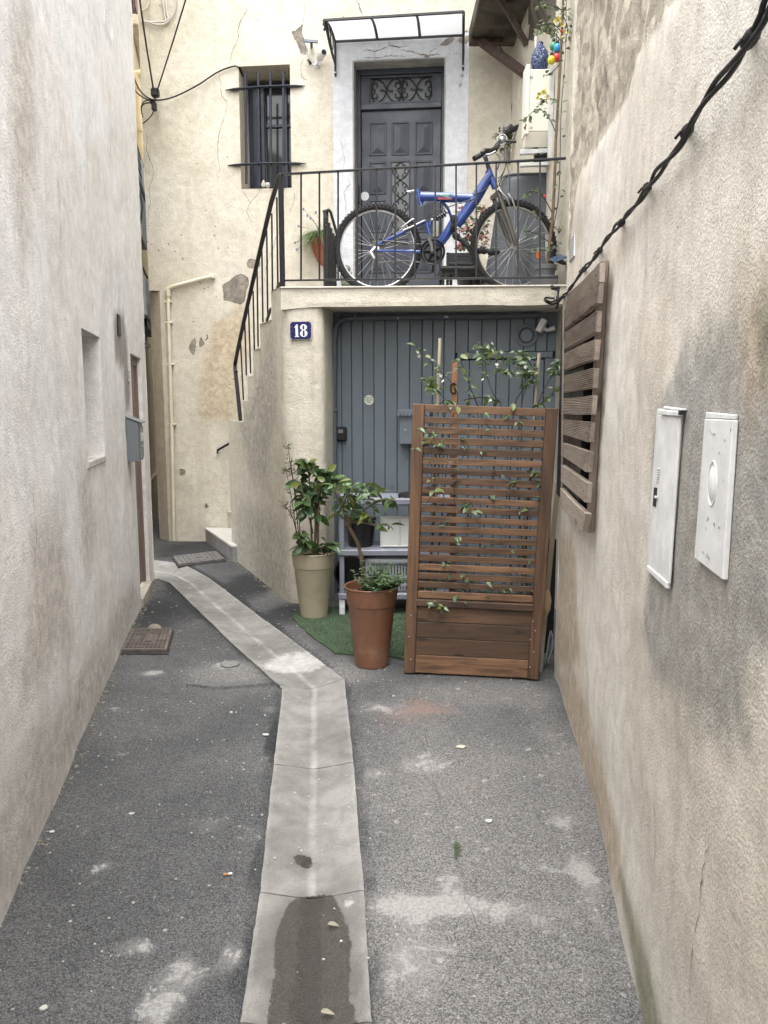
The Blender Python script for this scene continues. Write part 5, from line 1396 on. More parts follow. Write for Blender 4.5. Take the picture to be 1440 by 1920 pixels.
# enamel number plate 18
m_en = plain('enamel_blue', A(34,36,92), .22, var=.25, vs=20); m_enw = plain('enamel_white', A(232,234,240), .3, var=.06)
m_chip = plain('chipped_edge', A(190,186,178), .7, var=.3, vs=60)
PLP = Path([tuple(FRONT.pt(-.1,0,.004).xy), tuple(FRONT.pt(1,0,.004).xy)])
t = thing('number_plate', 'blue enamel house number plate reading 18 on the landing pillar', 'number plate', PLP.P(565, 620))
pcx, pcz = PLP.hit(565, 620); hw, hh = .081, .064
def platepoly(hw, hh, cut, f): return [PLP.pt(pcx+a*hw+c*cut, pcz+b*hh+d*cut, f) for a, b, c, d in ((-1,-1,1,0),(1,-1,-1,0),(1,-1,0,1),(1,1,0,-1),(1,1,-1,0),(-1,1,1,0),(-1,1,0,-1),(-1,-1,0,1))]
PN, PT = PLP.nrm(.1), PLP.tan(.1)
MB().prism(platepoly(hw+.004, hh+.004, .012, .008), PN*.006).build('backing', m_chip, t)
MB().prism(platepoly(hw, hh, .016, .0145), PN*.004).build('face', m_en, t)
def pp(x, y, f=.0195): return PLP.pt(pcx + (x-715)/965*2*hw, pcz - (y-595)/760*2*hh, f)
MB().prism([pp(*q) for q in ((430,440),(520,330),(590,335),(600,840),(640,855),(640,880),(440,880),(445,855),(482,840),(470,465),(432,472))], PN*.001).build('digit', m_enw, t)
mb = MB()
def ellp(cx, cy, rx, ry, f): return [pp(cx+rx*math.cos(2*PI*k/28), cy+ry*math.sin(2*PI*k/28), f) for k in range(28)]
mb.prism(ellp(852,458,160,130,.0195), PN*.001); mb.prism(ellp(860,732,172,150,.0198), PN*.001); eight = mb.build('digit', m_enw, t)
mb = MB()
for (x0, x1, y0, y1) in ((812,886,375,560), (818,900,605,845)): mb.prism([pp(x,y,.0212) for x,y in ((x0,y0+25),(x0+25,y0),(x1-25,y0),(x1,y0+25),(x1,y1-25),(x1-25,y1),(x0+25,y1),(x0,y1-25))], PN*.0005)
tag(mb.build('counter', m_en, eight), kind='stuff')
for a, b in ((-1,-1),(1,-1),(-1,1),(1,1)): MB().disc(PLP.pt(pcx+a*(hw-.004), pcz+b*(hh-.004), .008), PN, .006, .008, 8).build('screw', m_chip, t)
# sticker, key box, letter box, lamp on the garage
t = thing('round_sticker', 'small round sticker against junk mail on the grey garage boards', 'sticker', GAR.P(692,750,.01))
c = GAR.P(692, 750, .003); d_ = MB().disc(c, GN, .040, .003, 28).build('disc', plain('sticker_cream', A(204,208,196), .5, var=.08), t)
m_ink = plain('ink', A(40,40,40), .7)
for k, (tx, sz) in enumerate((('PAS DE', .018), ('PUBLICITÉ', .016), ('S.V.P.', .018))): put_text('lettering', tx, sz, c + GN*.0042 + UP*(.018-.018*k), GT, GN, m_ink, t)
t = thing('key_box', 'dark key safe on the left edge of the garage boards', 'key box', GAR.P(642,826,.02))
a = GAR.P(633, 826, .0); b = GAR.P(651, 800, .0); kw, kh = GT*((b-a).dot(GT)), UP*(b.z-a.z)
MB().obox(a, kw, kh, GN*.045, .008).build('body', m_bpl, t)
MB().obox(a + kw*.2 + kh*.55 + GN*.045, kw*.5, kh*.25, GN*.003, .001).build('dial_window', plain('dial_grey', A(120,124,128), .4), t)
t = thing('letter_box', 'grey letter box with a scalloped lid on the garage boards behind the planter', 'letter box', GAR.P(780,830,.05))
a = GAR.P(752, 832, .0); b = GAR.P(806, 778, .0); kw, kh = GT*((b-a).dot(GT)), UP*(b.z-a.z)
MB().obox(a, kw, kh, GN*.10, .006).build('box', m_gar, t); MB().obox(a - GT*.015 + kh, kw + GT*.03, UP*.045, GN*.13, .008).build('lid', m_gar, t)
for k in range(9): MB().disc(a - GT*.015 + kh + (kw+GT*.03)*((k+.5)/9) + GN*.128 + UP*.002, GN, .012, .004, 10).build('scallop', m_gar, t)
MB().disc(GAR.P(760, 806, .10), GN, .008, .006, 10).build('lock', m_lgrey, t)
t = thing('wall_lamp', 'white square floodlight on the right jamb of the garage', 'lamp', GAR.P(1018,610,.2))
c = P(1011, 608, 5.98); ax_ = V((.8, -.35, -.45)).normalized(); x_, y_ = frame(ax_)
MB().obox(c - x_*.035 - y_*.05, x_*.07, y_*.10, ax_*.045, .005).build('head', m_wpl, t)
MB().tube([c + V((.02,0,-.02)), P(1026, 619, 5.98), P(1040, 615, 5.97)], [.014,.014,.02], 8).build('arm', m_wpl, t, 40)
# artificial grass mat
m_grass = leafmat('mat_green', (.105,.150,.090), (.19,.235,.15), .7, .1); m_matb = plain('mat_back', A(70,92,66), .9)
mpx = [(549,1160),(556,1146),(600,1141),(700,1137),(775,1135),(775,1240),(752,1237),(730,1233),(665,1230),(630,1228),(582,1193)]
mp = []
for q0, q1 in zip(mpx, mpx[1:] + mpx[:1]):
    a, b = G(*q0), G(*q1); n_ = max(1, int((b-a).length/.03))
    for k in range(n_): p = a.lerp(b, k/n_); mp.append(p + V((.012*noise.noise(p*9) + .004*R.uniform(-1,1), .012*noise.noise(p*9 + V((5,0,0))) + .004*R.uniform(-1,1), 0)))
t = thing('grass_mat', 'worn green artificial grass mat under the two tall pots', 'mat', G(660,1190))
MB().prism([V((p.x, p.y, .004)) for p in mp], V((0,0,.008))).build('backing', m_matb, t)
poly = [(p.x, p.y) for p in mp]; vs, fs = [], []; x0, x1 = min(p[0] for p in poly), max(p[0] for p in poly); y0, y1 = min(p[1] for p in poly), max(p[1] for p in poly)
rg_ = random.Random(3)
for k in range(26000):
    x, y = rg_.uniform(x0, x1), rg_.uniform(y0, y1); s_ = sdpoly(x, y, poly)
    if s_ < .004 + .004*math.sin(x*40): continue
    h = rg_.uniform(.008, .016); a = rg_.uniform(0, 2*PI); lx, ly = rg_.uniform(-.009,.009), rg_.uniform(-.009,.009); b = len(vs); cx_, sx_ = math.cos(a)*.0022, math.sin(a)*.0022
    vs += [(x-cx_, y-sx_, .011), (x+cx_, y+sx_, .011), (x+lx, y+ly, .011+h)]; fs.append((b, b+1, b+2))
tag(pydata('pile', vs, fs, m_grass, t), kind='stuff')
# tall pots
m_beige = plain('pot_beige', A(176,166,142), .5, var=.10, vs=3, dirt=A(140,126,104), dirt_amt=.3); m_orng = plain('pot_rust', A(130,90,68), .5, var=.10, vs=3, dirt=A(176,150,130), dirt_amt=.28); m_soil = plain('soil', A(74,58,46), .95, var=.5, vs=60, bmp=.01, bs=60)
def tallpot(name, label, c, mat, s=1.0, h=.484, mat_z=0.0):
    t = thing(name, label, 'pot', c, 'tall tapered plastic pots')
    pr = [(.092,0),(.100,.004),(.1405,.375),(.143,.380),(.147,.384),(.1475,.386),(.160,.484),(.166,.489),(.163,.494),(.155,.490),(.150,.44)]
    MB().lathe(c, [(r*s, z*h/.484) for r, z in pr], 40).build('body', mat, t, 28)
    rr = random.Random(5); vs, fs = [], []
    MB().lathe(c + V((0,0,h*.90)), [(.148*s, 0), (.10*s, .012), (.05*s,.018)], 20).build('soil', m_soil, t, 40)
    mb = MB()
    for k in range(70):
        a, r = rr.uniform(0, 2*PI), .14*s*rr.random()**.5; mb.ell(c + V((r*math.cos(a), r*math.sin(a), h*.92)), (rr.uniform(.004,.012),)*3, 5, 3)
    tag(mb.build('soil_crumbs', m_soil, t), kind='stuff'); return t
cB = G(589, 1157); cO = G(697, 1246)
tallpot('tall_pot', 'tall beige plastic pot at the foot of the landing pillar', V((cB.x, cB.y, .012)), m_beige, 1.01, .475)
tallpot('tall_pot', 'tall rust-red plastic pot beside the wooden slatted planter', V((cO.x, cO.y, .004)), m_orng, 1.0, .480)
# shrub in the beige pot: broad dark leaves
m_dark = leafmat('leaf_dark', (.032,.066,.028), (.080,.130,.045), .30, .2); m_yel = leafmat('leaf_yellowgreen', (.11,.15,.03), (.17,.19,.05), .35, .3); m_mid = leafmat('leaf_mid', (.055,.105,.04), (.115,.175,.065), .3, .25)
L1 = [leaf_mesh('leaf', .115, .060, m_dark, .22, .25, 5), leaf_mesh('leaf', .095, .052, m_dark, .3, .45, 5), leaf_mesh('leaf', .095, .048, m_yel, .25, .2, 5)]
L2 = [leaf_mesh('leaf', .085, .034, m_mid, .3, .25, 5), leaf_mesh('leaf', .072, .030, m_mid, .35, .45, 5), leaf_mesh('leaf', .08, .034, m_yel, .25, .3, 5)]
def stem(t, pts, r0, r1, mat=None, n=6):
    sm = smooth_path([tuple(p) for p in pts], 4); N = len(sm); MB().tube(sm, [r0 + (r1-r0)*k/(N-1) for k in range(N)], n).build('stem', mat or m_stem, t, 60); return sm
def leaves_on(t, sm, n, meshes, t0=.2, t1=1.0, s=(.7,1.15), out=.7, lift=.1, name='leaf', w=None, jit=.02):
    n = int(n*DENS)
    for k in range(n):
        f = t0 + (t1-t0)*(k + R.random())/n; p = along(sm, min(.999, f)); d = rdir(-.9, .6) + UP*lift
        me = R.choices(meshes, w)[0]; d.normalize()
        inst(name, me, leaf_matrix(p + d*R.uniform(0, jit), d, UP, R.uniform(*s), R.uniform(-1.3,1.3)), t)
DENS = 1.55
topB = V((cB.x, cB.y, .45)); Yb = cB.y
t = thing('broadleaf_shrub', 'dark broad-leaved shrub tied to a stake in the beige pot', 'shrub', topB)
spine = [P(588,1035,Yb), P(588,980,Yb), P(590,930,Yb), P(588,880,Yb)]
for pts, n, tt in (([P(586,1035,Yb), P(583,980,Yb-.02), P(582,930,Yb), P(578,880,Yb-.03), P(572,866,Yb-.04)], 34, .35), ([P(590,1035,Yb), P(594,980,Yb+.02), P(598,930,Yb), P(606,895,Yb+.03), P(612,885,Yb+.03)], 36, .3),
                   ([P(588,960,Yb), P(598,925,Yb-.05), P(612,905,Yb-.07), P(628,900,Yb-.08), P(640,908,Yb-.08)], 26, .3), ([P(586,1000,Yb), P(578,960,Yb-.07), P(570,935,Yb-.10), P(565,905,Yb-.1)], 20, .3),
                   ([P(584,1030,Yb), P(574,1012,Yb-.06), P(562,1000,Yb-.09)], 11, .4), ([P(592,1035,Yb), P(604,1026,Yb-.10), P(618,1022,Yb-.14)], 12, .45), ([P(580,1030,Yb-.05), P(572,1026,Yb-.12), P(568,1022,Yb-.13)], 8, .4)):
    sm = stem(t, pts, .008, .003); leaves_on(t, sm, n, L1, tt, 1, (.6,1.1), w=(5,4,1.3))
MB().tube([V((cB.x+.01, cB.y, .42)), P(592, 905, Yb)], .007, 6).build('stake', plain('stake_grey', A(120,112,96), .8), t)
MB().tube([V((cB.x+.03, cB.y+.01, .42)), P(598, 900, Yb)], .009, 6).build('stem', m_bark, t)
# thin twiggy shrub beside it
m_var = leafmat('leaf_variegated', (.09,.11,.05), (.26,.27,.17), .5, .2); m_twig = plain('twig', A(92,66,48), .8)
m_brl = leafmat('leaf_bronze', (.05,.06,.03), (.10,.10,.05), .5, .2)
t = thing('twiggy_shrub', 'thin upright twiggy shrub with small pale-tipped leaves at the back of the beige pot', 'shrub', topB + V((-.08,0,0)))
lv = [leaf_mesh('leaf', .030, .013, m_var, .25, .2, 3)]; lb = [leaf_mesh('leaf', .028, .012, m_brl, .25, .2, 3)]; IT, IB = [], []
for pts in ([P(562,1030,Yb), P(558,980,Yb), P(552,920,Yb), P(544,870,Yb), P(540,836,Yb)], [P(560,1030,Yb), P(555,990,Yb), P(546,930,Yb), P(536,880,Yb)], [P(561,1030,Yb), P(552,980,Yb-.03), P(540,955,Yb-.03), P(533,945,Yb-.03)], [P(564,1030,Yb), P(560,960,Yb+.03), P(550,900,Yb+.02), P(545,865,Yb)]):
    sm = stem(t, pts, .0045, .0018, m_twig, 5)
    for k in range(70):
        f = R.uniform(.3, 1)**.8; p = along(sm, min(.999, f)); d = rdir(.1, .9).normalized(); q = p + d*R.uniform(.0, .035)
        (IT if f > .78 else IB).append((0, leaf_matrix(q, d, UP, R.uniform(.6, 1.1), R.uniform(-.6,.6))))
for p0 in (P(541,840,Yb), P(537,885,Yb)):
    for k in range(34): d = rdir(-.2,1).normalized(); IT.append((0, leaf_matrix(p0 + d*R.uniform(0,.05), d, UP, R.uniform(.8,1.2), 0)))
for nm, I, me, mt in (('pale_leaves', IT, lv, m_var), ('dark_leaves', IB, lb, m_brl)):
    vs, fs = joined_leaves(I, me); tag(pydata(nm, vs, fs, mt, t), kind='stuff')
# small citrus tree in the rust pot
Yo = cO.y; topO = V((cO.x, cO.y, .45))
t = thing('citrus_tree', 'small citrus tree with a leaning bare trunk in the rust-red pot', 'tree', topO)
trunk = [V((cO.x+.00, cO.y+.02, .42)), P(688,1110,Yo+.02), P(681,1070,Yo+.02), P(673,1025,Yo+.02), P(660,998,Yo+.02), P(652,982,Yo+.02)]
sm = smooth_path([tuple(p) for p in trunk], 4)
MB().tube(sm, [.0135 - .0035*k/(len(sm)-1) + .001*math.sin(k*2.1) for k in range(len(sm))], 9).build('trunk', m_bark, t, 60)
MB().ell(P(653,982,Yo+.02), (.022,.02,.024), 9, 6).build('trunk_knot', m_bark, t, 60)
K = P(653,980,Yo+.02)
for pts, n in (([K, P(640,950,Yo), P(632,925,Yo-.02), P(628,905,Yo)], 13), ([K, P(662,955,Yo-.05), P(672,930,Yo-.06), P(684,915,Yo-.05), P(702,905,Yo-.05)], 17), ([K, P(675,962,Yo), P(700,945,Yo+.02), P(725,938,Yo), P(745,940,Yo-.02)], 16),
               ([K, P(668,970,Yo-.08), P(690,965,Yo-.1), P(700,972,Yo-.1)], 9), ([K, P(650,950,Yo+.06), P(655,920,Yo+.05), P(665,900,Yo+.03)], 13), ([K, P(640,968,Yo-.04), P(628,962,Yo-.05), P(618,962,Yo-.05)], 5), ([K, P(680,980,Yo+.03), P(705,985,Yo), P(722,982,Yo-.03), P(735,990,Yo-.03)], 6), ([P(672,930,Yo-.06), P(690,925,Yo-.1), P(716,922,Yo-.1)], 9), ([P(640,950,Yo), P(650,930,Yo-.1), P(645,912,Yo-.12)], 10)):
    sm = stem(t, pts, .006, .0022, m_bark, 5); leaves_on(t, sm, n, L2, .25, 1, (.65,1.1), w=(4,4,1.2))
# herb around it
m_herb = leafmat('leaf_herb', (.11,.17,.08), (.19,.26,.13), .55, .25)
lh = [leaf_mesh('leaf', .026, .020, m_herb, .15, .3, 3)]; I = []
for k in range(150):
    a = R.uniform(0, 2*PI); base = V((cO.x + .04 + .085*math.cos(a)*R.random(), cO.y - .03 + .085*math.sin(a)*R.random(), .45)); d = V((R.uniform(-.7,1.0), R.uniform(-.9,.5), 1.0)).normalized(); Lh = R.uniform(.11, .23)
    for q in range(9):
        f = (q+1)/9; p = base + d*Lh*f - UP*.03*f*f
        for s_ in (0, 1): dd = rdir(-.1,.5).normalized(); I.append((0, leaf_matrix(p, dd, UP, R.uniform(.6,1.15)*(1.1-.4*f), R.uniform(-.5,.5))))
t = thing('herb', 'bushy light green herb covering the soil of the rust-red pot', 'herb', topO + V((.05,-.03,0)))
vs, fs = joined_leaves(I, lh); tag(pydata('foliage', vs, fs, m_herb, t), kind='stuff')
# grey shelf unit with pots and boxes on it
m_shelf = plain('shelf_grey', A(134,138,150), .45, var=.1, rnd=.05)
sx0, sx1, sy0, sy1 = P(636,1000,5.58).x, .52, 5.58, 5.92
t = thing('shelf_unit', 'grey three-tier shelf unit against the garage boards', 'shelf', V(((sx0+sx1)/2, 5.75, 0)))
for x in (sx0, sx1-.035):
    for y in (sy0, sy1-.035): MB().obox((x, y, .012), (.035,0,0), (0,.035,0), (0,0,.89), .003).build('leg', m_shelf, t)
SZ = (.885, .505, .175)
for z in SZ: MB().obox((sx0-.01, sy0-.012, z-.045), (sx1-sx0+.02,0,0), (0,sy1-sy0+.024,0), (0,0,.045), .006).build('board', m_shelf, t)
lt = thing('foot_wrap', 'white tape wrapped round the front foot of the grey shelf unit', 'tape', (sx0+.017, sy0, .01))
MB().obox((sx0-.003, sy0-.003, .012), (.041,0,0), (0,.041,0), (0,0,.145), .002).build('sleeve', plain('tape_white', A(226,226,230), .5, var=.2, vs=20), lt)
def bucket(label, c, r, h, tilt=False):
    t = thing('black_bucket', label, 'bucket', c, 'black buckets on the grey shelf unit')
    M3 = Matrix.Rotation(PI/2, 3, 'X') if tilt else None
    MB().lathe(c + (V((0,.14,r)) if tilt else V((0,0,0))), [(r*.78,0),(r,h),(r*1.05,h),(r*1.05,h+.012),(r*.96,h+.012),(r*.8,.02)], 26, M3).build('body', m_bpl, t, 35); return t
bucket('black bucket on the middle shelf behind the citrus tree', V((P(676,1005,5.74).x, 5.75, .505)), .115, .20)
bucket('black bucket lying on its side on the bottom shelf', V((P(658,1080,5.7).x, 5.74, .175)), .125, .16, True)
t = thing('plastic_tray', 'white ribbed plastic tray standing upright on the middle shelf', 'tray', V((P(742,1028,5.66).x, 5.66, .505)))
a = P(713, 1028, 5.66); a.z = .507; b = P(775, 968, 5.68); kw = V((b.x-a.x,0,0)); kh = V((0,.03,b.z-a.z)); m_tray = plain('tray_white', A(196,198,194), .45, var=.06)
MB().obox(a, kw, kh, V((0,.03,0)), .012).build('panel', m_tray, t)
for f0_, f1_ in ((.0,.06),(.56,.62),(.94,1.0)): MB().obox(a + kw*f0_ + V((0,-.008,.0)), kw*(f1_-f0_), kh, V((0,.01,0)), .003).build('rib', m_tray, t)
for f0_ in (.02, .93): MB().obox(a + kh*f0_ + V((0,-.007,0)), kw, kh*.05, V((0,.01,0)), .003).build('rib', m_tray, t)
t = thing('laundry_basket', 'grey slotted plastic basket on the bottom shelf behind the herb', 'basket', V((P(730,1108,5.66).x, 5.72, .175)))
ba_ = V((P(684,1105,5.62).x, 5.60, .176)); bw, bd, bh = .40, .26, .235; m_bask = plain('basket_grey', A(150,154,160), .5, var=.06)
MB().obox(ba_ + V((.02,.02,0)), (bw-.04,0,0), (0,bd-.04,0), (0,0,.02), .004).build('bottom', m_bask, t)
MB().tube([ba_ + V((bw/2 + bw/2*math.cos(q)*(abs(math.cos(q))**6+abs(math.sin(q))**6)**(-1/6), bd/2 + bd/2*math.sin(q)*(abs(math.cos(q))**6+abs(math.sin(q))**6)**(-1/6), bh)) for q in [2*PI*k/40 for k in range(40)]], .016, 8, closed=True, flat=(.7,1.3)).build('rim', m_bask, t, 50)
for k in range(18): MB().obox(ba_ + V((.015+k*(bw-.03)/17-.007, .004, .02)), (.014,0,0), (0,.006,0), (0,0,bh-.02), .0).build('slat', m_bask, t)
for z_ in (.05, .11): MB().obox(ba_ + V((.01,.002,z_)), (bw-.02,0,0), (0,.006,0), (0,0,.02), .0).build('band', m_bask, t)
MB().obox(ba_ + V((.006,.01,.02)), (.006,0,0), (0,bd-.02,0), (0,0,bh-.02)).build('side', m_bask, t); MB().obox(ba_ + V((.02,.02,.02)), (bw-.04,0,0), (0,bd-.04,0), (0,0,.12), .01).build('lining', m_bpl, t)
t = thing('round_lid', 'round black lid lying on the top shelf next to the planter', 'lid', V((P(775,938,5.72).x, 5.72, .885)))  # a round black lid lying on the top shelf
MB().lathe(V((P(778,938,5.72).x, 5.72, .886)), [(.12,0),(.13,.004),(.12,.022),(.03,.04)], 24).build('disc', m_bpl, t, 40)

# ---- slatted wooden planter with trellis
m_wx = wood('trellis_wood', (.078,.043,.025), (.182,.098,.050), (.032,.018,.013), 'x', .6, .45); m_wz = wood('post_wood', (.070,.038,.022), (.150,.080,.041), (.038,.022,.015), 'z', .6, .15)
m_wb = wood('board_wood', (.072,.041,.026), (.118,.066,.037), (.034,.020,.015), 'x', .65, .25)
BLc, BRc = G(757,1262,.012), G(1010,1275,.012)
TLc, TRc = P(774,757,BLc.y), P(1047,766,BRc.y)
pd_ = (BRc - BLc); pdir = pd_.normalized(); pback = V((-pdir.y, pdir.x, 0)).normalized()
if pback.y < 0: pback = -pback
def PLN(u, v, w_=0.0): return BLc.lerp(BRc, u).lerp(TLc.lerp(TRc, u), v) + pback*w_
t = pl_t = thing('trellis_planter', 'brown stained wooden planter box with a tall slatted trellis, leaning slightly right', 'planter', V((PLN(.5,0).x, PLN(.5,0).y, 0)))
pw = .082
def member(name, u0, u1, v0, v1, w0, w1, mat, bev=.003, par=None, v0r=None, v1r=None):
    v0r = v0 if v0r is None else v0r; v1r = v1 if v1r is None else v1r
    return MB().hexa([PLN(u0,v0,w0), PLN(u1,v0r,w0), PLN(u1,v0r,w1), PLN(u0,v0,w1), PLN(u0,v1,w0), PLN(u1,v1r,w0), PLN(u1,v1r,w1), PLN(u0,v1,w1)], bev).build(name, mat, par or t)
member('post', 0, pw, 0, 1, 0, .062, m_wz); member('post', 1-pw, 1, 0, 1, 0, .062, m_wz)
member('post', 0, pw, 0, .30, .33, .39, m_wz); member('post', 1-pw, 1, 0, .30, .33, .39, m_wz)
zv = lambda z: 1 - (z-60)/1725
slz = [(62,110),(136,176),(198,241),(262,305),(324,370),(388,430),(450,491),(510,555),(571,616),(635,675),(692,732),(757,796),(817,860),(882,921),(944,986),(1004,1045),(1063,1104),(1120,1161),(1179,1217),(1240,1285)]
for a, b in slz:
    j = R.uniform(-.0012,.0012); member('slat', pw, 1-pw, zv(b)+j, zv(a)+j, .012, .034, m_wx, .0025, None, zv(b)+j*-1, zv(a)-j)
member('ledge', pw-.005, 1-pw+.005, zv(1335), zv(1292), -.008, .04, m_wb)
for a, b in ((1338,1440),(1443,1546),(1549,1660),(1663,1782)):
    member('board', pw, 1-pw, zv(b), zv(a), .012, .034, m_wb if a < 1660 else m_wx, .0025)
    member('board', pw, 1-pw, zv(b), zv(a), .36, .385, m_wb, .0025)
    for uu in (.008, .992-.028): 
        MB().hexa([PLN(uu,zv(b),.064), PLN(uu+.028,zv(b),.064), PLN(uu+.028,zv(b),.328), PLN(uu,zv(b),.328), PLN(uu,zv(a),.064), PLN(uu+.028,zv(a),.064), PLN(uu+.028,zv(a),.328), PLN(uu,zv(a),.328)], .002).build('board', m_wb, t)
member('soil', .04, .96, .02, zv(1345), .036, .358, m_soil, 0)
for uu in (.22, .72): MB().obox(PLN(uu, 0, .03) - V((0,0,.012)), pdir*.07, pback*.3, V((0,0,.02)), .002).build('foot', m_wx, t)
for uu, zz in ((.93,1400),(.95,1460),(.92,1520),(.95,1600),(.93,1700),(.04,1400),(.03,1540),(.05,1690)): MB().disc(PLN(uu, zv(zz), -.0005), -pback, .004, .0015, 8).build('screw', m_lgrey, t)
# climbing jasmine in it
DENS = 1.6
m_jas = leafmat('leaf_jasmine', (.080,.135,.06), (.20,.27,.15), .26, .28); m_jy = leafmat('leaf_young', (.14,.19,.05), (.22,.25,.09), .4, .35); m_vine = plain('vine_stem', A(58,46,42), .8)
J = [leaf_mesh('leaf', .052, .026, m_jas, .3, .3, 4), leaf_mesh('leaf', .044, .020, m_jas, .35, .5, 4), leaf_mesh('leaf', .05, .027, m_jy, .25, .25, 4)]
py = PLN(.5,0).y; jz = py + .13
t = thing('climbing_jasmine', 'climbing jasmine with white flowers growing through and above the wooden trellis', 'climber', PLN(.5, .26, .2))
def JP(x, y, d=0.0): return P(x, y, jz + d)
jst = [([JP(815,1110), JP(825,1000), JP(835,900), JP(845,800,-.02), JP(858,738,-.04), JP(820,690,-.03), JP(780,650,-.02)], 10, .72, 1), ([JP(800,1110), JP(812,1000), JP(822,880), JP(832,790), JP(838,755,-.05), JP(815,730,-.05), JP(800,712,-.05)], 24, .80, 1),
       ([JP(880,1110), JP(905,1000), JP(930,850), JP(940,765), JP(925,740,-.02), JP(912,700,-.02), JP(908,670), JP(896,645,.02)], 17, .70, 1), ([JP(960,1110), JP(955,980), JP(958,850), JP(965,760), JP(985,720), JP(975,690,-.02), JP(950,668), JP(915,655)], 34, .62, 1),
       ([JP(990,1110), JP(975,980), JP(970,860), JP(975,780), JP(985,730), JP(1000,705), JP(990,675), JP(965,660)], 30, .6, 1), ([JP(985,1100), JP(990,950), JP(1000,820,-.03), JP(1010,755,-.05), JP(1028,715,-.06), JP(1045,690,-.08), JP(1056,676,-.1)], 30, .72, 1),
       ([JP(900,770), JP(885,735), JP(868,690), JP(862,664)], 9, .2, 1), ([JP(870,750), JP(905,745), JP(935,752)], 10, .1, 1), ([JP(820,762,-.03), JP(835,750,-.06), JP(850,758,-.05)], 8, .1, 1), ([JP(915,655), JP(905,650,.03), JP(880,660,.02)], 8, .1, 1), ([JP(1000,765,-.04), JP(1030,745,-.05), JP(1042,725,-.05)], 9, .1, 1),
       ([JP(960,700), JP(945,695,-.05), JP(935,690,-.05)], 9, .1, 1), ([JP(1000,705,-.03), JP(985,700,-.06), JP(978,715,-.06)], 9, .1, 1)]
for pts, n, f0_, f1_ in jst: leaves_on(t, stem(t, pts, .004, .0016, m_vine, 5), n, J, f0_, f1_, (.6,1.15), w=(4,4,1.4))
# sparse sprays poking through the slats
for x, y, n in ((790,808,5),(775,845,3),(812,815,4),(825,832,4),(865,830,4),(858,905,2),(815,900,3),(822,925,4),(880,955,7),(875,940,4),(945,960,4),(985,960,6),(1005,890,7),(1010,900,4),(975,905,5),(940,1000,4),(985,1050,6),(975,1060,4),(990,1100,6),(1000,1110,4),(820,1130,6),(825,1145,4),(835,1060,4),(845,1075,3),(900,780,4),(975,785,4),(1012,770,4),(950,1075,3),(855,1010,3),(905,848,4),(800,830,3),(840,820,3),(900,815,3),(960,830,3),(850,870,3),(940,880,3),(990,930,4),(830,985,3),(920,1020,3),(960,1030,4),(1000,1010,4),(870,1085,3),(915,1090,4),(950,1110,4),(860,1120,3),(905,1125,3),(930,925,3),(800,870,2)):
    for k in range(n):
        p = P(x + R.uniform(-9,9), y + R.uniform(-8,8), py + R.uniform(-.05,.05)); d = (rdir(-.6,.5) + V((0,-.5,0))).normalized()
        inst('leaf', R.choices(J, (4,4,1))[0], leaf_matrix(p, d, UP, R.uniform(.6,1.1), R.uniform(-.7,.7)), t)
    a = P(x, y, py + .05); MB().tube([a + V((R.uniform(-.06,.06), .10, -.14)), a + V((0,.04,-.04)), a + V((R.uniform(-.02,.02),-.04,.02))], .0018, 4).build('stem', m_vine, t)
for pts in ([JP(842,800), JP(835,850,-.06), JP(812,920,-.08), JP(790,960,-.08)], [JP(840,830,-.06), JP(850,890,-.1), JP(852,960,-.1)], [JP(870,770), JP(930,810), JP(985,860), JP(1000,900)], [JP(890,930,-.09), JP(880,980,-.09), JP(868,1050,-.06)]): stem(t, pts, .003, .0012, m_vine, 5)
m_jf = plain('jasmine_white', A(226,228,214), .6, rnd=.05); jp = [leaf_mesh('petal', .013, .007, m_jf, .1, .2, 2)]
fcs = [(783,660),(786,668),(822,700),(826,704),(915,650),(922,643),(928,655),(932,684),(938,680),(958,705),(962,695),(968,700),(985,688),(992,672),(905,712),(918,745),(920,750),(830,715),(1005,700),(940,660),(895,662)]
I = []
for x, y in fcs:
    c = P(x, y, jz + R.uniform(-.1,.0)); ax0 = rdir(-.3,.8).normalized(); xx, yy = frame(ax0)
    for q in range(5): a = 2*PI*q/5; I.append((0, leaf_matrix(c, xx*math.cos(a)+yy*math.sin(a)+ax0*.3, ax0, R.uniform(.8,1.2), .3)))
vs, fs = joined_leaves(I, jp); tag(pydata('flowers', vs, fs, m_jf, t), kind='stuff')
# yellow leaves among it, undergrowth at the soil
for x, y in ((958,776),(962,756),(1000,758),(880,950),(858,762),(866,706),(868,690)): inst('leaf', L1[2] if False else J[2], leaf_matrix(P(x,y,py-.01), (rdir(-.8,.1)).normalized(), UP, 1.1, R.uniform(-.5,.5)), t)
I = [(R.randrange(2), leaf_matrix(PLN(R.uniform(.12,.9), .27 + R.random()**2*.09, R.uniform(.06,.3)), rdir(-.2,.6), UP, R.uniform(.6,1.0), R.uniform(-.6,.6))) for k in range(230)]
vs, fs = joined_leaves(I, J); u_ = thing('undergrowth', 'low leafy growth and dead leaves on the planter soil behind the lowest slats', 'plant', PLN(.5,.26,.2)); tag(pydata('foliage', vs, fs, m_jas, u_), kind='stuff')
m_dead = leafmat('leaf_dead', (.16,.11,.06), (.32,.26,.17), .7, .2); jd = [leaf_mesh('leaf', .04, .022, m_dead, .3, .3, 3)]
I = [(0, leaf_matrix(PLN(R.uniform(.1,.9), .262, R.uniform(.045,.3)), rdir(-.1,.4), UP, R.uniform(.6,1.1), R.uniform(-1,1))) for k in range(90)]
vs, fs = joined_leaves(I, jd); tag(pydata('dead_leaves', vs, fs, m_dead, u_), kind='stuff')
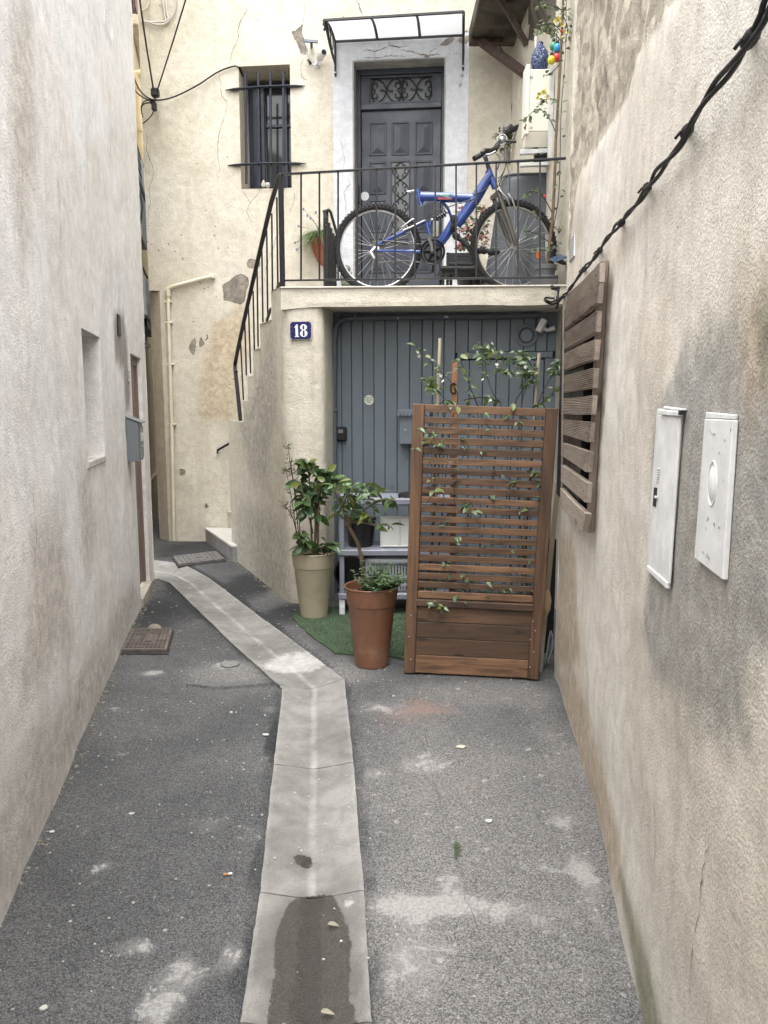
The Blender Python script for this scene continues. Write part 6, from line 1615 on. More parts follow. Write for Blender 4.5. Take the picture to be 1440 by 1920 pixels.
# canes
m_cane = plain('bamboo', A(172,162,140), .7, var=.2)
for label, a, b in (('pale bamboo cane standing at the left of the trellis top', (820,760,.14), (825,634,.14)), ('pale bamboo cane standing at the right of the trellis top', (1003,770,.14), (1011,662,.14))):
    bot = P(a[0], a[1], py+a[2]); top = P(b[0], b[1], py+b[2]); t = thing('bamboo_cane', label, 'cane', V((bot.x, bot.y, .45)), 'bamboo canes behind the trellis')
    base = bot + (bot-top)*((bot.z-.45)/(top.z-bot.z)); MB().tube([base, top], .009, 8).build('pole', m_cane, t, 40)
    for f in (.35, .55, .72, .88): c = base.lerp(top, f); MB().tube([c - UP*.006, c, c + UP*.006], [.009,.0115,.009], 8).build('node', m_cane, t, 60)
# upright batten with a dark 0
m_bat = wood('batten_orange', (.22,.10,.05), (.30,.15,.075), (.12,.055,.025), 'z', .6, .02, knots=False)
a = P(844, 1000, py+.25); b = P(854, 676, py+.25); t = thing('wooden_batten', 'orange brown wooden batten marked 0 standing behind the trellis', 'batten', V((a.x, a.y, .44)))
MB().obox((a.x, a.y, .44), V((.034,0,0)), V((0,.022,0)), V((.0,0,b.z-.44)), .002).build('strip', m_bat, t)
c = P(849.5, 727, py+.245); mb = MB(); N = 24; m_br = plain('number_brown', A(74,48,40), .5)
mb.tube([c + V((.015*math.cos(2*PI*k/N), -.002, .028*math.copysign(abs(math.sin(2*PI*k/N))**.8, math.sin(2*PI*k/N)))) for k in range(N)], .0065, 6, closed=True, flat=(1,1)); mb.build('digit', m_br, t, 60)
# tools leaning in the gap right of the planter
t = thing('leaning_lath', 'pale wooden lath leaning in the gap between planter and right wall', 'lath', P(1023,1140,4.42))
q0, q1 = P(1020,1150,4.40), P(1046,905,4.62); flatbar(V((q0.x-.02, 4.38, .0)), q1, .028, .012, 'lath', t, plain('lath_grey', A(166,152,126), .8, var=.15), up=V((0,1,0)))
MB().tube([P(1027,1106,4.40), P(1028,1125,4.38), P(1026,1142,4.38), P(1020,1160,4.38)], [.012,.020,.020,.012], 8).build('handle_end', plain('old_wood', A(178,152,118), .7), t, 50)
t = thing('dark_board', 'dark board standing in the gap between planter and right wall', 'board', P(1036,1200,4.75))
q0 = P(1036, 1020, 4.72); MB().obox((q0.x-.05, 4.72, .0), V((.075,0,0)), V((0,.03,0)), V((.0,.0,q0.z+.03)), .003).build('panel', plain('board_dark', A(40,40,46), .6), t)
t = thing('shovel_blade', 'grey ribbed plastic shovel blade on the ground right of the planter', 'shovel', G(1030,1250))
vs, fs = [], []; n = 10
for j in range(n+1):
    f = j/n; xl_, xr_ = 1024 + 9*math.sin(f*PI*.5)*0, 0
    yy = 1182 + (1246-1182)*f
    lx = 1032 - 11*f**.7; rx = 1034 + 4*math.sin(PI*min(1, f*1.25))**.8 - 14*max(0, f-.45)**1.3
    for k in range(7):
        g = k/6; p = P(lx + (max(rx, lx+1)-lx)*g, yy, 4.45 + .05*math.sin(PI*g)); vs.append(tuple(p))
for j in range(n):
    for k in range(6): fs.append((j*7+k, j*7+k+1, (j+1)*7+k+1, (j+1)*7+k))
m_shov = plain('shovel_grey', A(160,164,168), .5, var=.1); o = pydata('blade', vs, fs, m_shov, t); sm_ = o.modifiers.new('thick', 'SOLIDIFY'); sm_.thickness = .006
for g in (2, 4): MB().tube([V(vs[j*7+g]) + V((0,-.005,0)) for j in range(n+1)], .003, 5).build('rib', m_shov, t)
MB().tube([P(1015,1190,4.42), P(1017,1225,4.40), P(1016,1250,4.38), P(1013,1262,4.36)], .007, 6).build('hook', m_lgrey, t, 50)
# ================================================================== RIGHT-HAND CORNER ABOVE THE LANDING
m_acb = plain('cabinet_cream', A(226,222,206), .5, var=.06, vs=3); m_brk = plain('bracket_white', A(214,214,212), .5, var=.15, vs=12)
Yc = 6.37; zt_ = P(1010,129,Yc).z; zb0 = P(1010,247,Yc).z; xl_ = P(986,190,Yc).x
t = thing('wall_cabinet', 'cream metal cabinet on white brackets in the corner above the bicycle', 'cabinet', (1.3, 6.6, zb0))
MB().obox((xl_, Yc, zb0), (1.318-xl_,0,0), (0,.13,0), (0,0,zt_-zb0), .008).build('casing', m_acb, t)
MB().obox((xl_-.004, Yc-.012, zb0-.02), (.03,0,0), (0,.15,0), (0,0,zt_-zb0+.05), .004).build('side_flange', m_acb, t)
MB().hexa([(xl_+.006, Yc+.05, zb0-.10), (1.316, Yc+.05, zb0-.10), (1.316, Yc+.12, zb0-.09), (xl_+.006, Yc+.12, zb0-.09), (xl_+.003, Yc+.004, zb0), (1.316, Yc+.004, zb0), (1.316, Yc+.125, zb0), (xl_+.003, Yc+.125, zb0)], .003).build('hood', m_acb, t)
for y in (143, 237): MB().disc(P(996, y, Yc) , (0,-1,0), .010, .012, 10).build('catch', m_brk, t)
for y in (289, 312): a = P(975, y, Yc+.05); b = P(1040, y-3, Yc+.05); b.x = min(b.x, 1.315); MB().obox(a, b-a, (0,.04,0), (0,0,.035 if y < 300 else .025), .003).build('bracket_arm', m_brk, t)
a = P(1036, 300, Yc-.03); MB().obox((1.282, Yc-.03, a.z), (.035,0,0), (0,.03,0), (0,0,zt_-a.z+.02), .003).build('upright', m_brk, t)
for x0, y0, x1, y1 in ((999,252,1008,292), (1023,258,1024,290)):
    a, b = P(x0,y0,Yc+.07), P(x1,y1,Yc+.07); MB().tube([a, a.lerp(b,.55), b], .020, 8).build('pipe', m_bpl, t, 40); MB().disc(a, (0,0,-1), .034, .012, 12).build('pipe_collar', m_bpl, t)
MB().obox(P(1002,310,Yc+.14), V((.12,0,0)), V((0,.05,0)), V((0,0,.10)), .004).build('junction_box', plain('box_grey', A(92,90,90), .6), t)
# blue jar on top, coloured bulbs
m_jar, nt, b = newmat('blue_glaze'); vz = nd(nt, 'TexVoronoi', {'Vector': objco(nt), 'Scale': 55.0}).outputs['Distance']
setb(nt, b, Base_Color=mixc(nt, ss(nt, vz, .3, .6), (.012,.022,.075), (.05,.075,.16)), Roughness=.15, Normal=bump(nt, vz, .01))
cj = P(1012, 128, 6.43); cj.z = zt_ + .006; t = thing('glass_jar', 'dark blue dimpled jar on top of the cream cabinet', 'jar', cj)
MB().lathe(cj, [(.045,0),(.062,.03),(.070,.08),(.062,.13),(.038,.17),(.022,.19),(.022,.21)], 22).build('body', m_jar, t, 60)
MB().tube([cj + V((-.03,.02,.12)), cj + V((-.035,.02,.26))], .008, 8).build('white_tube', m_brk, t)
t = thing('string_light', 'short string of four coloured bulbs hanging by the climbing rose', 'string lights', P(1042, 80, 6.2))
MB().tube([P(1045, 55, 6.2), P(1043, 75, 6.2), P(1040, 100, 6.2), P(1033, 108, 6.2)], .004, 5).build('cord', m_bpl, t)
for x, y, c in ((1045,90,(52,150,206)), (1038,87,(60,140,90)), (1044,108,(226,60,70)), (1034,113,(206,196,60))):
    p = P(x, y, 6.18 if c[0] != 60 else 6.23); bl = MB().ell(p, (.030,.030,.033), 12, 8).build('bulb', plain('bulb_%d' % c[0], A(*c), .15, var=.05), t, 60)
    MB().tube([p + V((0,0,.03)), p + V((0,0,.055))], .012, 8).build('socket', m_bpl, bl)
# climbing rose on the wall end
DENS = 1.15
m_rose = leafmat('leaf_rose', (.06,.10,.045), (.15,.19,.11), .4, .25); m_rl = leafmat('leaf_rose_light', (.17,.21,.09), (.26,.29,.16), .45, .3)
LR = [leaf_mesh('leaf', .050, .026, m_rose, .25, .3, 3), leaf_mesh('leaf', .042, .022, m_rl, .3, .4, 3)]
t = thing('climbing_rose', 'climbing rose with yellow flowers up the wall end right of the bicycle', 'climber', V((1.24, 5.86, LZ(1.2)+.1)))
YR = 5.84; RP = lambda x, y, d=0: P(x, y, YR+d)
main = [RP(1024,505), RP(1030,460), RP(1036,410), RP(1040,340), RP(1042,270), RP(1046,200), RP(1050,130), RP(1054,60), RP(1056,0), RP(1058,-40)]
sm = stem(t, main, .013, .008, m_bark, 7)
for pts, n, f0_, ml in (([RP(1030,460), RP(1046,380), RP(1050,300), RP(1052,210), RP(1060,100), RP(1062,0)], 26, .1, (3,1)), ([RP(1042,250), RP(1030,222), RP(1010,205), RP(990,218), RP(985,235)], 16, .2, (2,2)), ([RP(1046,190), RP(1030,185), RP(1015,190), RP(1008,200)], 20, .1, (1,3)),
        ([RP(1050,120), RP(1030,140), RP(1018,140)], 6, .3, (2,1)), ([RP(1054,60), RP(1035,45), RP(1015,50), RP(1003,62)], 22, .1, (3,2)), ([RP(1056,20), RP(1035,10), RP(1020,8), RP(1012,14)], 20, .1, (3,2)), ([RP(1056,30), RP(1064,50), RP(1062,72)], 18, .0, (2,3)), ([RP(1054,80), RP(1040,62), RP(1028,50), RP(1022,36)], 16, .1, (2,2)),
        ([RP(1034,420), RP(1015,405), RP(995,400)], 6, .4, (2,1)), ([RP(1030,455), RP(1010,440), RP(985,432), RP(975,428)], 9, .3, (2,1)), ([RP(1028,470), RP(1005,468), RP(990,475)], 8, .3, (3,1)), ([RP(1036,400), RP(1020,372), RP(1005,360), RP(990,360), RP(984,366)], 16, .3, (2,2)), ([RP(1034,420), RP(1045,430), RP(1055,425)], 8, .1, (2,2)), ([RP(1028,470), RP(1040,462), RP(1048,455)], 7, .1, (3,1)),
        ([RP(1056,0), RP(1062,-10), RP(1060,30)], 12, .1, (2,2))):
    leaves_on(t, stem(t, pts, .004, .0016, m_vine, 5), n, LR, f0_, 1, (.55,1.05), w=ml, lift=.0)
m_yf = plain('rose_yellow', A(226,212,132), .6, rnd=.05); yp = [leaf_mesh('petal', .028, .024, m_yf, .3, -.2, 2)]; m_yf2 = plain('rose_cream', A(236,226,170), .6)
I = []
for x, y, s_ in ((1046,40,1.3),(1052,48,1),(1056,62,1),(1016,170,1.1),(1020,176,1),(1012,178,.9),(1024,182,.9),(1008,186,.8),(1052,72,.8),(1036,455,.5),(1010,365,.5)):
    c = RP(x, y, -.05); ax0 = (rdir(-.3,.5) + V((0,-.8,0))).normalized(); xx, yy = frame(ax0)
    for q in range(9): a = 2*PI*q/9*1.6; I.append((0, leaf_matrix(c, (xx*math.cos(a)+yy*math.sin(a)) + ax0*(.2+.12*q), ax0, s_*R.uniform(.8,1.1), .2)))
vs, fs = joined_leaves(I, yp); tag(pydata('flowers', vs, fs, m_yf, t), kind='stuff')
m_rf = plain('rose_red', A(206,52,60), .6)
for x, y in ((1053,58),(1021,368)): MB().ell(RP(x,y,-.04), (.010,.010,.011), 8, 6).build('red_flower', m_rf, t, 60)
t = thing('corner_weed', 'tangle of ivy growing on the corner plaster behind the handlebar', 'plant', P(955,260,8.2))
L_ = [leaf_mesh('leaf', .07, .045, m_gr2, .2, .4, 3)]; I = cloud(P(948,258,8.2), (.12,.08,.14), 46, (.5,1)) + cloud(P(990,305,8.0), (.08,.06,.10), 16, (.5,1)) + cloud(P(980,150,8.2), (.04,.04,.10), 14, (.5,.9))
vs, fs = joined_leaves(I, L_*99); tag(pydata('foliage', vs, fs, m_gr2, t), kind='stuff')

# ================================================================== ON THE RIGHT WALL
m_deck = wood('decking', (.40,.345,.295), (.31,.255,.21), (.19,.15,.125), 'y', .7, .14, grain=1.2)
z4 = lambda L: [(1000 + x/2.667, 480 + y/2.667) for x, y in L]
t = thing('slat_screen', 'screen of ten weathered grooved deck boards fixed on the right wall', 'screen', RIGHT.P(1085, 750, .03))
SL = [((165,195),(158,288),(327,35),(323,130)), ((158,292),(157,362),(322,133),(313,235)), ((155,385),(152,468),(312,275),(305,380)), ((152,492),(150,575),(305,418),(297,520)), ((150,600),(145,685),(298,560),(290,660)),
      ((143,712),(140,787),(290,697),(283,792)), ((143,818),(140,890),(280,832),(270,930)), ((143,935),(138,995),(272,980),(262,1080)), ((138,1045),(137,1125),(265,1135),(258,1232)), ((135,1160),(135,1240),(262,1290),(245,1378))]
OF = .055
for k, s4 in enumerate(SL):
    lt_, lb_, rt_, rb_ = [RIGHT.hit(*q, OF) for q in z4(s4)]
    NG, NL = (10, 6) if k < 9 else (1, 6); wp = R.uniform(-.006, .010); mb = MB(); rings = []
    sag = R.uniform(-.006,.006)
    for i in range(NL+1):
        f = i/NL; top = (lt_[0]+(rt_[0]-lt_[0])*f, lt_[1]+(rt_[1]-lt_[1])*f); bot = (lb_[0]+(rb_[0]-lb_[0])*f, lb_[1]+(rb_[1]-lb_[1])*f); off = OF + wp*math.sin(PI*f); dz = sag*math.sin(PI*f); ring = []
        for g in range(NG*4+1):
            h = g/(NG*4); dep = (0, -.007, -.007, 0)[g % 4] if NG > 1 else 0
            ring.append(RIGHT.pt(bot[0]+(top[0]-bot[0])*h, bot[1]+(top[1]-bot[1])*h + dz, off + dep))
        ring.append(RIGHT.pt(top[0], top[1]+dz, off-.024)); ring.append(RIGHT.pt(bot[0], bot[1]+dz, off-.024)); rings.append([mb.bm.verts.new(p) for p in ring])
    for a, b in zip(rings, rings[1:]):
        for g in range(len(a)): mb._f([a[g], a[(g+1) % len(a)], b[(g+1) % len(a)], b[g]])
    mb._f(rings[0]); mb._f(list(reversed(rings[-1]))); bmesh.ops.recalc_face_normals(mb.bm, faces=mb.bm.faces[:])
    bd = mb.build('board', m_deck, t)
    for q in (lt_, rt_):
        uu = q[0] + (.06 if q is lt_ else -.06)*(1 if rt_[0] > lt_[0] else -1); zz = (rt_[1]+rb_[1])/2 if q is rt_ else (lt_[1]+lb_[1])/2
        MB().disc(RIGHT.pt(uu, zz, OF+.000), RIGHT.nrm(uu), .004, .002, 8).build('screw', m_rust, bd)
_b0, _b1, _b2, _b3 = RIGHT.hit(1106, 700)[0], RIGHT.hit(1059, 700)[0], RIGHT.hit(1080, 950)[1], RIGHT.hit(1080, 570)[1]
lbox(MB(), RIGHT, min(_b0,_b1), max(_b0,_b1), _b2, _b3, -.02, .026, 0).build('gap_shade_sheet', m_bpl, t)  # black sheet added behind the boards so their gaps look shaded
m_dz = wood('batten_weathered', (.31,.255,.21), (.24,.19,.155), (.14,.11,.09), 'z', .7, .1)
for (x0, y0), (x1, y1), w_ in (((336,28),(266,1380),.045), ((150,200),(140,1180),.05)):
    a, b = RIGHT.hit(*z4([(x0,y0)])[0], .03), RIGHT.hit(*z4([(x1,y1)])[0], .03)
    MB().hexa([RIGHT.pt(b[0]-w_/2, b[1], .003), RIGHT.pt(b[0]+w_/2, b[1], .003), RIGHT.pt(b[0]+w_/2, b[1], .03), RIGHT.pt(b[0]-w_/2, b[1], .03), RIGHT.pt(a[0]-w_/2, a[1], .003), RIGHT.pt(a[0]+w_/2, a[1], .003), RIGHT.pt(a[0]+w_/2, a[1], .03), RIGHT.pt(a[0]-w_/2, a[1], .03)], .002).build('batten', m_dz, t)
# meter hatches
m_hat = stucco('hatch_paint', A(244,244,243), A(236,236,235), A(205,204,200), .25, 60, .0004, (), 8, 2.2, gvar=.03); m_gapd = plain('gap_dark', A(40,40,40), .8)
def quadbox(path, q, f0, f1, bev=.0015):
    """q: top-left, top-right, bottom-right, bottom-left pixels on the wall"""
    c = [path.hit(x, y, f1) for x, y in q]; return MB().hexa([path.pt(u, z, f0) for u, z in (c[3], c[2], c[1], c[0])] + [path.pt(u, z, f1) for u, z in (c[3], c[2], c[1], c[0])], bev)
z6 = lambda L: [(1200 + x/5.19, 750 + y/5.19) for x, y in L]
t = thing('meter_hatch', 'narrow white meter hatch with a slot lock on the right wall, nearer the deck boards', 'hatch', RIGHT.P(1245, 940, .01), 'white meter hatches on the right wall')
quadbox(RIGHT, z6([(165,85),(392,92),(262,1845),(58,1640)]), .001, .009).build('frame', m_hat, t)
quadbox(RIGHT, z6([(184,150),(382,165),(275,1790),(82,1620)]), .007, .013).build('door', m_hat, t)
quadbox(RIGHT, z6([(180,95),(372,112),(365,158),(182,142)]), .008, .018).build('top_rail', m_hat, t); quadbox(RIGHT, z6([(225,62),(405,85),(402,105),(230,82)]), .001, .012).build('hood', m_hat, t)
quadbox(RIGHT, z6([(66,1610),(252,1770),(250,1835),(62,1655)]), .008, .017).build('bottom_rail', m_hat, t)
quadbox(RIGHT, z6([(135,850),(162,855),(150,1040),(122,1030)]), .012, .0145, .0).build('lock_slot', m_gapd, t)
quadbox(RIGHT, z6([(140,930),(160,935),(157,960),(136,955)]), .0145, .018, .001).build('lock_tongue', m_hat, t)
quadbox(RIGHT, z6([(374,100),(392,102),(388,145),(370,140)]), .008, .0195, 0).build('corner_gap', m_gapd, t)
for k in range(6): quadbox(RIGHT, z6([(158-k*3,665+k*24),(186-k*3,668+k*24),(184-k*3,678+k*24),(156-k*3,675+k*24)]), .013, .016, .001).build('relief_bar', m_hat, t)
t = thing('meter_hatch', 'wider white meter hatch with a round bulge and chipped paint, nearest the viewer', 'hatch', RIGHT.P(1340, 930, .01), 'white meter hatches on the right wall')
quadbox(RIGHT, z6([(640,118),(908,142),(902,188),(635,178)]), .001, .009).build('hood', m_hat, t)
dr = quadbox(RIGHT, z6([(628,184),(898,195),(800,1750),(526,1535)]), .001, .011).build('door', m_hat, t)
uc, zc = RIGHT.hit(*z6([(655,812)])[0], .02); cc_ = RIGHT.pt(uc, zc, .010); nn = RIGHT.nrm(uc); tt = RIGHT.tan(uc); M3 = Matrix((tt, UP, nn)).transposed()
MB().ell(cc_, (.020,.032,.007), 22, 10, M3).build('bulge', m_hat, dr, 60); MB().tube([cc_ + nn*.001 + (tt*math.cos(q)*.65 + UP*math.sin(q))*.040 for q in [2*PI*k/30 for k in range(30)]], .0022, 6, closed=True).build('bulge_ring', m_hat, dr, 60)
rr = random.Random(11); mb = MB()
for x, y in [(640,325),(650,330),(660,340),(672,332),(685,335),(628,300),(620,400),(768,395),(780,452),(755,785),(715,515),(610,1150),(600,1170),(672,1215),(712,1238),(590,1250),(665,1205),(600,1500),(612,1530),(595,1520),(622,1545),(845,292),(825,290),(560,1480)]:
    u, z = RIGHT.hit(*z6([(x,y)])[0], .0215); s_ = rr.uniform(.0008,.0020); pts = [RIGHT.pt(u + s_*math.cos(q)*rr.uniform(.5,1.6), z + s_*1.6*math.sin(q)*rr.uniform(.5,1.6), .0122) for q in [2*PI*k/7 for k in range(7)]]
    mb._f([mb.bm.verts.new(p) for p in pts])
bmesh.ops.recalc_face_normals(mb.bm, faces=mb.bm.faces[:]); tag(mb.build('chipped_paint', plain('chips', A(96,92,92), .8), dr), kind='stuff')
# perforated vent plates
def vent(name, label, path, px, n, m, mat):
    c = [path.hit(x, y, .006) for x, y in px]; u0, u1 = sorted((c[0][0], c[1][0])); z1, z0 = c[0][1], c[1][1]
    t = thing(name, label, 'vent', path.pt((u0+u1)/2, z0, 0)); lbox(MB(), path, u0, u1, z0, z1, .0, .008, .002).build('plate', mat, t); mb = MB()
    for i in range(n):
        for j in range(m):
            a = u0 + (u1-u0)*(i+.22)/n; b = u0 + (u1-u0)*(i+.82)/n; c0 = z0 + (z1-z0)*(j+.22)/m; c1 = z0 + (z1-z0)*(j+.80)/m; lbox(mb, path, a, b, c0, c1, .0, .0088, 0)
    tag(mb.build('holes', m_gapd, t), kind='stuff')
vent('wall_vent', 'small white perforated vent plate above the deck board screen', RIGHT, [(1077.5,440),(1067,492)], 5, 13, m_hat)
vent('wall_vent', 'narrow dark perforated vent plate high on the greige left wall', LEFT, [(220,588),(227,631)], 4, 16, m_bpl)
for px, w_ in (([(1335,1570),(1322,1640),(1316,1700),(1300,1800),(1292,1900)], .004), ([(1140,590),(1134,700),(1140,800)], .003), ([(1228,1480),(1232,1560),(1226,1640)], .003), ([(1172,300),(1165,420),(1170,520)], .003)): crack(RIGHT, px, w_, 0, 6, m_crack, RH, .018)
for px, w_ in (([(60,900),(64,1000),(58,1090)], .004), ([(224,480),(222,560)], .004), ([(112,200),(108,330),(114,420),(110,520)], .003), ([(206,130),(208,260),(205,330)], .003)): crack(LEFT, px, w_, 0, 6, m_crack, LH, .016)
# twisted service cable
cpx = [(1475,-60),(1440,5),(1431,31),(1409,69),(1372,125),(1331,175),(1300,225),(1278,269),(1244,309),(1219,344),(1200,375),(1175,403),(1156,425),(1134,453),(1119,478),(1094,506),(1072,537),(1056,556)]
base = smooth_path([tuple(RIGHT.P(x, y, .032)) for x, y in cpx], 8)
t = thing('service_cable', 'thick black twisted cable sagging across the right wall', 'cable', base[60])
Ls = [0.0]
for a, b in zip(base, base[1:]): Ls.append(Ls[-1] + (b-a).length)
for ph in (0, PI):
    pts = []
    for i, p in enumerate(base):
        tg = (base[min(len(base)-1, i+1)] - base[max(0, i-1)]).normalized(); x_, y_ = frame(tg); a = Ls[i]*2*PI/.5 + ph
        pts.append(p + (x_*math.cos(a) + y_*math.sin(a))*.0045*(1+.5*math.sin(Ls[i]*9)))
    MB().tube(pts, .0048, 8).build('strand', m_cab, t, 60)
for x, y in ((1407,72),(1288,246),(1213,352),(1165,418),(1124,470),(1095,505)):
    c = RIGHT.P(x, y, .030); tg = (RIGHT.P(x-4, y+6, .030) - c).normalized(); x_, y_ = frame(tg)
    kn = MB().tube([c - tg*.022, c - tg*.008, c + tg*.010, c + tg*.022], [.0095,.0125,.012,.009], 9).build('tie', m_cab, t, 50)
    MB().tube([c, RIGHT.P(x, y, -.01)], .008, 6).build('bracket', m_bpl, kn); MB().tube([c + x_*.012, c + x_*.020 + tg*.01 - UP*.01], .003, 6).build('tie_end', m_cab, kn)
t = thing('cable_loop', 'loop of black cable ends hanging at the right end of the landing', 'cable', P(1040, 560, 5.56))
e_ = base[-1]
for pts in ([e_, P(1045,562,5.2), P(1033,566,5.53), P(1022,562,5.54), P(1024,558,5.54), P(1040,560,5.52)], [e_, P(1047,566,5.3), P(1035,570,5.53), P(1024,566,5.53), P(1021,561,5.54)], [P(1035,535,5.54), P(1042,540,5.53), P(1048,538,5.52), P(1046,552,5.5), P(1048,562,5.4)], [P(1033,536,5.55), P(1040,542,5.52), P(1049,545,5.5)], [P(1044,556,5.5), P(1046,570,5.5), P(1043,578,5.55)]):
    MB().tube(smooth_path([tuple(p) for p in pts], 5), .0075, 6).build('cable', m_cab, t, 60)
MB().box(P(1041,540,5.52), (.06,.03,.025), .008).build('connector', m_bpl, t)

# ================================================================== ON THE LEFT WALL AND IN THE SLIT
m_mail = plain('mailbox_blue', A(118,123,127), .45, .1, var=.08, vs=3)
u0, z1 = LEFT.hit(235, 783); z0 = LEFT.hit(238, 866)[1]
t = thing('letter_box', 'blue grey metal letter box fixed on the greige left wall beside its door', 'letter box', LEFT.pt(u0+.1, z0, .06))
dpt = .085
MB().hexa([LEFT.pt(u0,z0,.0), LEFT.pt(u0+.24,z0,.0), LEFT.pt(u0+.24,z0,dpt), LEFT.pt(u0,z0,dpt), LEFT.pt(u0,z1,.0), LEFT.pt(u0+.24,z1,.0), LEFT.pt(u0+.24,z1-.035,dpt), LEFT.pt(u0,z1-.035,dpt)], .004).build('body', m_mail, t)
MB().hexa([LEFT.pt(u0-.008,z1+.002,.0), LEFT.pt(u0+.25,z1+.002,.0), LEFT.pt(u0+.25,z1-.040,dpt+.022), LEFT.pt(u0-.008,z1-.040,dpt+.022), LEFT.pt(u0-.008,z1+.012,.0), LEFT.pt(u0+.25,z1+.012,.0), LEFT.pt(u0+.25,z1-.030,dpt+.022), LEFT.pt(u0-.008,z1-.030,dpt+.022)], .002).build('lid', m_mail, t)
lbox(MB(), LEFT, u0+.02, u0+.22, z0+.02, z1-.06, dpt, dpt+.008, .003).build('door', m_mail, t); lbox(MB(), LEFT, u0+.05, u0+.16, z0+.14, z0+.2, dpt+.008, dpt+.012, .001).build('name_card', m_wpl, t); MB().disc(LEFT.pt(u0+.12, z0+.10, dpt+.008), LEFT.nrm(u0), .010, .006, 10).build('lock', m_lgrey, t)
a, b = LEFT.hit(236, 693), LEFT.hit(241.5, 717)
t = thing('house_plaque', 'small grey ceramic number plaque on the left wall above the letter box', 'plaque', LEFT.pt((a[0]+b[0])/2, b[1], .01))
lbox(MB(), LEFT, a[0], b[0], b[1], a[1], .0, .010, .002).build('tile', plain('plaque_grey', A(128,128,126), .5, var=.3, vs=50), t)
put_text('number', '3', .13, LEFT.pt((a[0]+b[0])/2, (a[1]+b[1])/2, .011), LEFT.tan(a[0])*(1 if LEFT.tan(a[0]).cross(UP).dot(LEFT.nrm(a[0])) > 0 else -1), LEFT.nrm(a[0]), m_hat, t)
t = thing('wall_ring', 'small iron ring hook at the far corner of the left wall', 'hook', P(273,648,6.8))
c = P(273, 648, 6.8); MB().tube([c + V((.034*math.cos(q), .01, .018*math.sin(q))) for q in [2*PI*k/16 for k in range(16)]], .005, 6, closed=True).build('ring', m_rust2, t, 60); MB().tube([c + V((-.03,.01,0)), c + V((-.10,.03,.0))], .006, 6).build('pin', m_rust2, t)
t = thing('slit_cable', 'black cable hanging down in the slit past the cream drainpipe', 'cable', P(255,330,8.6))
MB().tube(smooth_path([tuple(P(x, y, Y)) for x, y, Y in ((245,120,8.2),(249,200,8.4),(252,280,8.5),(257,340,8.6),(266,385,8.6),(262,435,8.6),(263,480,8.6),(269,505,8.6),(277,522,8.7))], 5), .010, 6).build('cable', m_cab, t, 60)
# thin pipe on the cream wall
m_cpipe = plain('pipe_cream', A(222,214,192), .6, var=.1); t = thing('wall_pipe', 'thin cream painted pipe with an elbow running down the cream wall', 'pipe', FAC.P(326, 1012, .03))
q = [FAC.P(x, y, .03) for x, y in ((398,518),(370,525),(340,533),(324,537),(316,540),(315,548),(316,600),(319,700),(322,800),(324,900),(326,1014))]
MB().tube(q, .021, 10).build('pipe', m_cpipe, t, 50)
for x, y in ((315.5,566),(317,605),(320,683),(323.5,796)): MB().box(FAC.P(x, y, .02), (.075,.05,.022), .004, FT).build('clamp', m_cpipe, t)
MB().tube([FAC.P(315,544,.03), FAC.P(315.5,556,.03)], .028, 10).build('joint', m_cpipe, t, 50)
MB().box(FAC.P(398, 518, .02), (.05,.05,.05), .006).build('stub', m_cpipe, t)
# overhead wires
JB = FAC.P(290, 180, .16)
t = thing('overhead_wires', 'black overhead wires meeting at a junction clamp on the cream wall', 'wires', JB)
for pts, r in (([P(258,-30,7.2), P(272,70,7.9), JB + V((-.01,0,.06))], .0085), ([P(357,-30,7.3), P(322,85,8.0), JB + V((.02,0,.03))], .0075), ([FAC.P(243,118,.1), FAC.P(255,155,.12), FAC.P(268,176,.14), JB + V((0,0,-.04)), FAC.P(325,182,.06), FAC.P(370,160,.04), FAC.P(405,137,.03), FAC.P(430,126.5,.02), FAC.P(446,125.5,.01), FAC.P(456,143,-.15)], .0085),
               ([FAC.P(245,158,.1), FAC.P(258,175,.12), FAC.P(275,186,.14), JB + V((0,0,-.05))], .0075), ([FAC.P(286,192,.14), FAC.P(270,195,.10), FAC.P(265,205,.06), FAC.P(268.5,220,.03)], .007), ([FAC.P(284,188,.14), FAC.P(271,190,.10), FAC.P(265,200,.06), FAC.P(266,214,.03)], .006), ([FAC.P(289,206,.12), FAC.P(283,218,.08), FAC.P(275,226,.04), FAC.P(268,231,.02)], .006)):
    MB().tube(smooth_path([tuple(p) for p in pts], 6), r, 6).build('wire', m_cab, t, 60)
MB().box(FAC.P(291,174,.15), (.085,.07,.09), .015).build('clamp', m_bpl, t); MB().box(FAC.P(289,200,.13), (.05,.05,.085), .008).build('connector', m_bpl, t); MB().box(FAC.P(285,191,.13), (.05,.04,.04), .01).build('connector', m_bpl, t)
MB().tube([FAC.P(291,186,.14), FAC.P(291,186,-.02)], .012, 6).build('hook', m_rust2, t)
m_wc = plain('cable_white', A(206,202,194), .6, var=.15); t = thing('white_cables', 'white cables looping across the top left corner of the cream wall', 'cables', FAC.P(290,40,.03))
for pts in ([(262,37),(275,40),(290,46),(305,46),(318,38),(328,20),(331,-10)], [(262,40),(280,42),(295,41),(310,40),(316,34)], [(310,40),(308,20),(303,-10)], [(316,36),(312,15),(311,-10)], [(264,22),(276,14),(280,-8)]):
    MB().tube(smooth_path([tuple(FAC.P(x, y, .025)) for x, y in pts], 5), .009, 6).build('cable', m_wc, t, 60)

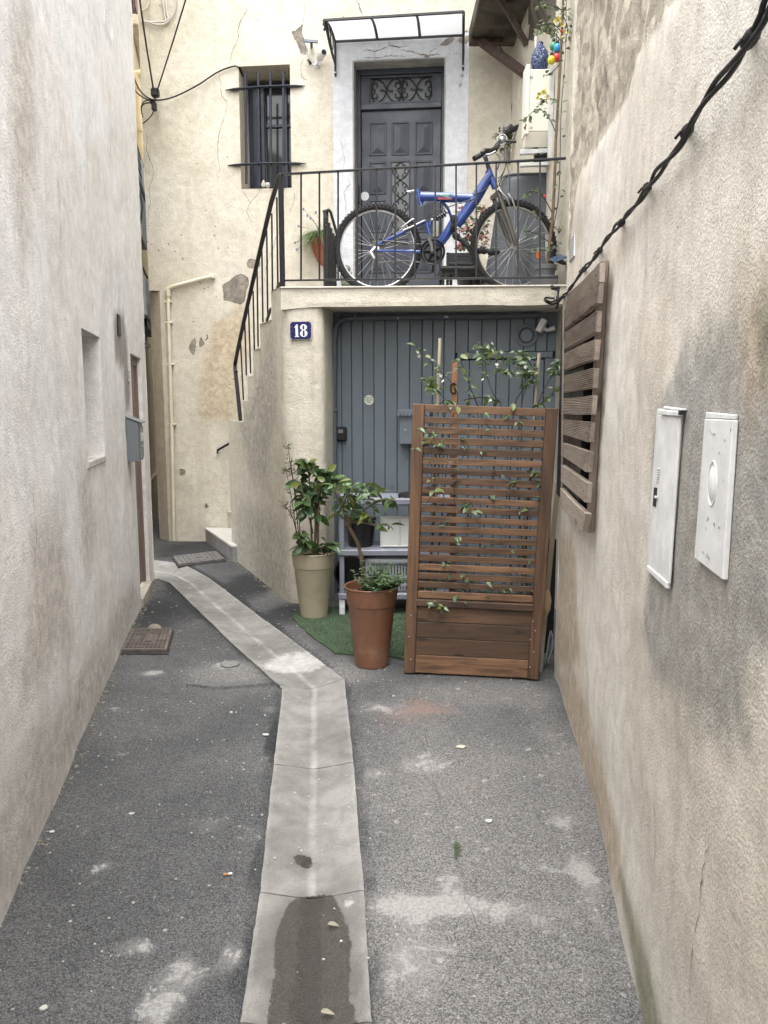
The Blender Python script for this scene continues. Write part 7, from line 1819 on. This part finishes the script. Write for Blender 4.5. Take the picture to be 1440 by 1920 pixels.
# ================================================================== ON THE GROUND
m_cast = plain('cast_iron', A(104,95,90), .65, .1, var=.3, vs=20, bmp=.001, bs=150); m_cast2 = plain('cast_grey', A(114,112,111), .65, .1, var=.3, vs=20, bmp=.001, bs=150)
m_cdk = plain('cast_dark', A(46,42,40), .7)
def cover(label, q, mat, kind):
    c = [G(*p) for p in q]; B = lambda u, v, z=0: (c[3].lerp(c[2], u)).lerp(c[0].lerp(c[1], u), v) + UP*z
    t = thing('manhole_cover', label, 'manhole cover', B(.5,.5))
    MB().hexa([B(-.03,-.05,-.02), B(1.04,-.05,-.02), B(1.04,1.03,-.02), B(-.03,1.03,-.02), B(-.03,-.05,.010), B(1.04,-.05,.010), B(1.04,1.03,.010), B(-.03,1.03,.010)], .003).build('frame', m_cdk, t)
    MB().hexa([B(0,0,.0), B(1,0,.0), B(1,1,.0), B(0,1,.0), B(0,0,.032), B(1,0,.032), B(1,1,.032), B(0,1,.032)], .003).build('lid', mat, t); mb = MB()
    def stud(u0, u1, v0, v1): mb.hexa([B(u0,v0,.032), B(u1,v0,.032), B(u1,v1,.032), B(u0,v1,.032), B(u0,v0,.037), B(u1,v0,.037), B(u1,v1,.037), B(u0,v1,.037)])
    if kind:
        for i in range(10):
            for j in range(15):
                if (4 <= i <= 6 and 4 <= j <= 10) or (1 <= i <= 2 and 5 <= j <= 9) or (i >= 8 and 6 <= j <= 10) or (3 <= i <= 4 and j in (1, 13)): continue
                stud(.05+i*.091, .05+i*.091+.068, .05+j*.0605, .05+j*.0605+.034)
        for q in ((.43,.46,.33,.72), (.58,.61,.33,.72), (.46,.58,.33,.38), (.16,.19,.38,.6), (.27,.30,.38,.6), (.80,.83,.42,.72), (.91,.94,.42,.72)): stud(*q)
        for u in (.36, .50): MB().hexa([B(u,.86,.0322), B(u+.07,.86,.0322), B(u+.07,.90,.0322), B(u,.90,.0322), B(u,.86,.0328), B(u+.07,.86,.0328), B(u+.07,.90,.0328), B(u,.90,.0328)]).build('key_slot', m_gapd, t)
    else:
        for i in range(9):
            for j in range(4):
                if 3 <= i <= 5 and 1 <= j <= 2: continue
                stud(.07+i*.098, .07+i*.098+.03, .07+j*.225, .07+j*.225+.18)
        MB().hexa([B(.44,.42,.0322), B(.58,.42,.0322), B(.58,.5,.0322), B(.44,.5,.0322), B(.44,.42,.0328), B(.58,.42,.0328), B(.58,.5,.0328), B(.44,.5,.0328)]).build('key_slot', m_gapd, t)
    tag(mb.build('studs', mat, t), kind='stuff')
cover('brown cast iron manhole cover with raised studs beside the left wall', [(251,1186),(324,1186),(313,1226),(230,1226)], m_cast, True)
cover('dark grey ribbed manhole cover in front of the lowest stair step', [(325,1048),(406,1038),(421,1053),(336,1063)], m_cast2, False)
c = G(431, 1247); t = thing('round_cover', 'small round grey cover set in the cement patch on the left pavement', 'cover', c)
MB().lathe(c + UP*.004, [(.060,0),(.060,.006),(.050,.008),(.046,.005),(.02,.005),(.0,.006)], 24, cap=False).build('disc', plain('cover_cement', A(128,128,126), .8, var=.25, vs=40, bmp=.002), t, 40)
m_stn = plain('stone_pale', A(150,142,128), .9, var=.3, vs=30, bmp=.004, bs=50)
c = G(290, 1183); o = MB().ell(c + UP*.015, (.05,.035,.035), 10, 7).build('stone', m_stn, None, 60); tag(o, 'rounded pale stone behind the brown manhole cover', 'stone')
c = G(427, 1643); t = thing('cigarette_butt', 'orange and white cigarette butt on the dark asphalt left of the channel', 'cigarette butt', c)
a = V((.9, .2, 0)).normalized(); MB().disc(c - a*.014 + UP*.008, a, .0042, .017, 10).build('filter', plain('filter_orange', A(206,140,92), .7), t); MB().disc(c + a*.003 + UP*.008, a, .0042, .012, 10).build('paper', m_wpl, t)
def scrap(name, label, cat, x, y, r, mat, z=.006, el=.6):
    c = G(x, y); rr = random.Random(x); N = 11; pts = [c + V((r*math.cos(2*PI*k/N)*rr.uniform(.6,1.2), r*el*math.sin(2*PI*k/N)*rr.uniform(.6,1.2), z)) for k in range(N)]
    o = MB().prism(pts, V((0,0,.004))).build(name, mat); tag(o, label, cat); return o
m_scr = plain('scrap_cream', A(206,202,180), .8, var=.2, vs=40); m_gum = plain('gum_white', A(214,214,208), .7)
scrap('plaster_flake', 'pale cream plaster flake on the grey asphalt right of the channel', 'flake', 863, 1403, .026, m_scr); scrap('gum_spot', 'round white gum spot in the middle of the left asphalt', 'gum', 247, 1528, .010, m_gum, .004, .8)
scrap('paper_scrap', 'torn white paper scrap near the left edge of the channel', 'paper', 499, 1380, .016, m_gum); scrap('plaster_crumb', 'small white plaster crumb on the asphalt by the left wall', 'flake', 98, 1563, .010, m_gum, .006, .9)
scrap('plaster_crumb', 'white plaster crumb on the right asphalt, straight below the pale flake', 'flake', 916, 1543, .014, m_gum, .006, .8); scrap('gum_spot', 'pale gum spot in the bottom left corner of the asphalt', 'gum', 83, 1893, .011, m_gum, .004, .9)
m_pet = plain('petal_dry', A(150,144,128), .7)
for x, y, lab in ((614,1739,'dry curled pale petal in the upper part of the wet channel patch'), (601,1904,'dry pale petal at the bottom of the wet channel patch')):
    c = G(x, y, -.015); o = inst('petal', leaf_mesh('petal', .035, .014, m_pet, .5, .5, 5), leaf_matrix(c + UP*.012, V((.9,-.3,.35)), UP, 1, .3)); tag(o, lab, 'petal')
t = thing('weed', 'tiny green weed growing in a crack of the right asphalt', 'weed', G(858, 1600)); I = [(0, leaf_matrix(G(858+R.uniform(-5,5), 1597+R.uniform(-14,12)) + UP*.012, rdir(-.1,.7), UP, R.uniform(.4,.9), 0)) for k in range(34)]
vs, fs = joined_leaves(I, [leaf_mesh('leaf', .022, .010, m_gr2, .2, .3, 3)]); tag(pydata('foliage', vs, fs, m_gr2, t), kind='stuff')
# crack lines in the asphalt
def gcrack(px, w):
    pts = [G(*q) for q in px]; out = []
    for a, b in zip(pts, pts[1:]):
        for k in range(8): out.append(a.lerp(b, k/8) + V((R.uniform(-.008,.008), R.uniform(-.008,.008), .0045)))
    N = len(out); o = MB().ribbon(out, [w*R.uniform(.2,1) for k in range(N)], UP, .005).build('asphalt_crack', m_gapd); tag(o, kind='structure')
gcrack([(348,1285),(400,1292),(450,1290),(500,1284),(535,1287)], .012); m_gapd = plain('hairline', A(112,110,106), .9)
gcrack([(790,1390),(808,1450),(828,1520),(850,1580)], .0035); gcrack([(862,1620),(872,1680),(900,1760),(925,1830)], .003)
gcrack([(425,1170),(440,1180),(455,1192)], .004)
# lime crumbs along the foot of the walls
rr = random.Random(21); mb = MB()
for k in range(420):
    f = rr.random(); path, u = (LEFT, LEFT.hit(20,1700)[0] + f*(LEFT.L - LEFT.hit(20,1700)[0])) if k % 3 else (SIDE, f*SIDE.L)
    p = path.pt(u, .004, rr.uniform(.0, .05)**1.0); s_ = rr.uniform(.003, .011); mb.ell(p, (s_, s_*rr.uniform(.5,1), s_*.5), 5, 3)
o = mb.build('mortar_crumbs', m_stn); tag(o, 'loose pale mortar crumbs along the foot of the left walls', 'crumbs', kind='stuff')
rr = random.Random(5); mb = MB()
for k in range(900):
    x, y = rr.uniform(-2.0,1.0), rr.uniform(1.5,6.5)
    if not (LEFT.p[0].x < 9): continue
    xl = LEFT.pt(LEFT.hit(600,1)[0],0).x if False else -.74 - .2*y
    if x < xl + .05 or x > .42 + .13*y: continue
    s_ = rr.uniform(.0015, .006)*(1 if rr.random() < .93 else 1.8); mb.ell((x, y, .004), (s_, s_*rr.uniform(.5,1), s_*.5), 5, 3)
o = mb.build('gravel_bits', plain('grit_pale', A(196,194,186), .85, var=.4, vs=40)); tag(o, 'scattered pale grit on the asphalt and the channel', 'grit', kind='stuff')
